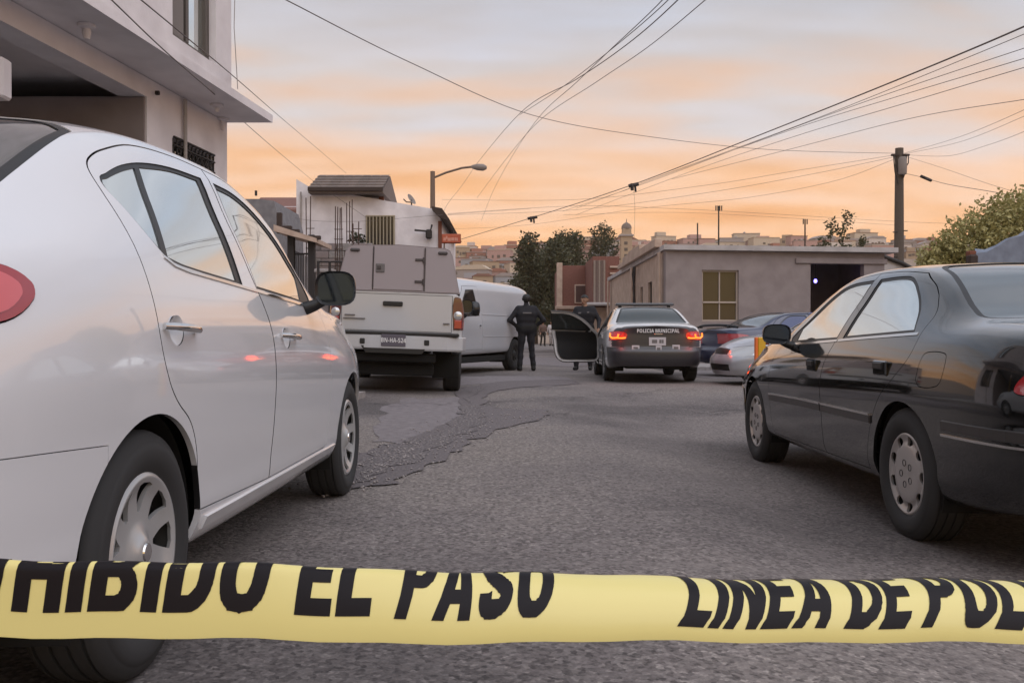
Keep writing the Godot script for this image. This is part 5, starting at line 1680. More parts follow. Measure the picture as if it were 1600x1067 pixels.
# heavy block letters: [width, outlines, holes] in units of the cap height
func glyph(ch: String) -> Array:
	var s := 0.25
	var bowl := func(x0: float, x1: float, y0: float, y1: float, r: float) -> PackedVector2Array:
		var p := PackedVector2Array([Vector2(x0, y0)])
		for k in 9:
			var an := -PI / 2 + PI / 2 * k / 8.0
			p.append(Vector2(x1 - r + cos(an) * r, y0 + minf(r * 1.25, (y1 - y0) * 0.5) * (1.0 + sin(an))))
		for k in 9:
			var an := PI / 2 * k / 8.0
			p.append(Vector2(x1 - r + cos(an) * r, y1 - minf(r * 1.25, (y1 - y0) * 0.5) * (1.0 - sin(an))))
		p.append(Vector2(x0, y1))
		return p
	var oval := func(cx: float, cy: float, rx: float, ry: float) -> PackedVector2Array:
		var p := PackedVector2Array()
		for k in 36:
			var c := cos(TAU * k / 36.0)
			var n := sin(TAU * k / 36.0)
			var q := pow(pow(absf(c), 2.6) + pow(absf(n), 2.6), -1.0 / 2.6)
			p.append(Vector2(cx + rx * c * q, cy + ry * n * q))
		return p
	var stroke := func(pts: Array) -> PackedVector2Array:
		return Geometry2D.offset_polyline(smooth_open(pts), s * 0.5, Geometry2D.JOIN_ROUND, Geometry2D.END_BUTT)[0]
	match ch:
		"I": return [s, [poly([[0, 0], [s, 0], [s, 1], [0, 1]])], []]
		"L": return [0.6, [poly([[0, 0], [0.6, 0], [0.6, 0.22], [s, 0.22], [s, 1], [0, 1]])], []]
		"H": return [0.74, [poly([[0, 0], [s, 0], [s, 0.4], [0.49, 0.4], [0.49, 0], [0.74, 0], [0.74, 1], [0.49, 1], [0.49, 0.62], [s, 0.62], [s, 1], [0, 1]])], []]
		"E": return [0.62, [poly([[0, 0], [0.62, 0], [0.62, 0.21], [s, 0.21], [s, 0.4], [0.56, 0.4], [0.56, 0.6], [s, 0.6], [s, 0.79], [0.62, 0.79], [0.62, 1], [0, 1]])], []]
		"D": return [0.72, [bowl.call(0.0, 0.72, 0.0, 1.0, 0.34)], [bowl.call(s, 0.48, 0.21, 0.79, 0.17)]]
		"O": return [0.74, [oval.call(0.37, 0.5, 0.37, 0.515)], [oval.call(0.37, 0.5, 0.13, 0.3)]]
		"P": return [0.68, [Geometry2D.merge_polygons(poly([[0, 0], [s, 0], [s, 0.7], [0, 0.7]]), bowl.call(0.0, 0.68, 0.38, 1.0, 0.28))[0]], [bowl.call(s, 0.45, 0.58, 0.81, 0.1)]]
		"R": return [0.72, [Geometry2D.merge_polygons(Geometry2D.merge_polygons(poly([[0, 0], [s, 0], [s, 0.7], [0, 0.7]]), bowl.call(0.0, 0.68, 0.4, 1.0, 0.28))[0], poly([[0.22, 0.42], [0.46, 0.0], [0.74, 0.0], [0.5, 0.46]]))[0]], [bowl.call(s, 0.45, 0.6, 0.81, 0.1)]]
		"B": return [0.72, [Geometry2D.merge_polygons(bowl.call(0.0, 0.72, 0.0, 0.56, 0.26), bowl.call(0.0, 0.68, 0.46, 1.0, 0.25))[0]], [bowl.call(s, 0.47, 0.19, 0.42, 0.1), bowl.call(s, 0.45, 0.6, 0.81, 0.1)]]
		"A": return [0.78, [poly([[0, 0], [0.25, 0], [0.29, 0.2], [0.49, 0.2], [0.53, 0], [0.78, 0], [0.54, 1], [0.24, 1]])], [poly([[0.33, 0.38], [0.45, 0.38], [0.39, 0.74]])]]
		"N": return [0.76, [poly([[0, 0], [s, 0], [s, 0.56], [0.52, 0], [0.76, 0], [0.76, 1], [0.52, 1], [0.52, 0.44], [0.24, 1], [0, 1]])], []]
		"S": return [0.68, [stroke.call([[0.12, 0.33], [0.16, 0.17], [0.34, 0.11], [0.53, 0.18], [0.55, 0.34], [0.4, 0.46], [0.22, 0.58], [0.13, 0.72], [0.2, 0.85], [0.36, 0.89], [0.5, 0.84], [0.56, 0.7]])], []]
		"C": return [0.68, [stroke.call([[0.6, 0.3], [0.53, 0.16], [0.36, 0.11], [0.19, 0.2], [0.125, 0.5], [0.19, 0.8], [0.36, 0.89], [0.53, 0.84], [0.6, 0.7]])], []]
	return [0.4, [], []]

func smooth_open(pts: Array) -> PackedVector2Array:
	var out := PackedVector2Array()
	for i in pts.size() - 1:
		var p0 := Vector2(pts[maxi(i - 1, 0)][0], pts[maxi(i - 1, 0)][1])
		var p1 := Vector2(pts[i][0], pts[i][1])
		var p2 := Vector2(pts[i + 1][0], pts[i + 1][1])
		var p3 := Vector2(pts[mini(i + 2, pts.size() - 1)][0], pts[mini(i + 2, pts.size() - 1)][1])
		for k in 4:
			out.append(p1.cubic_interpolate(p2, p0, p3, k / 4.0))
	out.append(Vector2(pts[-1][0], pts[-1][1]))
	return out

func words_on_tape(r: Node3D, w: Array) -> void:
	var total := -0.09
	for ch: String in w[0]:
		total += glyph(ch)[0] + 0.09
	var fx: float = w[2] / total
	var fy: float = w[4]
	var pen := 0.0
	for ch: String in w[0]:
		var g := glyph(ch)
		var m := MB.new()
		var nx := int(ceil(g[0] / 0.09))
		var ny := 14
		for i in nx:
			for j in range(-1, ny + 1):
				var x0: float = g[0] * i / nx
				var x1: float = g[0] * (i + 1) / nx
				var bits := []
				for o: PackedVector2Array in g[1]:
					bits.append_array(Geometry2D.intersect_polygons(PackedVector2Array([Vector2(x0, float(j) / ny), Vector2(x1, float(j) / ny), Vector2(x1, (j + 1.0) / ny), Vector2(x0, (j + 1.0) / ny)]), o))
				for h: PackedVector2Array in g[2]:
					var left := []
					for bit: PackedVector2Array in bits:
						left.append_array(Geometry2D.clip_polygons(bit, h))
					bits = left
				for bit: PackedVector2Array in bits:
					var ix := Geometry2D.triangulate_polygon(bit)
					for t in range(0, ix.size(), 3):
						var pts := []
						var nn := []
						for k in 3:
							var p := bit[ix[t + k]]
							# letters lean and bow with the twist of the tape
							var e := tape_point(w[1] + (pen + p.x) * fx + w[5] * p.y + w[6] * 4.0 * p.y * (1.0 - p.y), clampf(w[3] + p.y * fy, 0.0, 0.999))
							pts.append(e[0] + e[1] * 0.0005)
							nn.append(e[1])
						m.tri(pts[0], pts[1], pts[2], nn[0], nn[1], nn[2])
		obj("letter", m, M.tape_black, r)
		pen += g[0] + 0.09

# ---------------------------------------------------------------- helpers for buildings
# a wall of thickness t along the ground from a to b (x, z), y0..y1, with rectangular openings [s0, s1, y0, y1] along its length
func wall_mesh(mb: MB, a: Vector2, b: Vector2, y0: float, y1: float, t: float, holes: Array = []) -> Basis:
	var dir := (b - a).normalized()
	var bas := Basis(Vector3(dir.x, 0, dir.y), Vector3.UP, Vector3(dir.x, 0, dir.y).cross(Vector3.UP))
	var o := Vector3(a.x, 0, a.y)
	var L := a.distance_to(b)
	var xs := [0.0, L]
	var ys := [y0, y1]
	for h: Array in holes:
		xs.append_array([h[0], h[1]])
		ys.append_array([h[2], h[3]])
	xs.sort()
	ys.sort()
	var inside := func(x: float, y: float) -> bool:
		for h: Array in holes:
			if x > h[0] and x < h[1] and y > h[2] and y < h[3]:
				return true
		return false
	for z: float in [0.0, -t]:
		for i in xs.size() - 1:
			for j in ys.size() - 1:
				if xs[i + 1] - xs[i] < 1e-5 or ys[j + 1] - ys[j] < 1e-5 or inside.call((xs[i] + xs[i + 1]) * 0.5, (ys[j] + ys[j + 1]) * 0.5):
					continue
				mb.quad(o + bas * Vector3(xs[i], ys[j], z), o + bas * Vector3(xs[i + 1], ys[j], z), o + bas * Vector3(xs[i + 1], ys[j + 1], z), o + bas * Vector3(xs[i], ys[j + 1], z), bas.z * (1.0 if z == 0.0 else -1.0))
	var rim := func(x0: float, x1: float, ya: float, yb: float, out: float) -> void:
		var c := Vector3((x0 + x1) * 0.5, (ya + yb) * 0.5, -t * 0.5)
		var pts := [[x0, ya], [x1, ya], [x1, yb], [x0, yb]]
		for k in 4:
			var p: Array = pts[k]
			var q: Array = pts[(k + 1) % 4]
			var mid := Vector3((p[0] + q[0]) * 0.5, (p[1] + q[1]) * 0.5, -t * 0.5)
			mb.quad(o + bas * Vector3(p[0], p[1], 0), o + bas * Vector3(q[0], q[1], 0), o + bas * Vector3(q[0], q[1], -t), o + bas * Vector3(p[0], p[1], -t), bas * (mid - c) * out)
	rim.call(0.0, L, y0, y1, 1.0)
	for h: Array in holes:
		rim.call(h[0], h[1], h[2], h[3], -1.0)
	return bas

# window in such a wall: frame, panes and mullions as parts; rows and columns of panes
func window_in(parent: Node, a: Vector2, b: Vector2, hole: Array, t: float, cols: int, rows: int, frame: Material, glass: Material, called := "window", bar := 0.05) -> Node3D:
	var dir := (b - a).normalized()
	var bas := Basis(Vector3(dir.x, 0, dir.y), Vector3.UP, Vector3(dir.x, 0, dir.y).cross(Vector3.UP))
	var o := Vector3(a.x, 0, a.y)
	var w := Node3D.new()
	w.name = called
	parent.add_child(w, true)
	var x0: float = hole[0]
	var x1: float = hole[1]
	var y0: float = hole[2]
	var y1: float = hole[3]
	var z := -t * 0.45
	var piece := func(nm: String, c: Vector3, s: Vector3, m: Material) -> void:
		var q := MB.new()
		q.box(o + bas * c, s, 0.006, bas)
		obj(nm, q, m, w)
	piece.call("frame_rail", Vector3((x0 + x1) * 0.5, y0 + bar * 0.5, z), Vector3(x1 - x0, bar, 0.06), frame)
	piece.call("frame_rail", Vector3((x0 + x1) * 0.5, y1 - bar * 0.5, z), Vector3(x1 - x0, bar, 0.06), frame)
	piece.call("frame_stile", Vector3(x0 + bar * 0.5, (y0 + y1) * 0.5, z), Vector3(bar, y1 - y0 - 2 * bar, 0.06), frame)
	piece.call("frame_stile", Vector3(x1 - bar * 0.5, (y0 + y1) * 0.5, z), Vector3(bar, y1 - y0 - 2 * bar, 0.06), frame)
	for k in range(1, cols):
		piece.call("mullion", Vector3(lerpf(x0, x1, float(k) / cols), (y0 + y1) * 0.5, z), Vector3(bar * 0.8, y1 - y0 - 2 * bar, 0.05), frame)
	for k in range(1, rows):
		piece.call("transom", Vector3((x0 + x1) * 0.5, lerpf(y0, y1, float(k) / rows), z), Vector3(x1 - x0 - 2 * bar, bar * 0.8, 0.055), frame)
	for i in cols:
		for j in rows:
			piece.call("pane", Vector3(lerpf(x0, x1, (i + 0.5) / cols), lerpf(y0, y1, (j + 0.5) / rows), z - 0.012), Vector3((x1 - x0) / cols, (y1 - y0) / rows, 0.008), glass)
	return w

func beam(parent: Node, called: String, c: Vector3, s: Vector3, m: Material, ch := 0.01, b := Basis.IDENTITY) -> MeshInstance3D:
	var q := MB.new()
	q.box(c, s, ch, b)
	return obj(called, q, m, parent)

func rod(parent: Node, called: String, pts: Array, rad, m: Material, sides := 8) -> MeshInstance3D:
	var q := MB.new()
	q.tube(pts, rad, sides)
	return obj(called, q, m, parent)

# ---------------------------------------------------------------- houses near the street
func white_house_near() -> void:
	# its front runs back along the left pavement: x = -3.73 + 0.095 d
	var at_d := func(d: float, off := 0.0) -> Vector2: return Vector2(-3.73 + 0.095 * d + off, -d)
	var r := thing("two_storey_house", "white plastered two-storey house with open dark garage and overhanging slab", "house")
	var u := sqrt(1.0 + 0.095 * 0.095)
	var along := func(d0: float, d: float) -> float: return (d - d0) * u
	# ground floor front with the garage opening and a grilled window
	var a: Vector2 = at_d.call(1.0)
	var b: Vector2 = at_d.call(9.28)
	var garage := [along.call(1.0, 2.4), along.call(1.0, 7.64), 0.02, 2.8]
	var win := [along.call(1.0, 8.1), along.call(1.0, 8.95), 1.25, 2.56]
	var m := MB.new()
	wall_mesh(m, a, b, -0.1, 2.96, 0.22, [garage, win])
	obj("front_wall", m, M.plaster_white, r)
	var wn := window_in(r, a, b, win, 0.22, 2, 1, M.dark_metal, M.dark_glass)
	# wrought grille in front of it
	var dir := (b - a).normalized()
	var bas := Basis(Vector3(dir.x, 0, dir.y), Vector3.UP, Vector3(dir.x, 0, dir.y).cross(Vector3.UP))
	var o := Vector3(a.x, 0, a.y)
	for k in 12:
		var x := lerpf(win[0], win[1], k / 11.0)
		rod(wn, "grille_bar", [o + bas * Vector3(x, 1.24, 0.0), o + bas * Vector3(x, 2.56, 0.0)], 0.009, M.dark_metal, 6)
	for y: float in [1.24, 1.9, 2.4, 2.5, 2.57]:
		rod(wn, "grille_rail", [o + bas * Vector3(win[0] - 0.0, y, 0.012), o + bas * Vector3(win[1] + 0.0, y, 0.012)], 0.011, M.dark_metal, 6)
	for k in 9:
		var x := lerpf(win[0], win[1], (k + 1.0) / 10.0)
		var ring := []
		for e in 13:
			ring.append(o + bas * Vector3(x + 0.032 * cos(TAU * e / 12.0), 2.45 + 0.036 * sin(TAU * e / 12.0), 0.012))
		rod(wn, "grille_scroll", ring, 0.006, M.dark_metal, 5)
	# end wall, back and side walls
	m = MB.new()
	wall_mesh(m, b + Vector2(-8.0, 0.2), b + Vector2(-0.22, 0.0), -0.1, 2.96, 0.2)
	obj("end_wall", m, M.plaster_white, r)
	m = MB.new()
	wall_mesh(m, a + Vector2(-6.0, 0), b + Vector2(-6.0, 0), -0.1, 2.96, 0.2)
	obj("garage_wall", m, M.render_grey, r)  # greyer than the house plaster: the garage's shade is put into the colour
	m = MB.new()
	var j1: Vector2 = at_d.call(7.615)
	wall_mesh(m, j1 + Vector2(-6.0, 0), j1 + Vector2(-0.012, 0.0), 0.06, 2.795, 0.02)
	obj("garage_wall", m, M.render_grey, r)  # same shade-toned grey, a thin skin over the pale reveal
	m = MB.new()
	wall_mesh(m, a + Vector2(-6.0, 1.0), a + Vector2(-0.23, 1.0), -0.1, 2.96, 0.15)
	obj("garage_wall", m, M.render_grey, r)  # same grey, toned for the shade indoors
	m = MB.new()
	m.box(Vector3(-6.7, 0.01, -5.0), Vector3(6.0, 0.08, 8.6))
	obj("garage_floor", m, M.concrete, r)
	# slab with its edge over the pavement
	m = MB.new()
	var c0: Vector2 = at_d.call(-1.5, 0.45)
	var c1: Vector2 = at_d.call(9.30, 0.45)
	m.prism(PackedVector2Array([Vector2(c0.x, -c0.y), Vector2(c1.x, -c1.y), Vector2(c1.x - 9.0, -c1.y), Vector2(c0.x - 9.0, -c0.y)]), 2.965, 3.04, Vector3.ZERO, Basis(Vector3(1, 0, 0), Vector3(0, 0, -1), Vector3(0, 1, 0)))
	obj("floor_slab", m, M.plaster_white, r)
	# upper floor set flush with the slab's edge
	var ua: Vector2 = at_d.call(-1.5, 0.43)
	var ub: Vector2 = at_d.call(8.31, 0.43)
	var ul: float = ua.distance_to(ub)
	m = MB.new()
	var uwin := [(7.17 + 1.5) * u, (7.98 + 1.5) * u, 3.16, 5.6]
	wall_mesh(m, ua, ub, 3.045, 6.6, 0.2, [uwin])
	obj("upper_wall", m, M.plaster_white, r)
	var uw := window_in(r, ua, ub, uwin, 0.2, 2, 1, M.bronze_frame, M.film_glass, "upper_window", 0.06)
	var udir := (ub - ua).normalized()
	var ubas := Basis(Vector3(udir.x, 0, udir.y), Vector3.UP, Vector3(udir.x, 0, udir.y).cross(Vector3.UP))
	var uo := Vector3(ua.x, 0, ua.y)
	# curtain drawn to one side behind the sash
	var cm := MB.new()
	for k in 14:
		var x0 := lerpf(uwin[0] + 0.06, uwin[0] + 0.36, k / 14.0)
		var x1 := lerpf(uwin[0] + 0.06, uwin[0] + 0.36, (k + 1) / 14.0)
		cm.quad(uo + ubas * Vector3(x0, 3.2, -0.08 - 0.012 * (k % 2)), uo + ubas * Vector3(x1, 3.2, -0.08 - 0.012 * ((k + 1) % 2)), uo + ubas * Vector3(x1, 5.55, -0.08 - 0.012 * ((k + 1) % 2)), uo + ubas * Vector3(x0, 5.55, -0.08 - 0.012 * (k % 2)), ubas.z)
	obj("curtain", cm, M.curtain_grey, uw)
	m = MB.new()
	wall_mesh(m, ub + Vector2(-8.0, 0.0), ub + Vector2(-0.2, 0.0), 3.045, 6.6, 0.2)
	obj("upper_wall", m, M.plaster_white, r)
	# fittings: bulb holders and drain spouts under the slab, a downpipe, a cable stapled to the corner
	for e: Array in [[6.35, 0.22, 0.10, 0.03], [8.55, 0.2, 0.07, 0.022], [9.1, 0.03, 0.12, 0.02]]:
		var p: Vector2 = at_d.call(e[0], e[1])
		var q := MB.new()
		q.lathe([Vector2(0.0, -e[2]), Vector2(e[3] * 0.7, -e[2]), Vector2(e[3], -e[2] * 0.5), Vector2(e[3] * 0.8, -0.03), Vector2(0.06, -0.02), Vector2(0.06, 0.0)], 14, Vector3(p.x, 2.963, p.y))
		obj("bulb_holder", q, M.plaster_white, r)
	var dp: Vector2 = at_d.call(8.28, 0.03)
	rod(r, "downpipe", [Vector3(dp.x, 2.94, dp.y), Vector3(dp.x, 0.0, dp.y)], 0.018, M.plaster_dim)
	var kp: Vector2 = at_d.call(7.75, 0.02)
	rod(r, "conduit_knob", [Vector3(kp.x, 2.86, kp.y), Vector3(kp.x + 0.03, 2.86, kp.y)], 0.02, M.dark_metal)
	rod(r, "loose_cable", [Vector3(ub.x + 0.02, 6.4, ub.y - 0.03), Vector3(ub.x + 0.035, 4.6, ub.y - 0.05), Vector3(ub.x + 0.02, 3.6, ub.y - 0.02), Vector3(ub.x + 0.045, 3.05, ub.y - 0.04)], 0.004, M.plaster_dim, 5)
	# white meter box on its yellow post at the garage's near jamb
	var mp: Vector2 = at_d.call(5.72, 0.12)
	var bx := thing("meter_box", "white meter box on a yellow post at the garage opening", "meter box", Vector3(mp.x - 0.14, 0, mp.y))
	beam(bx, "cabinet", Vector3(0, 2.42, 0), Vector3(0.2, 0.25, 0.12), M.plaster_white, 0.015)
	beam(bx, "cabinet_door", Vector3(0.02, 2.42, 0.066), Vector3(0.13, 0.2, 0.012), M.plaster_white, 0.004)
	rod(bx, "post", [Vector3(-0.06, 0.0, -0.02), Vector3(-0.06, 2.35, -0.02)], 0.03, M.yellow_paint)

func grey_house() -> void:
	# front wall turned to the street, 24 m off; side wall runs back along the lane
	var fa := Vector2(3.98, -24.0)
	var fb := Vector2(10.0, -24.9)
	var r := thing("grey_house", "grey rendered single-storey house with flat roof and deep open carport", "house")
	var L := fa.distance_to(fb)
	var win := [0.98, 1.98, 1.18, 2.52]
	var port := [3.98, 5.5, 0.0, 2.72]
	var m := MB.new()
	wall_mesh(m, fa, fb, -0.1, 3.02, 0.2, [win, port])
	obj("front_wall", m, M.render_grey, r)
	var w := window_in(r, fa, fb, win, 0.2, 2, 1, M.frame_pale, M.window_dim, "window", 0.045)
	var dir := (fb - fa).normalized()
	var bas := Basis(Vector3(dir.x, 0, dir.y), Vector3.UP, Vector3(dir.x, 0, dir.y).cross(Vector3.UP))
	var o := Vector3(fa.x, 0, fa.y)
	beam(w, "transom", o + bas * Vector3(1.48, 1.68, -0.07), Vector3(0.92, 0.045, 0.06), M.frame_pale, 0.005, bas)
	for k in 9:
		var cx := 1.06 + k * 0.046
		beam(w, "curtain_fold", o + bas * Vector3(cx, 2.08, -0.135 - 0.01 * (k % 2)), Vector3(0.04, 0.72, 0.012), M.curtain_tan, 0.003, bas)
	# roof slab and parapet cap
	m = MB.new()
	m.prism(PackedVector2Array([Vector2(fa.x - 0.07, -fa.y - 0.14), Vector2(fb.x + 0.3, -fb.y - 0.18), Vector2(fb.x + 0.3, -fb.y + 8.0), Vector2(fa.x - 0.07, -fa.y + 14.0)]), 3.025, 3.155, Vector3.ZERO, Basis(Vector3(1, 0, 0), Vector3(0, 0, -1), Vector3(0, 1, 0)))
	obj("roof_slab", m, M.render_pale, r)
	m = MB.new()
	wall_mesh(m, fa + Vector2(0.02, -14.0), fa + Vector2(0, -0.2), -0.1, 3.02, 0.2, [[9.2, 9.75, 1.0, 2.3], [10.9, 11.6, 1.0, 2.35]])
	obj("side_wall", m, M.render_warm, r)  # wall, parapet and pilasters: warm evening light is put into this peach colour
	for h: Array in [[9.2, 9.75, 1.0, 2.3], [10.9, 11.6, 1.0, 2.35]]:
		window_in(r, fa + Vector2(0.02, -14.0), fa + Vector2(0, -0.2), h, 0.2, 2, 1, M.dark_metal, M.window_dim, "side_window", 0.05)
	# stepped parapet along the lane
	for e: Array in [[-0.6, 3.0, 0.22], [-3.6, 2.6, 0.36], [-6.2, 1.6, 0.3], [-7.8, 1.4, 0.16]]:
		m = MB.new()
		m.box(Vector3(fa.x - 0.1, 3.155 + e[2] * 0.5 - 0.0, fa.y + e[0] - e[1] * 0.5), Vector3(0.2, e[2], e[1] - 0.004), 0.01)
		obj("parapet", m, M.render_warm, r)
	for k: float in [0.4, 6.0, 13.4]:
		beam(r, "pilaster", Vector3(fa.x - 0.115, 1.45, fa.y - k), Vector3(0.05, 3.1, 0.28), M.render_warm, 0.01)
	# carport: back wall, beam, jamb and the small violet bulb burning in it
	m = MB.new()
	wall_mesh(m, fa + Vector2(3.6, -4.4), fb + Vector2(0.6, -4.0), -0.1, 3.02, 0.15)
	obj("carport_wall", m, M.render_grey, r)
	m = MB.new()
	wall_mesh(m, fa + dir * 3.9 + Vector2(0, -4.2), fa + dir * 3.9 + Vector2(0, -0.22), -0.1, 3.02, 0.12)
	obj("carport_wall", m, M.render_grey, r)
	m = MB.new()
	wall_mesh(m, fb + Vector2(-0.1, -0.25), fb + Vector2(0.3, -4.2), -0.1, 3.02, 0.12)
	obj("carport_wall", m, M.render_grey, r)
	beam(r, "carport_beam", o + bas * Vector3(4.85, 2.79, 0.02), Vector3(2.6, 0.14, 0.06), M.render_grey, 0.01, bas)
	beam(r, "carport_door", fa_point(o, bas, 4.6, 1.2, -3.9), Vector3(0.9, 2.3, 0.06), M.render_warm, 0.01, bas)
	var bp := fa_point(o, bas, 4.72, 2.33, -1.2)
	var bulb := thing("violet_bulb", "small violet bulb glowing in the carport of the grey house", "lamp", bp)
	var q := MB.new()
	q.lathe([Vector2(0.0, -0.06), Vector2(0.035, -0.045), Vector2(0.05, 0.0), Vector2(0.03, 0.05), Vector2(0.0, 0.06)], 14)
	obj("bulb", q, M.violet_glow, bulb)
	rod(bulb, "flex", [Vector3(0, 0.05, 0), Vector3(0, 0.68, 0)], 0.01, M.dark_metal)
	var l := OmniLight3D.new()
	l.name = "violet_light"
	l.light_color = Color(0.45, 0.35, 1.0)
	l.light_energy = 0.03
	l.light_size = 0.05
	l.omni_range = 12.0
	l.omni_attenuation = 2.0
	l.shadow_enabled = true
	add_child(l)
	l.position = bp
	# dark loop of rope hung on the side wall
	rod(r, "hanging_rope", [Vector3(fa.x - 0.13, 2.95, fa.y - 5.3), Vector3(fa.x - 0.14, 2.75, fa.y - 5.5), Vector3(fa.x - 0.14, 2.3, fa.y - 5.15), Vector3(fa.x - 0.13, 1.75, fa.y - 5.35)], 0.03, M.dark_metal, 6)
	rod(r, "hanging_rope", [Vector3(fa.x - 0.13, 2.95, fa.y - 5.1), Vector3(fa.x - 0.15, 2.72, fa.y - 4.95), Vector3(fa.x - 0.15, 2.3, fa.y - 5.25), Vector3(fa.x - 0.13, 1.65, fa.y - 5.0)], 0.03, M.dark_metal, 6)
	# grey-white building just behind its right end
	var g := thing("pale_shed", "pale shed with curved roof edge behind the utility pole", "shed")
	m = MB.new()
	m.prism(poly([[9.9, -0.1], [12.9, -0.1], [12.9, 2.6], [12.2, 3.0], [11.2, 3.35], [9.9, 3.4]]), -33.0, -29.0)
	obj("wall", m, M.render_pale, g)
	m = MB.new()
	m.tube([Vector3(9.8, 3.45, -28.95), Vector3(11.2, 3.42, -28.95), Vector3(12.2, 3.05, -28.95), Vector3(13.0, 2.6, -28.95)], 0.07, 6)
	obj("roof_edge", m, M.dark_metal, g)

func fa_point(o: Vector3, bas: Basis, x: float, y: float, z: float) -> Vector3:
	return o + bas * Vector3(x, y, z)

func gabled_house() -> void:
	# white house 30 m off behind the pickup
	var D := 30.0
	var r := thing("brown_roofed_house", "white house with brown shingled upper roof behind the pickup", "house")
	var X := func(px: float, d := 30.0) -> float: return (px - 800.0) / 1450.0 * d
	var Y := func(py: float, d := 30.0) -> float: return 0.85 + (522.0 - py) / 1450.0 * d
	var m := MB.new()
	var wl: PackedVector2Array = PackedVector2Array([Vector2(X.call(463), 0), Vector2(X.call(688), 0), Vector2(X.call(688), Y.call(340)), Vector2(X.call(680), Y.call(327)), Vector2(X.call(598), Y.call(313)), Vector2(X.call(483), Y.call(292)), Vector2(X.call(463), Y.call(280))])
	m.prism(wl, -D - 8.0, -D)
	obj("wall", m, M.plaster_white, r)
	# upper floor
	m = MB.new()
	m.prism(PackedVector2Array([Vector2(X.call(486), 4.9), Vector2(X.call(594), 4.9), Vector2(X.call(594), Y.call(292)), Vector2(X.call(486), Y.call(292))]), -D - 6.0, -D - 0.5)
	obj("upper_wall", m, M.plaster_white, r)
	var ro := Node3D.new()
	ro.name = "roof"
	r.add_child(ro, true)
	# shingles in courses on the slope
	var y0: float = Y.call(294, 29.6)
	var y1: float = Y.call(272, 31.2)
	var x0: float = X.call(482, 29.6)
	var x1: float = X.call(599, 29.6)
	var under := MB.new()
	under.prism(poly([[-29.55, y0 - 0.06], [-31.3, y1 - 0.06], [-33.4, y0 - 0.06], [-33.4, y0 - 0.16], [-29.55, y0 - 0.16]]), x0, x1, Vector3.ZERO, Basis(Vector3(0, 0, 1), Vector3(0, 1, 0), Vector3(1, 0, 0)))
	obj("roof_boards", under, M.roof_brown, ro)
	for k in 5:
		var t := k / 5.0
		var za := lerpf(-29.5, -31.3, t)
		var zb := lerpf(-29.5, -31.3, t + 0.21)
		var ya := lerpf(y0, y1, t) + 0.03
		var yb := lerpf(y0, y1, t + 0.21)
		for j in 8:
			var q := MB.new()
			var xa := lerpf(x0, x1, j / 8.0) + 0.004
			var xb := lerpf(x0, x1, (j + 1) / 8.0) - 0.004
			q.quad(Vector3(xa, ya, za), Vector3(xb, ya, za), Vector3(xb, yb - 0.02, zb), Vector3(xa, yb - 0.02, zb), Vector3.UP)
			q.quad(Vector3(xa, ya, za), Vector3(xb, ya, za), Vector3(xb, ya - 0.05, za), Vector3(xa, ya - 0.05, za), Vector3(0, 0, 1))
			obj("shingle", q, [M.roof_brown, M.roof_brown_b, M.roof_brown_c][(j * 5 + k * 3) % 3], ro)
	beam(ro, "fascia", Vector3((x0 + x1) * 0.5, y0 - 0.05, -29.48), Vector3(x1 - x0, 0.12, 0.04), M.dark_wood, 0.01)
	beam(r, "corner_board", Vector3(X.call(596, 30.4), (y0 + 4.9) * 0.5, -30.4), Vector3(0.16, y0 - 4.9, 0.1), M.red_wood, 0.01)
	# right-hand eave, barred window, wall lamp, dish
	m = MB.new()
	m.prism(PackedVector2Array([Vector2(X.call(676), Y.call(325)), Vector2(X.call(692), Y.call(328)), Vector2(X.call(703), Y.call(344)), Vector2(X.call(701), Y.call(347)), Vector2(X.call(688), Y.call(341)), Vector2(X.call(677), Y.call(331))]), -D - 7.0, -D + 0.4)
	obj("eave", m, M.dark_wood, r)
	beam(r, "corner_board", Vector3(X.call(687.5), 2.3, -D + 0.03), Vector3(0.12, 4.4, 0.06), M.red_wood, 0.01)
	var wn := Node3D.new()
	wn.name = "window"
	r.add_child(wn, true)
	var wx0: float = X.call(573)
	var wx1: float = X.call(616)
	var wy0: float = Y.call(386)
	var wy1: float = Y.call(338)
	beam(wn, "pane", Vector3((wx0 + wx1) * 0.5, (wy0 + wy1) * 0.5, -D + 0.01), Vector3(wx1 - wx0, wy1 - wy0, 0.03), M.window_dim, 0.004)
	for e: Array in [[wx0, 0], [wx1, 0]]:
		beam(wn, "frame_stile", Vector3(e[0], (wy0 + wy1) * 0.5, -D + 0.04), Vector3(0.05, wy1 - wy0, 0.07), M.frame_tan, 0.008)
	for y: float in [wy0, wy1]:
		beam(wn, "frame_rail", Vector3((wx0 + wx1) * 0.5, y, -D + 0.045), Vector3(wx1 - wx0 + 0.06, 0.05, 0.07), M.frame_tan, 0.008)
	for k in 7:
		rod(wn, "bar", [Vector3(lerpf(wx0, wx1, (k + 1) / 8.0), wy0, -D + 0.1), Vector3(lerpf(wx0, wx1, (k + 1) / 8.0), wy1, -D + 0.1)], 0.022, M.frame_tan, 6)
	var wp := at(670, 366, D - 0.15)
	beam(r, "meter", wp, Vector3(0.2, 0.3, 0.2), M.dark_metal, 0.04)
	rod(r, "meter_bracket", [wp + Vector3(-0.45, 0.12, 0.1), wp + Vector3(0.05, 0.08, 0.05), wp + Vector3(0.1, 0.3, 0.0)], 0.035, M.dark_metal, 6)
	rod(r, "downpipe", [at(470, 300, D - 0.06), at(470, 420, D - 0.06)], 0.03, M.plaster_dim, 6)
	var ds := thing("satellite_dish", "small satellite dish on the roof of the brown-roofed house", "satellite dish", at(643, 321, D + 0.6))
	var q := MB.new()
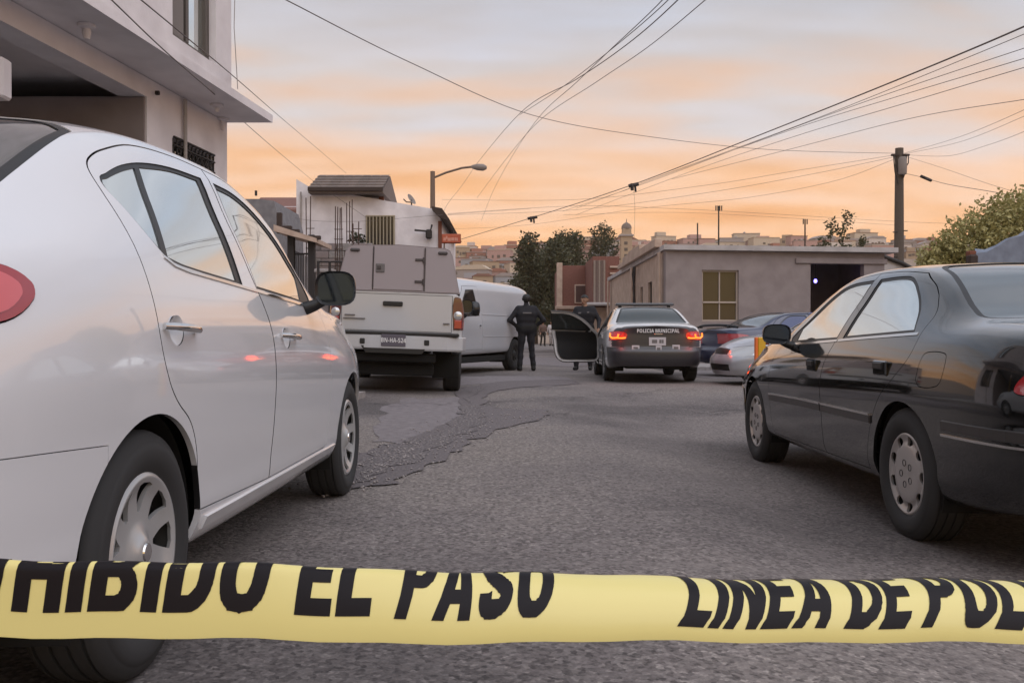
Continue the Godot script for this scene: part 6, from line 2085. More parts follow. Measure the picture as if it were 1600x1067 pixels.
	var tilt := Basis(Vector3(0, 0, 1), -1.0) * Basis(Vector3(1, 0, 0), 0.35)
	q.lathe([Vector2(0.0, -0.05), Vector2(0.1, -0.035), Vector2(0.19, 0.0), Vector2(0.2, 0.01), Vector2(0.1, -0.015), Vector2(0.0, -0.03)], 20, Vector3(0, 0.2, 0), tilt)
	obj("reflector", q, M.dish_grey, ds)
	rod(ds, "feed_arm", [Vector3(0.0, 0.1, 0), Vector3(-0.16, 0.1, 0.05), Vector3(-0.26, 0.2, 0.05)], 0.02, M.dark_metal, 6)
	rod(ds, "mast", [Vector3(0, -0.25, 0), Vector3(0, 0.18, 0)], 0.025, M.dark_metal, 6)
	# lower neighbour with red-brown roof, and the grey block before it
	var n := thing("red_roofed_house", "small pale house with red-brown roof seen over the white sedan", "house")
	m = MB.new()
	m.box(Vector3(X.call(428, 36.0), 2.9, -39.0), Vector3(2.4, 5.8, 6.0), 0.02)
	obj("wall", m, M.plaster_white, n)
	m = MB.new()
	m.prism(poly([[-35.6, 5.5], [-35.6, 5.62], [-37.4, 6.35], [-41.0, 6.3], [-41.0, 5.5]]), X.call(392, 36.0), X.call(463, 36.0) + 0.1, Vector3.ZERO, Basis(Vector3(0, 0, 1), Vector3(0, 1, 0), Vector3(1, 0, 0)))
	obj("roof", m, M.roof_red, n)
	rod(n, "vent_pipe", [at(400, 306, 36.2), at(400, 298, 36.2)], 0.05, M.dark_metal, 6)
	var k2 := thing("grey_block_house", "plain grey block house end wall beside the steel gate", "house")
	m = MB.new()
	m.prism(PackedVector2Array([Vector2(X.call(380, 26.0), 0), Vector2(X.call(436, 26.0), 0), Vector2(X.call(436, 26.0), Y.call(345, 26.0)), Vector2(X.call(428, 26.0), Y.call(314, 26.0)), Vector2(X.call(404, 26.0), Y.call(311, 26.0)), Vector2(X.call(380, 26.0), Y.call(311, 26.0))]), -29.0, -26.0)
	obj("wall", m, M.render_slate, k2)

func yard_front() -> void:
	# steel gate under a little concrete canopy, block wall, starter bars
	var g := thing("steel_gate", "dark steel bar gate hung under a small concrete canopy", "gate")
	for px: float in [455.0, 487.0]:
		beam(g, "post", at(px, 440, 22.0) * Vector3(1, 0, 1) + Vector3(0, 1.6, 0), Vector3(0.16, 3.2, 0.16), M.dark_metal, 0.015)
	for k in 11:
		var p := at(458.5 + k * 2.6, 440, 22.0)
		rod(g, "bar", [Vector3(p.x, 0.1, p.z), Vector3(p.x, 2.85 - 0.02 * k, p.z)], 0.014, M.dark_metal, 6)
	for y: float in [0.15, 1.4, 2.75]:
		var a := at(456, 440, 22.0)
		var b := at(486, 440, 22.0)
		rod(g, "rail", [Vector3(a.x, y, a.z), Vector3(b.x, y, b.z)], 0.025, M.dark_metal, 6)
	var c := thing("concrete_canopy", "sloping concrete canopy with rough timber props over the gate", "canopy")
	var m := MB.new()
	m.prism(poly([[at(434, 0, 22.0).x, 3.25], [at(500, 0, 22.0).x, 2.98], [at(500, 0, 22.0).x, 3.08], [at(434, 0, 22.0).x, 3.4]]), -23.4, -21.6)
	obj("slab", m, M.render_warm, c)
	for e: Array in [[434, 456, 356, 0.1], [457, 468, 361, 0.09], [486, 501, 371, 0.09]]:
		var a := at(e[0], e[2], 21.7)
		var b := at(e[1], e[2] + 1, 21.7)
		beam(c, "timber", (a + b) * 0.5, Vector3(b.x - a.x, e[3], 0.12), M.dark_wood, 0.01)
	var pp := at(435, 348, 22.2)
	beam(c, "stub_post", pp + Vector3(0, 0, -0.1), Vector3(0.12, 0.5, 0.12), M.dark_wood, 0.01)
	var w := thing("block_wall", "grey concrete block yard wall behind the pickup canopy", "wall")
	var wx0 := at(490, 0, 24.0).x
	var wx1 := at(582, 0, 24.0).x
	var rng := RandomNumberGenerator.new()
	rng.seed = 4
	var core := MB.new()
	core.box(Vector3((wx0 + wx1) * 0.5, 1.6, -24.14), Vector3(wx1 - wx0 - 0.02, 3.2, 0.1))
	obj("mortar", core, M.concrete_dark, w)
	for row in 16:
		var x := wx0 - (0.2 if row % 2 else 0.0)
		while x < wx1:
			var a := maxf(x, wx0)
			var b := minf(x + 0.4, wx1)
			if b - a > 0.06:
				var q := MB.new()
				q.box(Vector3((a + b) * 0.5, 0.1 + row * 0.2, -24.02 + rng.randf() * 0.006), Vector3(b - a - 0.012, 0.188, 0.16), 0.008)
				obj("block", q, [M.render_grey, M.concrete, M.render_dim][rng.randi() % 3], w)
			x += 0.4
	var clusters := [[483.0, [0, 5], 309, 23.6, "pair of tall rusty starter bars standing above the gate post"], [527.0, [0, 3, 7, 11], 328, 23.8, "cluster of rusty starter bars rising from the block wall corner"], [545.0, [0, 4, 8], 314, 24.3, "thin bent starter bars standing beside the barred window"], [556.0, [0, 6], 350, 23.7, "short starter bar pair beside the small shrub"]]
	for cl: Array in clusters:
		var t := thing("starter_bars", cl[4], "reinforcing bars", Vector3.ZERO, 0.0, "reinforcing bars left standing in the yard")
		for k: int in cl[1]:
			var top := at(cl[0] + k + rng.randf_range(-1.5, 1.5), cl[2] + rng.randf_range(-4.0, 6.0), cl[3])
			var foot := at(cl[0] + k, 470, cl[3])
			rod(t, "bar", [Vector3(foot.x, 0.3, foot.z + 0.3), Vector3(foot.x, top.y * 0.6, top.z + 0.3), top + Vector3(0, 0, 0.3)], 0.014, M.rust, 5)
		for y: float in [3.0, 3.25, 3.5]:
			var a := at(cl[0] - 1, 400, cl[3])
			rod(t, "stirrup", [Vector3(a.x, y, a.z + 0.32), Vector3(a.x + 0.22, y, a.z + 0.32)], 0.01, M.rust, 5)
	# low pipe fence and grey pillar by the pickup
	var f := thing("pipe_fence", "dark pipe railing beside the pickup canopy", "railing")
	for px: float in [497.0, 515.0, 534.0]:
		var a := at(px, 410, 19.5)
		rod(f, "post", [Vector3(a.x, 0.0, a.z), Vector3(a.x, at(0, 409, 19.5).y, a.z)], 0.03, M.dark_metal, 6)
	for py: float in [409.0, 436.0]:
		rod(f, "rail", [at(495, py, 19.5), at(536, py, 19.5)], 0.022, M.dark_metal, 6)
	var pl := thing("plastered_pillar", "grey plastered gate pillar behind the door mirror of the white sedan", "pillar")
	beam(pl, "shaft", Vector3(at(508, 0, 20.5).x, 1.1, -20.5), Vector3(0.36, 2.2, 0.3), M.render_dim, 0.015)
	beam(pl, "cap", Vector3(at(508, 0, 20.5).x, 2.24, -20.5), Vector3(0.42, 0.08, 0.36), M.concrete, 0.015)

func brick_houses() -> void:
	var X := func(px: float, d: float) -> float: return (px - 800.0) / 1450.0 * d
	var r := thing("brick_house", "red-brown brick house with pale corner down the lane", "house")
	var d := 44.0
	var x0: float = X.call(876, d)
	var x1: float = X.call(930, d)
	beam(r, "wall", Vector3((x0 + x1) * 0.5, 2.0, -d - 3.0), Vector3(x1 - x0, 4.2, 6.0), M.brick, 0.01)
	beam(r, "corner_pier", Vector3(x0 - 0.05, 2.05, -d - 0.1), Vector3(0.26, 4.35, 0.4), M.render_warm, 0.01)
	beam(r, "ledge", Vector3((x0 + x1) * 0.5, 2.1, -d + 0.1), Vector3(x1 - x0 + 0.5, 0.16, 0.5), M.render_warm, 0.02)
	beam(r, "lower_wall", Vector3((x0 + x1) * 0.5, 1.0, -d + 0.06), Vector3(x1 - x0 + 0.3, 2.0, 0.1), M.render_warm, 0.01)
	beam(r, "window_frame", Vector3(x0 + 1.05, 2.75, -d + 0.02), Vector3(0.78, 0.9, 0.06), M.render_warm, 0.01)
	beam(r, "window_pane", Vector3(x0 + 1.05, 2.75, -d + 0.04), Vector3(0.66, 0.78, 0.05), M.brick_dark, 0.01)
	beam(r, "door", Vector3(x0 + 0.8, 1.2, -d + 0.12), Vector3(0.5, 1.6, 0.06), M.orange_wood, 0.01)
	var t := thing("slatted_house", "narrow brick house with upright wooden siding down the lane", "house")
	d = 40.0
	x0 = X.call(926, d)
	x1 = X.call(968, d)
	beam(t, "wall", Vector3((x0 + x1) * 0.5, 2.1, -d - 2.0), Vector3(x1 - x0, 4.2, 4.0), M.brick, 0.01)
	for k in 5:
		beam(t, "plank", Vector3(x0 + 0.08 + k * 0.105, 3.1, -d + 0.04), Vector3(0.09, 1.85, 0.06), [M.plank_a, M.plank_b][k % 2], 0.01)
	beam(t, "canopy", Vector3((x0 + x1) * 0.5 - 0.1, 2.12, -d + 0.5), Vector3(x1 - x0 + 0.5, 0.12, 1.2), M.render_pale, 0.02)
	for k in 4:
		beam(t, "stacked_sill", Vector3(x1 - 0.25, 2.9 + k * 0.28, -d + 0.05), Vector3(0.34, 0.08, 0.12), M.render_warm, 0.01)
	beam(t, "lower_wall", Vector3((x0 + x1) * 0.5, 1.0, -d + 0.05), Vector3(x1 - x0, 2.0, 0.1), M.render_warm, 0.01)

func street_furniture() -> void:
	# utility pole on the right
	var p := at(1405, 232, 32.0)
	var r := thing("utility_pole", "tall weathered wooden utility pole carrying the cable fan", "utility pole", Vector3(p.x, 0, p.z))
	var q := MB.new()
	q.lathe([Vector2(0.19, -0.2), Vector2(0.17, 2.5), Vector2(0.135, p.y), Vector2(0.0, p.y)], 16)
	obj("shaft", q, M.pole_wood, r)
	q = MB.new()
	q.box(Vector3(0, p.y - 0.25, 0.08), Vector3(0.62, 0.07, 0.1), 0.01)
	obj("crossarm", q, M.dark_wood, r)
	q = MB.new()
	q.lathe([Vector2(0.0, -0.32), Vector2(0.12, -0.32), Vector2(0.14, -0.26), Vector2(0.14, 0.2), Vector2(0.1, 0.28), Vector2(0.0, 0.28)], 16, Vector3(0.02, p.y - 0.62, 0.22))
	obj("junction_box", q, M.dish_grey, r)
	for e: Array in [[-0.24, 0.9], [-0.2, 0.55], [0.2, 0.7], [0.27, 0.4]]:
		rod(r, "dropper", [Vector3(e[0], p.y - 0.3, 0.1), Vector3(e[0] * 0.9, p.y - 0.3 - e[1] * 0.6, 0.16), Vector3(e[0] * 0.4, p.y - 0.35 - e[1], 0.14)], 0.02, M.dark_metal, 5)
	for e: Array in [[-0.26, 2.9], [0.24, 2.85], [-0.22, 3.75]]:
		rod(r, "step_iron", [Vector3(0, p.y - e[1], 0.1), Vector3(e[0], p.y - e[1], 0.12)], 0.02, M.dark_metal, 5)
	# street lamp
	var s := at(676, 268, 34.0)
	var l := thing("street_lamp", "street lamp with curved arm rising behind the brown-roofed house", "street lamp", Vector3(s.x, 0, s.z))
	q = MB.new()
	q.lathe([Vector2(0.12, 0.0), Vector2(0.085, s.y), Vector2(0.0, s.y)], 12)
	obj("shaft", q, M.lamp_pole, l)
	var tip := at(737, 261, 34.0) - Vector3(s.x, 0, s.z)
	rod(l, "arm", [Vector3(0, s.y - 0.25, 0), Vector3(tip.x * 0.35, lerpf(s.y - 0.25, tip.y, 0.5), 0), Vector3(tip.x * 0.75, lerpf(s.y - 0.25, tip.y, 0.9), 0), tip], 0.04, M.lamp_pole, 8)
	q = MB.new()
	q.lathe([Vector2(0.0, -0.05), Vector2(0.06, 0.0), Vector2(0.12, 0.2), Vector2(0.13, 0.42), Vector2(0.06, 0.55), Vector2(0.0, 0.56)], 14, tip, Basis(Vector3(0, 1, 0), Vector3(1, -0.05, 0).normalized(), Vector3(0, 0, 1)))
	obj("lamp_head", q, M.dish_grey, l)
	# orange shop sign on its post
	var sp := at(705, 373, 29.0)
	var sg := thing("shop_sign", "orange-red shop sign with faded pale lettering on the house corner", "sign", Vector3(sp.x, 0, sp.z))
	beam(sg, "panel", Vector3(0, sp.y, 0), Vector3(0.56, 0.26, 0.1), M.sign_orange, 0.012)
	beam(sg, "frame", Vector3(0, sp.y, -0.02), Vector3(0.6, 0.3, 0.08), M.sign_frame, 0.012)
	for e: Array in [[-0.2, -0.02, 0.08], [-0.14, 0.03, 0.05], [-0.06, -0.03, 0.1], [0.05, -0.02, 0.1], [0.14, -0.02, 0.05], [0.19, -0.03, 0.04]]:
		beam(sg, "faded_print", Vector3(e[0], sp.y + e[1], 0.052), Vector3(e[2], 0.1, 0.008), M.sign_pale, 0.002)
	rod(sg, "bracket", [Vector3(-0.22, sp.y - 0.12, -0.02), Vector3(-0.22, 0, -0.02)], 0.025, M.lamp_pole, 6)
	# yellow and orange marker post before the silver car
	var y := thing("marker_post", "yellow and orange marker post in front of the silver sedan", "post", Vector3(at(1188, 0, 11.0).x, ground_y(2.9, 11.0), -11.0))
	beam(y, "face", Vector3(0.015, 0.45, 0), Vector3(0.09, 0.9, 0.07), M.yellow_paint, 0.01)
	beam(y, "edge", Vector3(-0.045, 0.46, 0.0), Vector3(0.035, 0.88, 0.06), M.orange_paint, 0.008)
	for k in 2:
		beam(y, "reflector", Vector3(0.085, 0.83 - k * 0.055, 0.0), Vector3(0.045, 0.04, 0.05), M.red_dark, 0.006)
	beam(y, "bracket", Vector3(0.06, 0.8, -0.02), Vector3(0.02, 0.16, 0.03), M.sign_pale, 0.004)
	# blue tarpaulin over a stall frame on the right
	var t := thing("tarpaulin_stall", "stall under a slack blue-grey tarpaulin beside the leafy tree", "stall")
	var m := MB.new()
	var rng := RandomNumberGenerator.new()
	rng.seed = 2
	var n := FastNoiseLite.new()
	n.seed = 3
	n.frequency = 1.2
	var f := func(u: float, v: float) -> Vector3:
		var x := lerpf(5.45, 8.6, u) + 1.25 * v
		var z := lerpf(-10.9, -13.5, v)
		var rise := 0.30 * sstep(0.0, 0.3, u) + 0.12 * u
		return Vector3(x, 1.80 + rise + 0.10 * sin(v * PI) + n.get_noise_2d(u * 4.0, v * 3.0) * 0.10, z)
	for i in 24:
		for j in 16:
			var qd := []
			var nn := []
			for e: Array in [[0, 0], [1, 0], [1, 1], [0, 1]]:
				var u := float(i + e[0]) / 24.0
				var v := float(j + e[1]) / 16.0
				var a: Vector3 = f.call(u, v)
				qd.append(a)
				nn.append((f.call(u, v + 0.02) - a).cross(f.call(u + 0.02, v) - a).normalized() * -1.0)
			m.smooth_quad(qd, nn)
	for i in 24:
		var a: Vector3 = f.call(i / 24.0, 0.0)
		var b: Vector3 = f.call((i + 1) / 24.0, 0.0)
		m.quad(a, b, Vector3(b.x, 1.45 + 0.02 * sin(b.x * 9.0), b.z + 0.03), Vector3(a.x, 1.45 + 0.02 * sin(a.x * 9.0), a.z + 0.03), Vector3(0, 0, 1))
	obj("tarpaulin", m, M.tarp_blue, t)
	for e: Array in [[5.42, -10.95, 1.88], [8.3, -10.95, 2.1], [6.75, -13.4, 1.9], [9.4, -13.4, 2.1]]:
		beam(t, "post", Vector3(e[0], e[2] * 0.5 - 0.05, e[1]), Vector3(0.09, e[2], 0.09), M.red_wood, 0.01)
	beam(t, "lashing", Vector3(5.42, 1.72, -10.93), Vector3(0.11, 0.13, 0.11), M.dark_wood, 0.02)

# ---------------------------------------------------------------- cables
func cables() -> void:
	# each: label, points [px, py, d], radius
	var list := [
		["long cable crossing from the upper sky to the utility pole top", [[380, -32, 9.5], [445, 0, 10.5], [640, 98, 15], [830, 180, 20], [1000, 212, 24], [1200, 234, 28], [1400, 240, 32]], 0.012],
		["thick bundled cable sweeping down from the upper right edge", [[1700, -10, 10], [1600, 42, 12], [1400, 126, 16], [1180, 214, 22], [985, 290, 30], [832, 340, 38], [700, 380, 46]], 0.022],
		["second cable under the thick bundle at the right edge", [[1700, 6, 10.2], [1600, 54, 12.2], [1300, 176, 18], [1150, 232, 22], [985, 292, 30]], 0.009],
		["third cable of the upper right bundle", [[1700, 46, 10.4], [1600, 76, 12.4], [1350, 160, 17], [1180, 222, 22], [1010, 286, 30], [880, 330, 36]], 0.009],
		["fourth cable of the upper right bundle", [[1700, 62, 10.4], [1600, 92, 12.4], [1400, 152, 16.5], [1240, 202, 21], [1060, 266, 29], [900, 326, 36]], 0.009],
		["lowest cable of the upper right bundle", [[1700, 78, 10.4], [1600, 106, 12.4], [1400, 166, 16.5], [1240, 214, 21], [1080, 268, 29], [900, 336, 37]], 0.009],
		["slack cable reaching from the right edge past the pole", [[1700, 140, 12], [1600, 156, 14], [1420, 186, 18], [1240, 232, 23], [1050, 280, 30]], 0.009],
		["outermost of the steep cables running up the middle of the sky", [[1120, -70, 7], [1060, 0, 8.5], [980, 70, 11], [900, 125, 14], [812, 178, 20], [745, 256, 33.5]], 0.010],
		["inner steep cable running up the middle of the sky", [[1100, -70, 7], [1045, 0, 8.5], [960, 74, 11.5], [880, 136, 15], [812, 180, 20]], 0.008],
		["steep cable bending down past the street lamp head", [[1085, -70, 7], [1036, 0, 8.5], [950, 82, 11.5], [900, 130, 14], [842, 184, 19], [800, 245, 27], [770, 300, 36], [752, 345, 44]], 0.008],
		["rightmost steep cable high in the sky", [[1180, -70, 7], [1103, 0, 8.5], [1010, 76, 11.5], [930, 130, 14.5], [842, 190, 19.5], [790, 250, 27], [745, 310, 36]], 0.008],
		["cable from the lamp head down to the house corner", [[745, 256, 33.5], [722, 290, 33], [700, 318, 32], [690, 338, 31]], 0.009],
		["upper service cable from the pole to the far left", [[1395, 243, 32], [1250, 266, 33], [1100, 290, 35], [900, 312, 40], [690, 312, 47]], 0.010],
		["middle service cable from the pole to the left", [[1395, 246, 32], [1270, 272, 33], [1100, 302, 35], [900, 328, 40], [700, 336, 47]], 0.010],
		["lower service cable from the pole to the left", [[1395, 250, 32], [1300, 284, 34], [1160, 310, 38], [1000, 326, 42], [820, 352, 50], [700, 358, 56]], 0.010],
		["faint level cable over the grey house roof", [[1560, 352, 60], [1400, 346, 58], [1200, 334, 56], [1050, 326, 55], [900, 322, 54], [700, 334, 54]], 0.014],
		["lower faint cable over the grey house roof", [[1400, 352, 60], [1220, 340, 58], [1050, 332, 56], [880, 336, 56]], 0.012],
		["topmost cable fanning from the pole to the right edge", [[1412, 240, 32], [1500, 214, 26], [1600, 172, 20], [1700, 120, 16]], 0.009],
		["second cable fanning from the pole to the right edge", [[1412, 241, 32], [1500, 222, 26], [1600, 182, 20], [1700, 134, 16]], 0.008],
		["lowest cable fanning up from the pole to the right edge", [[1412, 242, 32], [1480, 244, 27], [1540, 228, 23], [1600, 206, 19], [1700, 160, 16]], 0.008],
		["dark service cable dropping from the pole into the tree", [[1412, 271, 32], [1440, 277, 30], [1480, 288, 27], [1540, 298, 22], [1580, 305, 20]], 0.013],
		["thin cable dropping from the pole behind the tree", [[1412, 244, 32], [1470, 262, 29], [1540, 286, 25], [1600, 304, 22]], 0.008],
		["upper cable slanting across the left house front", [[150, -58, 4.5], [220, 0, 5.0], [300, 66, 6.2], [363, 118, 8.2], [440, 185, 15], [500, 236, 26], [541, 271, 31.5]], 0.007],
		["lower cable slanting across the left house front", [[120, -50, 4.4], [174, 0, 4.8], [260, 82, 6.0], [340, 152, 8.4], [388, 197, 12.0], [440, 242, 20], [488, 282, 29.5]], 0.007],
		["cable run across the brown-roofed house wall", [[488, 282, 29.4], [540, 318, 29.6], [572, 340, 29.7]], 0.010],
		["level cable across the brown-roofed house wall", [[430, 330, 28], [480, 344, 28.5], [560, 346, 29], [640, 340, 29.3], [690, 336, 29.5], [830, 326, 40]], 0.008],
		["tall drop wire hanging from the cable joint", [[990, 292, 30], [992, 330, 30.5], [991, 372, 31]], 0.007]]
	for c: Array in list:
		var pts := []
		for p: Array in c[1]:
			pts.append(at(p[0], p[1], p[2]))
		var fine := []
		for i in pts.size() - 1:
			var p0: Vector3 = pts[maxi(i - 1, 0)]
			var p3: Vector3 = pts[mini(i + 2, pts.size() - 1)]
			for k in 8:
				fine.append(pts[i].cubic_interpolate(pts[i + 1], p0, p3, k / 8.0))
		fine.append(pts[-1])
		var m := MB.new()
		m.tube(fine, c[2] * 0.6, 5, false)
		var o := obj("overhead_cable", m, M.cable, self)
		tag(o, c[0], "cable", "overhead cables")
	for e: Array in [[990, 290, 30, "dark splice clamped on the cable bundle above the lane", 0.16], [832, 341, 38, "dark pair of splices hanging from the cable over the lane", 0.2]]:
		var t := thing("cable_splice", e[3], "cable splice", at(e[0], e[1], e[2]))
		rod(t, "sleeve", [Vector3(-e[4], -0.02, 0), Vector3(e[4], 0.05, 0)], 0.06, M.dark_metal, 8)
		rod(t, "clamp", [Vector3(-0.06, 0.06, 0.02), Vector3(-0.05, -0.16, 0.02)], 0.05, M.dark_metal, 8)
		rod(t, "tail", [Vector3(0.05, 0.0, -0.02), Vector3(0.07, -0.2, -0.02)], 0.035, M.dark_metal, 8)
	var sl := thing("cable_sleeve", "black sleeve on the service cable beside the pole", "cable sleeve", at(1447, 279, 29.6))
	rod(sl, "sleeve", [Vector3(-0.2, 0.05, 0.1), Vector3(0.2, -0.05, -0.1)], 0.05, M.dark_metal, 8)
# ---------------------------------------------------------------- people: tapered bones joined by a smooth minimum, meshed as surface nets
func net(mb: MB, bones: Array, cell: float, blend: float) -> void:
	var lo := Vector3(1e9, 1e9, 1e9)
	var hi := -lo
	for b: Array in bones:
		var r: float = maxf(b[2], b[3]) + 3.0 * cell
		lo = lo.min(b[0] - Vector3.ONE * r).min(b[1] - Vector3.ONE * r)
		hi = hi.max(b[0] + Vector3.ONE * r).max(b[1] + Vector3.ONE * r)
	var n := Vector3i(((hi - lo) / cell).ceil()) + Vector3i.ONE
	var F := PackedFloat32Array()
	var W := PackedInt32Array()
	var near := PackedFloat32Array()
	F.resize(n.x * n.y * n.z)
	F.fill(1.0)
	near.resize(F.size())
	near.fill(9.0)
	W.resize(F.size())
	for bi in bones.size():
		var b: Array = bones[bi]
		var A: Vector3 = b[0]
		var B: Vector3 = b[1]
		var ra: float = b[2]
		var rb: float = b[3]
		var pad := maxf(ra, rb) + blend + 2.0 * cell
		var l := Vector3i(((A.min(B) - Vector3.ONE * pad - lo) / cell).floor()).clamp(Vector3i.ZERO, n - Vector3i.ONE)
		var h := Vector3i(((A.max(B) + Vector3.ONE * pad - lo) / cell).ceil()).clamp(Vector3i.ZERO, n - Vector3i.ONE)
		var ab := B - A
		var den := maxf(ab.length_squared(), 1e-9)
		for z in range(l.z, h.z + 1):
			for y in range(l.y, h.y + 1):
				var at_ := (z * n.y + y) * n.x
				for x in range(l.x, h.x + 1):
					var p := lo + Vector3(x, y, z) * cell
					var t := clampf((p - A).dot(ab) / den, 0.0, 1.0)
					var d := p.distance_to(A + ab * t) - lerpf(ra, rb, t)
					var i := at_ + x
					if d < near[i]:
						near[i] = d
						W[i] = bi
					var f := F[i]
					var k := maxf(blend - absf(d - f), 0.0) / blend
					F[i] = minf(d, f) - k * k * blend * 0.25
	var vid := {}
	var pos := PackedVector3Array()
	var colr := PackedColorArray()
	var step := [1, n.x, n.x * n.y]
	for z in n.z - 1:
		for y in n.y - 1:
			for x in n.x - 1:
				var i := (z * n.y + y) * n.x + x
				var any_in := false
				var any_out := false
				for c in 8:
					if F[i + (c & 1) + (n.x if c & 2 else 0) + (n.x * n.y if c & 4 else 0)] < 0.0:
						any_in = true
					else:
						any_out = true
				if not (any_in and any_out):
					continue
				var sum := Vector3.ZERO
				var cnt := 0
				for e: Array in [[0, 1], [2, 3], [4, 5], [6, 7], [0, 2], [1, 3], [4, 6], [5, 7], [0, 4], [1, 5], [2, 6], [3, 7]]:
					var a: int = e[0]
					var b2: int = e[1]
					var fa := F[i + (a & 1) + (n.x if a & 2 else 0) + (n.x * n.y if a & 4 else 0)]
					var fb := F[i + (b2 & 1) + (n.x if b2 & 2 else 0) + (n.x * n.y if b2 & 4 else 0)]
					if (fa < 0.0) != (fb < 0.0):
						var t := fa / (fa - fb)
						var pa := Vector3(a & 1, (a >> 1) & 1, (a >> 2) & 1)
						var pb := Vector3(b2 & 1, (b2 >> 1) & 1, (b2 >> 2) & 1)
						sum += pa.lerp(pb, t)
						cnt += 1
				vid[i] = pos.size()
				pos.append(lo + (Vector3(x, y, z) + sum / cnt) * cell)
				colr.append(bones[W[i]][4])
	var nor := PackedVector3Array()
	nor.resize(pos.size())
	var quads := []
	for i: int in vid:
		for ax in 3:
			var j: int = i + step[ax]
			if j >= F.size() or (F[i] < 0.0) == (F[j] < 0.0):
				continue
			var u: int = step[(ax + 1) % 3]
			var v: int = step[(ax + 2) % 3]
			if not (vid.has(i - u) and vid.has(i - v) and vid.has(i - u - v)):
				continue
			var q := [vid[i], vid[i - u], vid[i - u - v], vid[i - v]]
			if F[i] >= 0.0:
				q.reverse()
			var g := (pos[q[2]] - pos[q[0]]).cross(pos[q[3]] - pos[q[1]])
			for k: int in q:
				nor[k] += g
			quads.append(q)
	for q: Array in quads:
		for t: Array in [[0, 1, 2], [0, 2, 3]]:
			var a: int = q[t[0]]
			var b: int = q[t[1]]
			var c: int = q[t[2]]
			var before := mb.v.size()
			mb.tri(pos[a], pos[b], pos[c], nor[a].normalized(), nor[b].normalized(), nor[c].normalized())
			var swapped := mb.v[before + 1] != pos[b]
			mb.col.append_array([colr[a], colr[c] if swapped else colr[b], colr[b] if swapped else colr[c]])

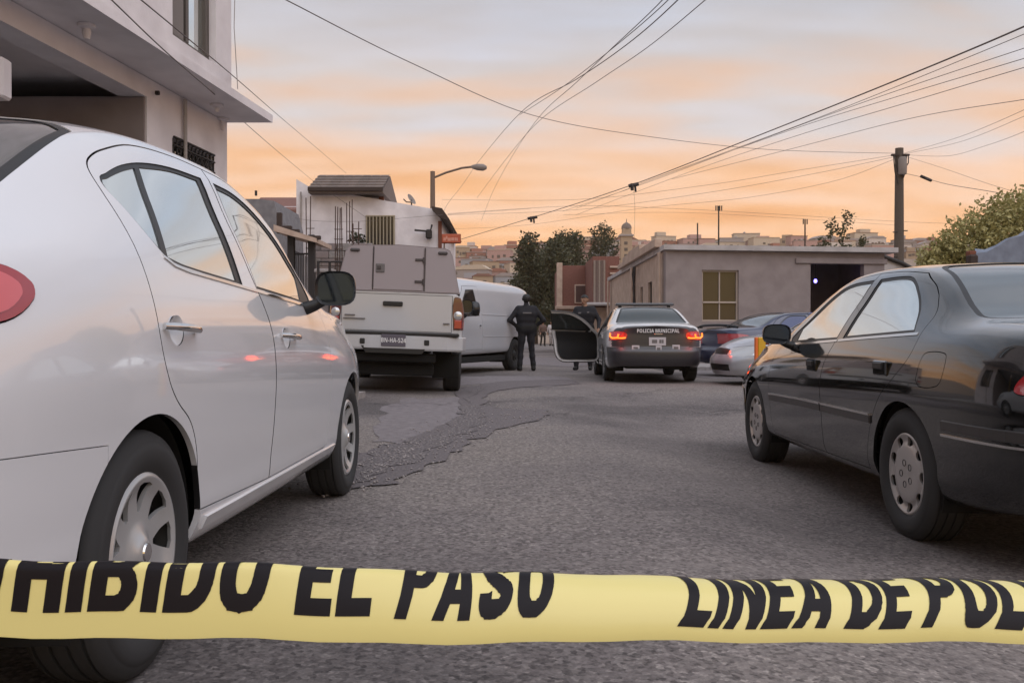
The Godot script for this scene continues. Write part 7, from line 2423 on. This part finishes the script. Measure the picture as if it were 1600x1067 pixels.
# pose: joints by name in the person's own axes (x to their left hand's side when seen from the front, y up, z ahead)
func person(label: String, where: Vector3, turn: float, p: Dictionary) -> void:
	var r := thing("person", label, "person", where, turn)
	var top: Color = p.top
	var leg: Color = p.legs
	var boot: Color = p.boots
	var skin_c := Color(0.28, 0.155, 0.10)
	var B := []
	for sg: float in [-1.0, 1.0]:
		var k := "l" if sg > 0.0 else "r"
		var hip := Vector3(0.095 * sg, 0.92, 0.0)
		var knee: Vector3 = p["knee_" + k]
		var ank: Vector3 = p["ankle_" + k]
		B.append([hip, hip.lerp(knee, 0.5), 0.098, 0.085, leg])
		B.append([hip.lerp(knee, 0.5), knee, 0.085, 0.064, leg])
		B.append([knee, knee.lerp(ank, 0.4), 0.062, 0.064, leg])
		B.append([knee.lerp(ank, 0.4), ank + Vector3(0, 0.07, 0), 0.064, 0.055, leg])
		B.append([ank + Vector3(0, 0.1, 0), ank + Vector3(0, -0.03, -0.02), 0.054, 0.05, boot])
		B.append([ank + Vector3(0, -0.035, -0.04), ank + Vector3(0.02 * sg, -0.045, 0.15), 0.045, 0.038, boot])
		var sh := Vector3(0.195 * sg, 1.435, -0.01)
		var el: Vector3 = p["elbow_" + k]
		var wr: Vector3 = p["wrist_" + k]
		B.append([sh, el, 0.068, 0.052, top])
		B.append([el, wr, 0.052, 0.038, top])
	for e: Array in [[0.08, 0.955, 0.118, leg], [0.09, 1.06, 0.118, top], [0.105, 1.19, 0.13, top], [0.125, 1.31, 0.14, top], [0.145, 1.41, 0.1, top]]:
		B.append([Vector3(-e[0], e[1], 0), Vector3(e[0], e[1], 0), e[2], e[2], e[3]])
	if p.get("belt", false):
		B.append([Vector3(-0.1, 1.0, 0), Vector3(0.1, 1.0, 0), 0.124, 0.124, boot])
		B.append([Vector3(-0.215, 0.83, 0.0), Vector3(-0.21, 1.0, 0.0), 0.032, 0.042, boot])
		B.append([Vector3(0.2, 0.95, 0.04), Vector3(0.2, 1.02, 0.04), 0.035, 0.035, boot])
	B.append([Vector3(0, 1.46, -0.01), Vector3(0, 1.55, 0.0), 0.062, 0.056, p.get("neck", skin_c)])
	var m := MB.new()
	net(m, B, p.get("cell", 0.016), 0.035)
	# head, turned on the neck
	var ht := Transform3D(Basis(Vector3.UP, p.get("look", 0.0)) * Basis(Vector3.RIGHT, p.get("nod", 0.0)), Vector3(0, 1.55, 0))
	var hb := []
	for e: Array in [[Vector3(0, 0.11, -0.02), Vector3(0, 0.14, -0.015), 0.086, 0.086], [Vector3(0, 0.05, 0.03), Vector3(0, 0.09, 0.03), 0.052, 0.066], [Vector3(0, 0.03, 0.058), Vector3(0, 0.035, 0.06), 0.03, 0.032], [Vector3(0, 0.105, 0.088), Vector3(0, 0.078, 0.104), 0.011, 0.015], [Vector3(-0.032, 0.128, 0.078), Vector3(0.032, 0.128, 0.078), 0.014, 0.014], [Vector3(-0.086, 0.085, -0.01), Vector3(-0.09, 0.115, -0.015), 0.016, 0.019], [Vector3(0.086, 0.085, -0.01), Vector3(0.09, 0.115, -0.015), 0.016, 0.019]]:
		hb.append([ht * e[0], ht * e[1], e[2], e[3], p.get("hood", skin_c)])
	hb.append([ht * Vector3(-0.018, 0.052, 0.089), ht * Vector3(0.018, 0.052, 0.089), 0.007, 0.007, Color(0.2, 0.07, 0.055)])
	for sg: float in [-1.0, 1.0]:
		hb.append([ht * Vector3(0.031 * sg, 0.108, 0.079), ht * Vector3(0.033 * sg, 0.108, 0.079), 0.011, 0.011, Color(0.03, 0.02, 0.02)])
	net(m, hb, 0.008, 0.014)
	# hands: palm, four fingers of their own lengths, thumb from the side
	for sg: float in [-1.0, 1.0]:
		var k := "l" if sg > 0.0 else "r"
		var wr: Vector3 = p["wrist_" + k]
		var el: Vector3 = p["elbow_" + k]
		var f := (wr - el).normalized() if not p.has("hand_" + k) else (p["hand_" + k] as Vector3).normalized()
		var across := f.cross(Vector3(0, 0.3, 1.0)).normalized()
		var down := f.cross(across).normalized()
		var hand := [[wr - f * 0.02, wr + f * 0.03, 0.029, 0.03, skin_c]]
		for i in 4:
			var base := wr + f * (0.085 if i in [1, 2] else 0.078) + across * (i - 1.5) * 0.021
			hand.append([wr + f * 0.02 + across * (i - 1.5) * 0.014, base, 0.016, 0.0125, skin_c])
			var len: float = [0.036, 0.042, 0.04, 0.032][i]
			var mid := base + (f * 0.85 + down * 0.5).normalized() * len
			hand.append([base, mid, 0.0105, 0.0095, skin_c])
			hand.append([mid, mid + (f * 0.4 + down * 0.9).normalized() * len * 0.85, 0.0095, 0.008, skin_c])
		var tb := wr + f * 0.035 - across * 0.032
		hand.append([wr + f * 0.01 - across * 0.015, tb, 0.018, 0.014, skin_c])
		hand.append([tb, tb + (f * 0.8 - across * 0.4 + down * 0.3).normalized() * 0.055, 0.0125, 0.0095, skin_c])
		net(m, hand, 0.0065, 0.006)
	obj("body", m, M.figure, r)
	# hair: a close cap over the skull
	var hm := MB.new()
	for i in 8:
		for j in 18:
			var q := []
			var nn := []
			for e: Array in [[0, 0], [1, 0], [1, 1], [0, 1]]:
				var th: float = (i + e[0]) / 8.0 * 1.9
				var ph: float = TAU * (j + e[1]) / 18.0
				var d := Vector3(sin(th) * cos(ph), cos(th), sin(th) * sin(ph))
				var low := clampf((th - 1.15) / 0.75, 0.0, 1.0) * clampf(d.z * 2.0 + 0.2, 0.0, 1.0)
				d.y += low * 0.75
				q.append(ht * (Vector3(0, 0.128, -0.018) + Vector3(d.x * 0.094, d.y * 0.102, d.z * 0.1)))
				nn.append(ht.basis * d.normalized())
			hm.smooth_quad(q, nn)
	obj("hair", hm, M.hair_black, r)
	if p.has("back_print"):
		var pr := MB.new()
		pr.box(Vector3(0, 1.335, -0.143), Vector3(0.2, 0.03, 0.008), 0.003)
		obj("back_lettering", pr, M.plate_grey, r)
	if p.has("badge"):
		for e: Array in [[0.1, 1.36, 0.128, 0.05], [-0.1, 1.345, 0.131, 0.07]]:
			var pr := MB.new()
			pr.box(Vector3(e[0], e[1], e[2]), Vector3(e[3], 0.035, 0.02), 0.004)
			obj("badge", pr, M.plate_grey, r)

func people() -> void:
	var navy := Color(0.006, 0.0065, 0.010)
	var black := Color(0.004, 0.004, 0.005)
	person("officer in dark uniform seen from behind with hands on hips beside the van", Vector3(0.33, 0, -21.4), PI + 0.12, {
		"top": navy, "legs": navy, "boots": black, "neck": navy, "hood": Color(0.012, 0.009, 0.008), "belt": true, "back_print": true, "look": 0.15, "nod": 0.05,
		"knee_l": Vector3(0.125, 0.5, 0.02), "ankle_l": Vector3(0.15, 0.085, -0.01), "knee_r": Vector3(-0.13, 0.5, 0.03), "ankle_r": Vector3(-0.165, 0.085, 0.02),
		"elbow_l": Vector3(0.395, 1.17, -0.05), "wrist_l": Vector3(0.215, 1.03, 0.07), "elbow_r": Vector3(-0.4, 1.17, -0.04), "wrist_r": Vector3(-0.22, 1.03, 0.08), "hand_l": Vector3(-0.5, -0.6, 0.4), "hand_r": Vector3(0.5, -0.6, 0.4)})
	person("officer in dark uniform facing the street behind the open police car door", Vector3(1.72, 0, -21.9), -0.25, {
		"top": navy, "legs": navy, "boots": black, "neck": Color(0.28, 0.155, 0.10), "belt": true, "badge": true, "look": -0.35, "nod": 0.18,
		"knee_l": Vector3(0.12, 0.5, 0.03), "ankle_l": Vector3(0.13, 0.085, 0.0), "knee_r": Vector3(-0.15, 0.5, 0.04), "ankle_r": Vector3(-0.2, 0.085, 0.03),
		"elbow_l": Vector3(0.34, 1.18, 0.0), "wrist_l": Vector3(0.36, 0.98, 0.2), "elbow_r": Vector3(-0.33, 1.16, 0.02), "wrist_r": Vector3(-0.12, 1.06, 0.2), "hand_r": Vector3(0.8, -0.1, 0.4)})
	var walk := {"cell": 0.02, "legs": black, "boots": black,
		"knee_l": Vector3(0.11, 0.5, 0.1), "ankle_l": Vector3(0.11, 0.085, 0.05), "knee_r": Vector3(-0.11, 0.5, 0.0), "ankle_r": Vector3(-0.12, 0.1, -0.12),
		"elbow_l": Vector3(0.3, 1.16, -0.04), "wrist_l": Vector3(0.3, 0.93, 0.08), "elbow_r": Vector3(-0.3, 1.16, 0.04), "wrist_r": Vector3(-0.26, 0.95, 0.16)}
	var a := walk.duplicate()
	a.top = Color(0.10, 0.06, 0.05)
	person("distant walker in brown top and dark trousers beyond the officer", Vector3(2.2, 0, -66.0), 0.3, a)
	var b := walk.duplicate()
	b.top = Color(0.55, 0.52, 0.52)
	b.legs = Color(0.4, 0.38, 0.38)
	person("distant walker in white clothes farther down the lane", Vector3(2.83, 0, -66.5), -0.4, b)
# ---------------------------------------------------------------- trees
# lobes: [centre, radii]; leaves are small folded faces gathered in clumps on twigs
func leaves(lobes: Array, clumps: int, per: int, size: float, spread: float, sd: int, shell := 0.55) -> MB:
	var rng := RandomNumberGenerator.new()
	rng.seed = sd
	var m := MB.new()
	for c in clumps:
		var lb: Array = lobes[rng.randi() % lobes.size()]
		var d := Vector3(rng.randfn(), rng.randfn(), rng.randfn()).normalized()
		var rr := pow(rng.randf(), 0.33) * (1.0 - shell) + shell
		var ctr: Vector3 = lb[0] + d * (lb[1] as Vector3) * rr * rng.randf_range(0.8, 1.12)
		var axis := (d + Vector3(rng.randfn(), rng.randfn() + 0.6, rng.randfn()) * 0.5).normalized()
		for k in per:
			var o := ctr + axis * rng.randf_range(-1.0, 1.0) * spread * 1.4 + Vector3(rng.randfn(), rng.randfn(), rng.randfn()) * spread * 0.42
			var u := (axis * 0.5 + Vector3(rng.randfn(), rng.randfn(), rng.randfn())).normalized()
			var w := u.cross(Vector3(rng.randfn(), rng.randfn(), rng.randfn())).normalized()
			var s := size * rng.randf_range(0.6, 1.3)
			var nrm := u.cross(w)
			var tip := o + u * s
			var a := o + u * s * 0.5 + w * s * 0.3 + nrm * s * 0.08
			var b := o + u * s * 0.5 - w * s * 0.3 + nrm * s * 0.08
			m.flat(o, a, tip)
			m.flat(o, tip, b)
	return m

func tree(called: String, label: String, foot: Vector3, lobes: Array, clumps: int, per: int, size: float, spread: float, mats: Array, sd: int, trunk := 0.14, group := "") -> void:
	var r := thing(called, label, "tree", foot, 0.0, group)
	var rng := RandomNumberGenerator.new()
	rng.seed = sd * 7 + 1
	var t := MB.new()
	var mid := Vector3.ZERO
	for lb: Array in lobes:
		mid += lb[0] / lobes.size()
	var fork := Vector3(mid.x * 0.4, maxf(mid.y * 0.45, 0.4), mid.z * 0.4)
	t.tube([Vector3(0, -0.1, 0), fork * 0.5 + Vector3(0.05, 0, 0.03), fork], [trunk, trunk * 0.8, trunk * 0.65], 9)
	obj("trunk", t, M.bark, r)
	for lb: Array in lobes:
		var l := MB.new()
		var e: Vector3 = lb[0]
		l.tube([fork, fork.lerp(e, 0.5) + Vector3(rng.randfn(), 0.3, rng.randfn()) * 0.12, e + Vector3(0, (lb[1] as Vector3).y * 0.5, 0)], [trunk * 0.5, trunk * 0.32, trunk * 0.12], 7)
		obj("limb", l, M.bark, r)
	for i in mats.size():
		var c := obj("crown", leaves(lobes, clumps / mats.size(), per, size, spread, sd + i * 31), mats[i], r)
		c.name = "crown" if i == 0 else "crown_%03d" % i

func trees() -> void:
	# broad light-leaved tree on the right
	var f := Vector3(10.6, 0, -20.0)
	tree("leafy_tree", "broad olive-green leafy tree at the right edge behind the tarpaulin", f, [[Vector3(-1.25, 2.15, 0), Vector3(0.55, 0.6, 0.6)], [Vector3(-0.7, 2.65, 0.2), Vector3(0.75, 0.7, 0.8)], [Vector3(0.1, 3.05, 0.1), Vector3(0.85, 0.75, 0.9)], [Vector3(1.1, 3.2, 0), Vector3(1.0, 0.85, 1.0)], [Vector3(0.0, 2.0, 0.4), Vector3(1.5, 0.8, 0.9)], [Vector3(1.8, 2.4, 0), Vector3(1.2, 1.2, 1.0)]], 1700, 16, 0.10, 0.14, [M.leaf_olive, M.leaf_light, M.leaf_olive], 3, 0.16)
	# dark clump down the lane
	var X := func(px: float, d: float) -> float: return (px - 800.0) / 1450.0 * d
	var list := [
		[838, 62, 7.0, 1.5, "tall dark evergreen tree standing closest to the van roof"], [862, 66, 7.5, 1.6, "dark dense tree at the middle of the lane clump"], [882, 58, 6.2, 1.3, "dark bushy tree behind the brick house corner"],
		[905, 74, 8.2, 1.5, "slim dark tree rising above the brick house roof"], [940, 80, 9.6, 2.0, "rounded dark tree crown below the church tower"], [822, 70, 5.6, 1.4, "low olive tree at the van's rear corner"], [868, 62, 4.4, 1.3, "lower dark shrubby tree at the foot of the lane clump"]]
	for i in list.size():
		var e: Array = list[i]
		e[1] *= 1.3
		var h: float = e[2] * 1.3
		var w: float = e[3] * 1.3
		var lobes := []
		var rng := RandomNumberGenerator.new()
		rng.seed = 40 + i
		for k in 6:
			var y := lerpf(0.25, 0.92, k / 5.0) * h
			lobes.append([Vector3(rng.randf_range(-0.5, 0.5) * w, y, rng.randf_range(-0.4, 0.4)), Vector3(w * (1.05 - 0.6 * k / 5.0), h * 0.13, w * 0.8)])
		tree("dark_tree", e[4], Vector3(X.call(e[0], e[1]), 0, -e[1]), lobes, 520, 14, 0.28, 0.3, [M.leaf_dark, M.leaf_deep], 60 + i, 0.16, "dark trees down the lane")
	# thin trees over the grey house roof
	for e: Array in [[1297, 52, 7.4, "thin half-bare tree above the grey house roof"], [1322, 52, 7.8, "slender upright tree beside the thin half-bare one"], [1342, 56, 6.6, "small wispy tree nearest the utility pole"], [1276, 56, 6.2, "low wispy tree farthest from the utility pole"]]:
		var h: float = e[2]
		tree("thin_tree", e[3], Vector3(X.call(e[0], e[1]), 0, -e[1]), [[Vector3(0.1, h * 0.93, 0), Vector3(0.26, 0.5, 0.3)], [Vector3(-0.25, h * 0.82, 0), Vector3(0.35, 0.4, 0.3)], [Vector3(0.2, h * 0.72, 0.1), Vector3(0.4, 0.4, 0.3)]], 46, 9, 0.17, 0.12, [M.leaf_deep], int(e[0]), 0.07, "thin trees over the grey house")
	# small shrub by the barred window
	var s := thing("small_shrub", "small dark shrub growing on the block wall by the barred window", "shrub", Vector3(X.call(562, 25.0), at(0, 386, 25.0).y - 0.1, -24.6))
	obj("foliage", leaves([[Vector3(0, 0.2, 0), Vector3(0.2, 0.18, 0.15)]], 40, 8, 0.08, 0.05, 9), M.leaf_dark, s)
	rod(s, "stem", [Vector3(0, -0.6, 0), Vector3(0, 0.2, 0)], 0.02, M.bark, 6)

# ---------------------------------------------------------------- far town
func far_house(label: String, called: String, px: float, d: float, w: float, h: float, deep: float, wall: Material, roof: Material, pitched: bool, rng: RandomNumberGenerator) -> void:
	var x := (px - 800.0) / 1450.0 * d
	var y := ground_y(x, d)
	var r := thing(called, label, "house", Vector3(x, y, -d), rng.randf_range(-0.3, 0.3), "houses on the far hillside")
	beam(r, "wall", Vector3(0, h * 0.5 - 1.5, -deep * 0.5), Vector3(w, h + 3.0, deep), wall, 0.03)
	if pitched:
		var m := MB.new()
		var rise := rng.randf_range(0.8, 1.8)
		m.prism(poly([[-w * 0.54, h - 0.05], [w * 0.54, h - 0.05], [w * 0.3, h + rise], [-w * 0.3, h + rise]]), -deep - 0.3, 0.3)
		obj("roof", m, roof, r)
	else:
		beam(r, "roof", Vector3(0, h + 0.12, -deep * 0.5), Vector3(w + 0.4, 0.24, deep + 0.4), roof, 0.03)
		if rng.randf() < 0.4:
			beam(r, "water_tank", Vector3(rng.randf_range(-0.3, 0.3) * w, h + 0.75, -deep * 0.5), Vector3(1.1, 1.0, 1.1), M.far_grey, 0.3)
		if rng.randf() < 0.35:
			beam(r, "upper_room", Vector3(rng.randf_range(-0.2, 0.2) * w, h + 1.2, -deep * 0.6), Vector3(w * 0.45, 2.2, deep * 0.5), wall, 0.03)
	var n := rng.randi_range(2, 4)
	for k in n:
		if rng.randf() < 0.85:
			beam(r, "window", Vector3(lerpf(-w * 0.38, w * 0.38, (k + 0.5) / n) , h * rng.randf_range(0.5, 0.66), 0.02), Vector3(rng.randf_range(0.8, 1.5), rng.randf_range(0.9, 1.4), 0.12), M.far_window, 0.03)

func far_town() -> void:
	var rng := RandomNumberGenerator.new()
	rng.seed = 77
	var walls := [["cream", M.far_cream], ["pink", M.far_pink], ["white", M.far_white], ["grey", M.far_grey], ["tan", M.far_tan], ["pale blue", M.far_blue], ["brick-red", M.far_brick]]
	var roofs := [["red", M.roof_red], ["grey", M.far_grey], ["pale", M.far_cream], ["brick-red", M.far_brick]]
	var spots := []
	var d := 300.0
	var row := 0
	while d < 470.0:
		var px := 676.0 + rng.randf_range(0.0, 14.0)
		while px < 1470.0:
			var wide := rng.randf_range(6.5, 13.0)
			var wpx := wide * 1450.0 / d
			# only what can be seen past the van, the trees and the roofs
			if px < 850.0 or d > 395.0:
				spots.append([px, d + rng.randf_range(-4.0, 4.0), wide, row])
			px += wpx * rng.randf_range(1.0, 1.7) + rng.randf_range(0.0, 7.0)
		d += rng.randf_range(11.0, 15.0)
		row += 1
	for s: Array in spots:
		var a: Array = walls[rng.randi() % walls.size()]
		var b: Array = roofs[rng.randi() % roofs.size()]
		var pitched := rng.randf() < 0.35
		var tall := rng.randf() < 0.3
		var place := "above the van" if s[0] < 760.0 else "left of the lane trees" if s[0] < 850.0 else "behind the lane trees" if s[0] < 950.0 else "near the church" if s[0] < 1040.0 else "left of the tall mast" if s[0] < 1110.0 else "right of the tall mast" if s[0] < 1190.0 else "left of the thin trees" if s[0] < 1270.0 else "behind the thin trees" if s[0] < 1360.0 else "near the utility pole"
		var label := "%s %s hillside house with %s %s roof %s, %s row" % ["tall" if tall else "low", a[0], b[0], "pitched" if pitched else "flat", place, ["first", "second", "third", "fourth", "fifth", "sixth", "seventh", "eighth", "ninth", "tenth", "eleventh", "twelfth", "thirteenth", "fourteenth"][s[3]]]
		far_house(label, "hillside_house", s[0], s[1], s[2], rng.randf_range(5.2, 7.0) if tall else rng.randf_range(3.0, 4.4), rng.randf_range(6.0, 9.0), a[1], b[1], pitched, rng)
	# church with a domed tower
	var cx := (978.0 - 800.0) / 1450.0 * 300.0
	var cy := 0.85 + (522.0 - 404.0) / 1450.0 * 300.0
	var r := thing("church", "pale church with a domed bell tower on the far rise", "church", Vector3(cx, cy, -300.0))
	beam(r, "tower", Vector3(0, 1.0, 0), Vector3(3.6, 14.0, 3.6), M.far_tan, 0.1)
	beam(r, "cornice", Vector3(0, 7.3, 0), Vector3(4.6, 0.6, 4.6), M.far_grey, 0.1)
	beam(r, "belfry", Vector3(0.2, 8.6, 0), Vector3(2.8, 2.0, 2.8), M.far_tan, 0.1)
	var q := MB.new()
	q.lathe([Vector2(1.7, 0.0), Vector2(1.6, 0.8), Vector2(1.2, 1.5), Vector2(0.4, 2.0), Vector2(0.12, 2.2), Vector2(0.1, 3.2), Vector2(0.0, 3.2)], 14, Vector3(0.2, 9.6, 0))
	obj("dome", q, M.roof_brown, r)
	for k in 3:
		beam(r, "window", Vector3(-0.2, 0.8 + k * 2.0, 1.82), Vector3(1.1, 1.0, 0.1), M.far_window, 0.03)
	q = MB.new()
	q.prism(poly([[2.0, -6.0], [11.0, -6.0], [11.0, 1.2], [8.4, 3.6], [5.6, 4.6], [3.0, 4.2], [2.0, 2.0]]), -6.0, 1.5)
	obj("nave", q, M.far_tan, r)
	beam(r, "annex", Vector3(13.5, -2.4, -2.0), Vector3(5.0, 6.6, 6.0), M.far_grey, 0.1)
	# masts
	for e: Array in [[1123, 322, 150, 376, "tall lattice mast with an antenna cluster over the grey house", 4], [1258, 343, 170, 384, "shorter antenna mast nearer the thin trees", 3], [1090, 349, 190, 378, "thin lone antenna mast left of the lattice mast", 1], [1466, 372, 60, 400, "short pipe chimney mast beside the utility pole", 1]]:
		var top := at(e[0], e[1], e[2])
		var t := thing("antenna_mast", e[4], "antenna mast", Vector3(top.x, 0, top.z))
		rod(t, "shaft", [Vector3(0, ground_y(top.x, e[2]) - 1.0, 0), Vector3(0, top.y, 0)], [0.004 * e[2] * 0.35, 0.0022 * e[2] * 0.35], M.dark_metal, 6)
		var u: float = e[2] / 1450.0
		for k in int(e[5]):
			var ox: float = (k - (e[5] - 1) * 0.5) * 3.0 * u
			beam(t, "antenna", Vector3(ox, top.y - 3.5 * u, 0.1), Vector3(1.6 * u, 8.0 * u, 1.5 * u), M.dark_metal, 0.02)
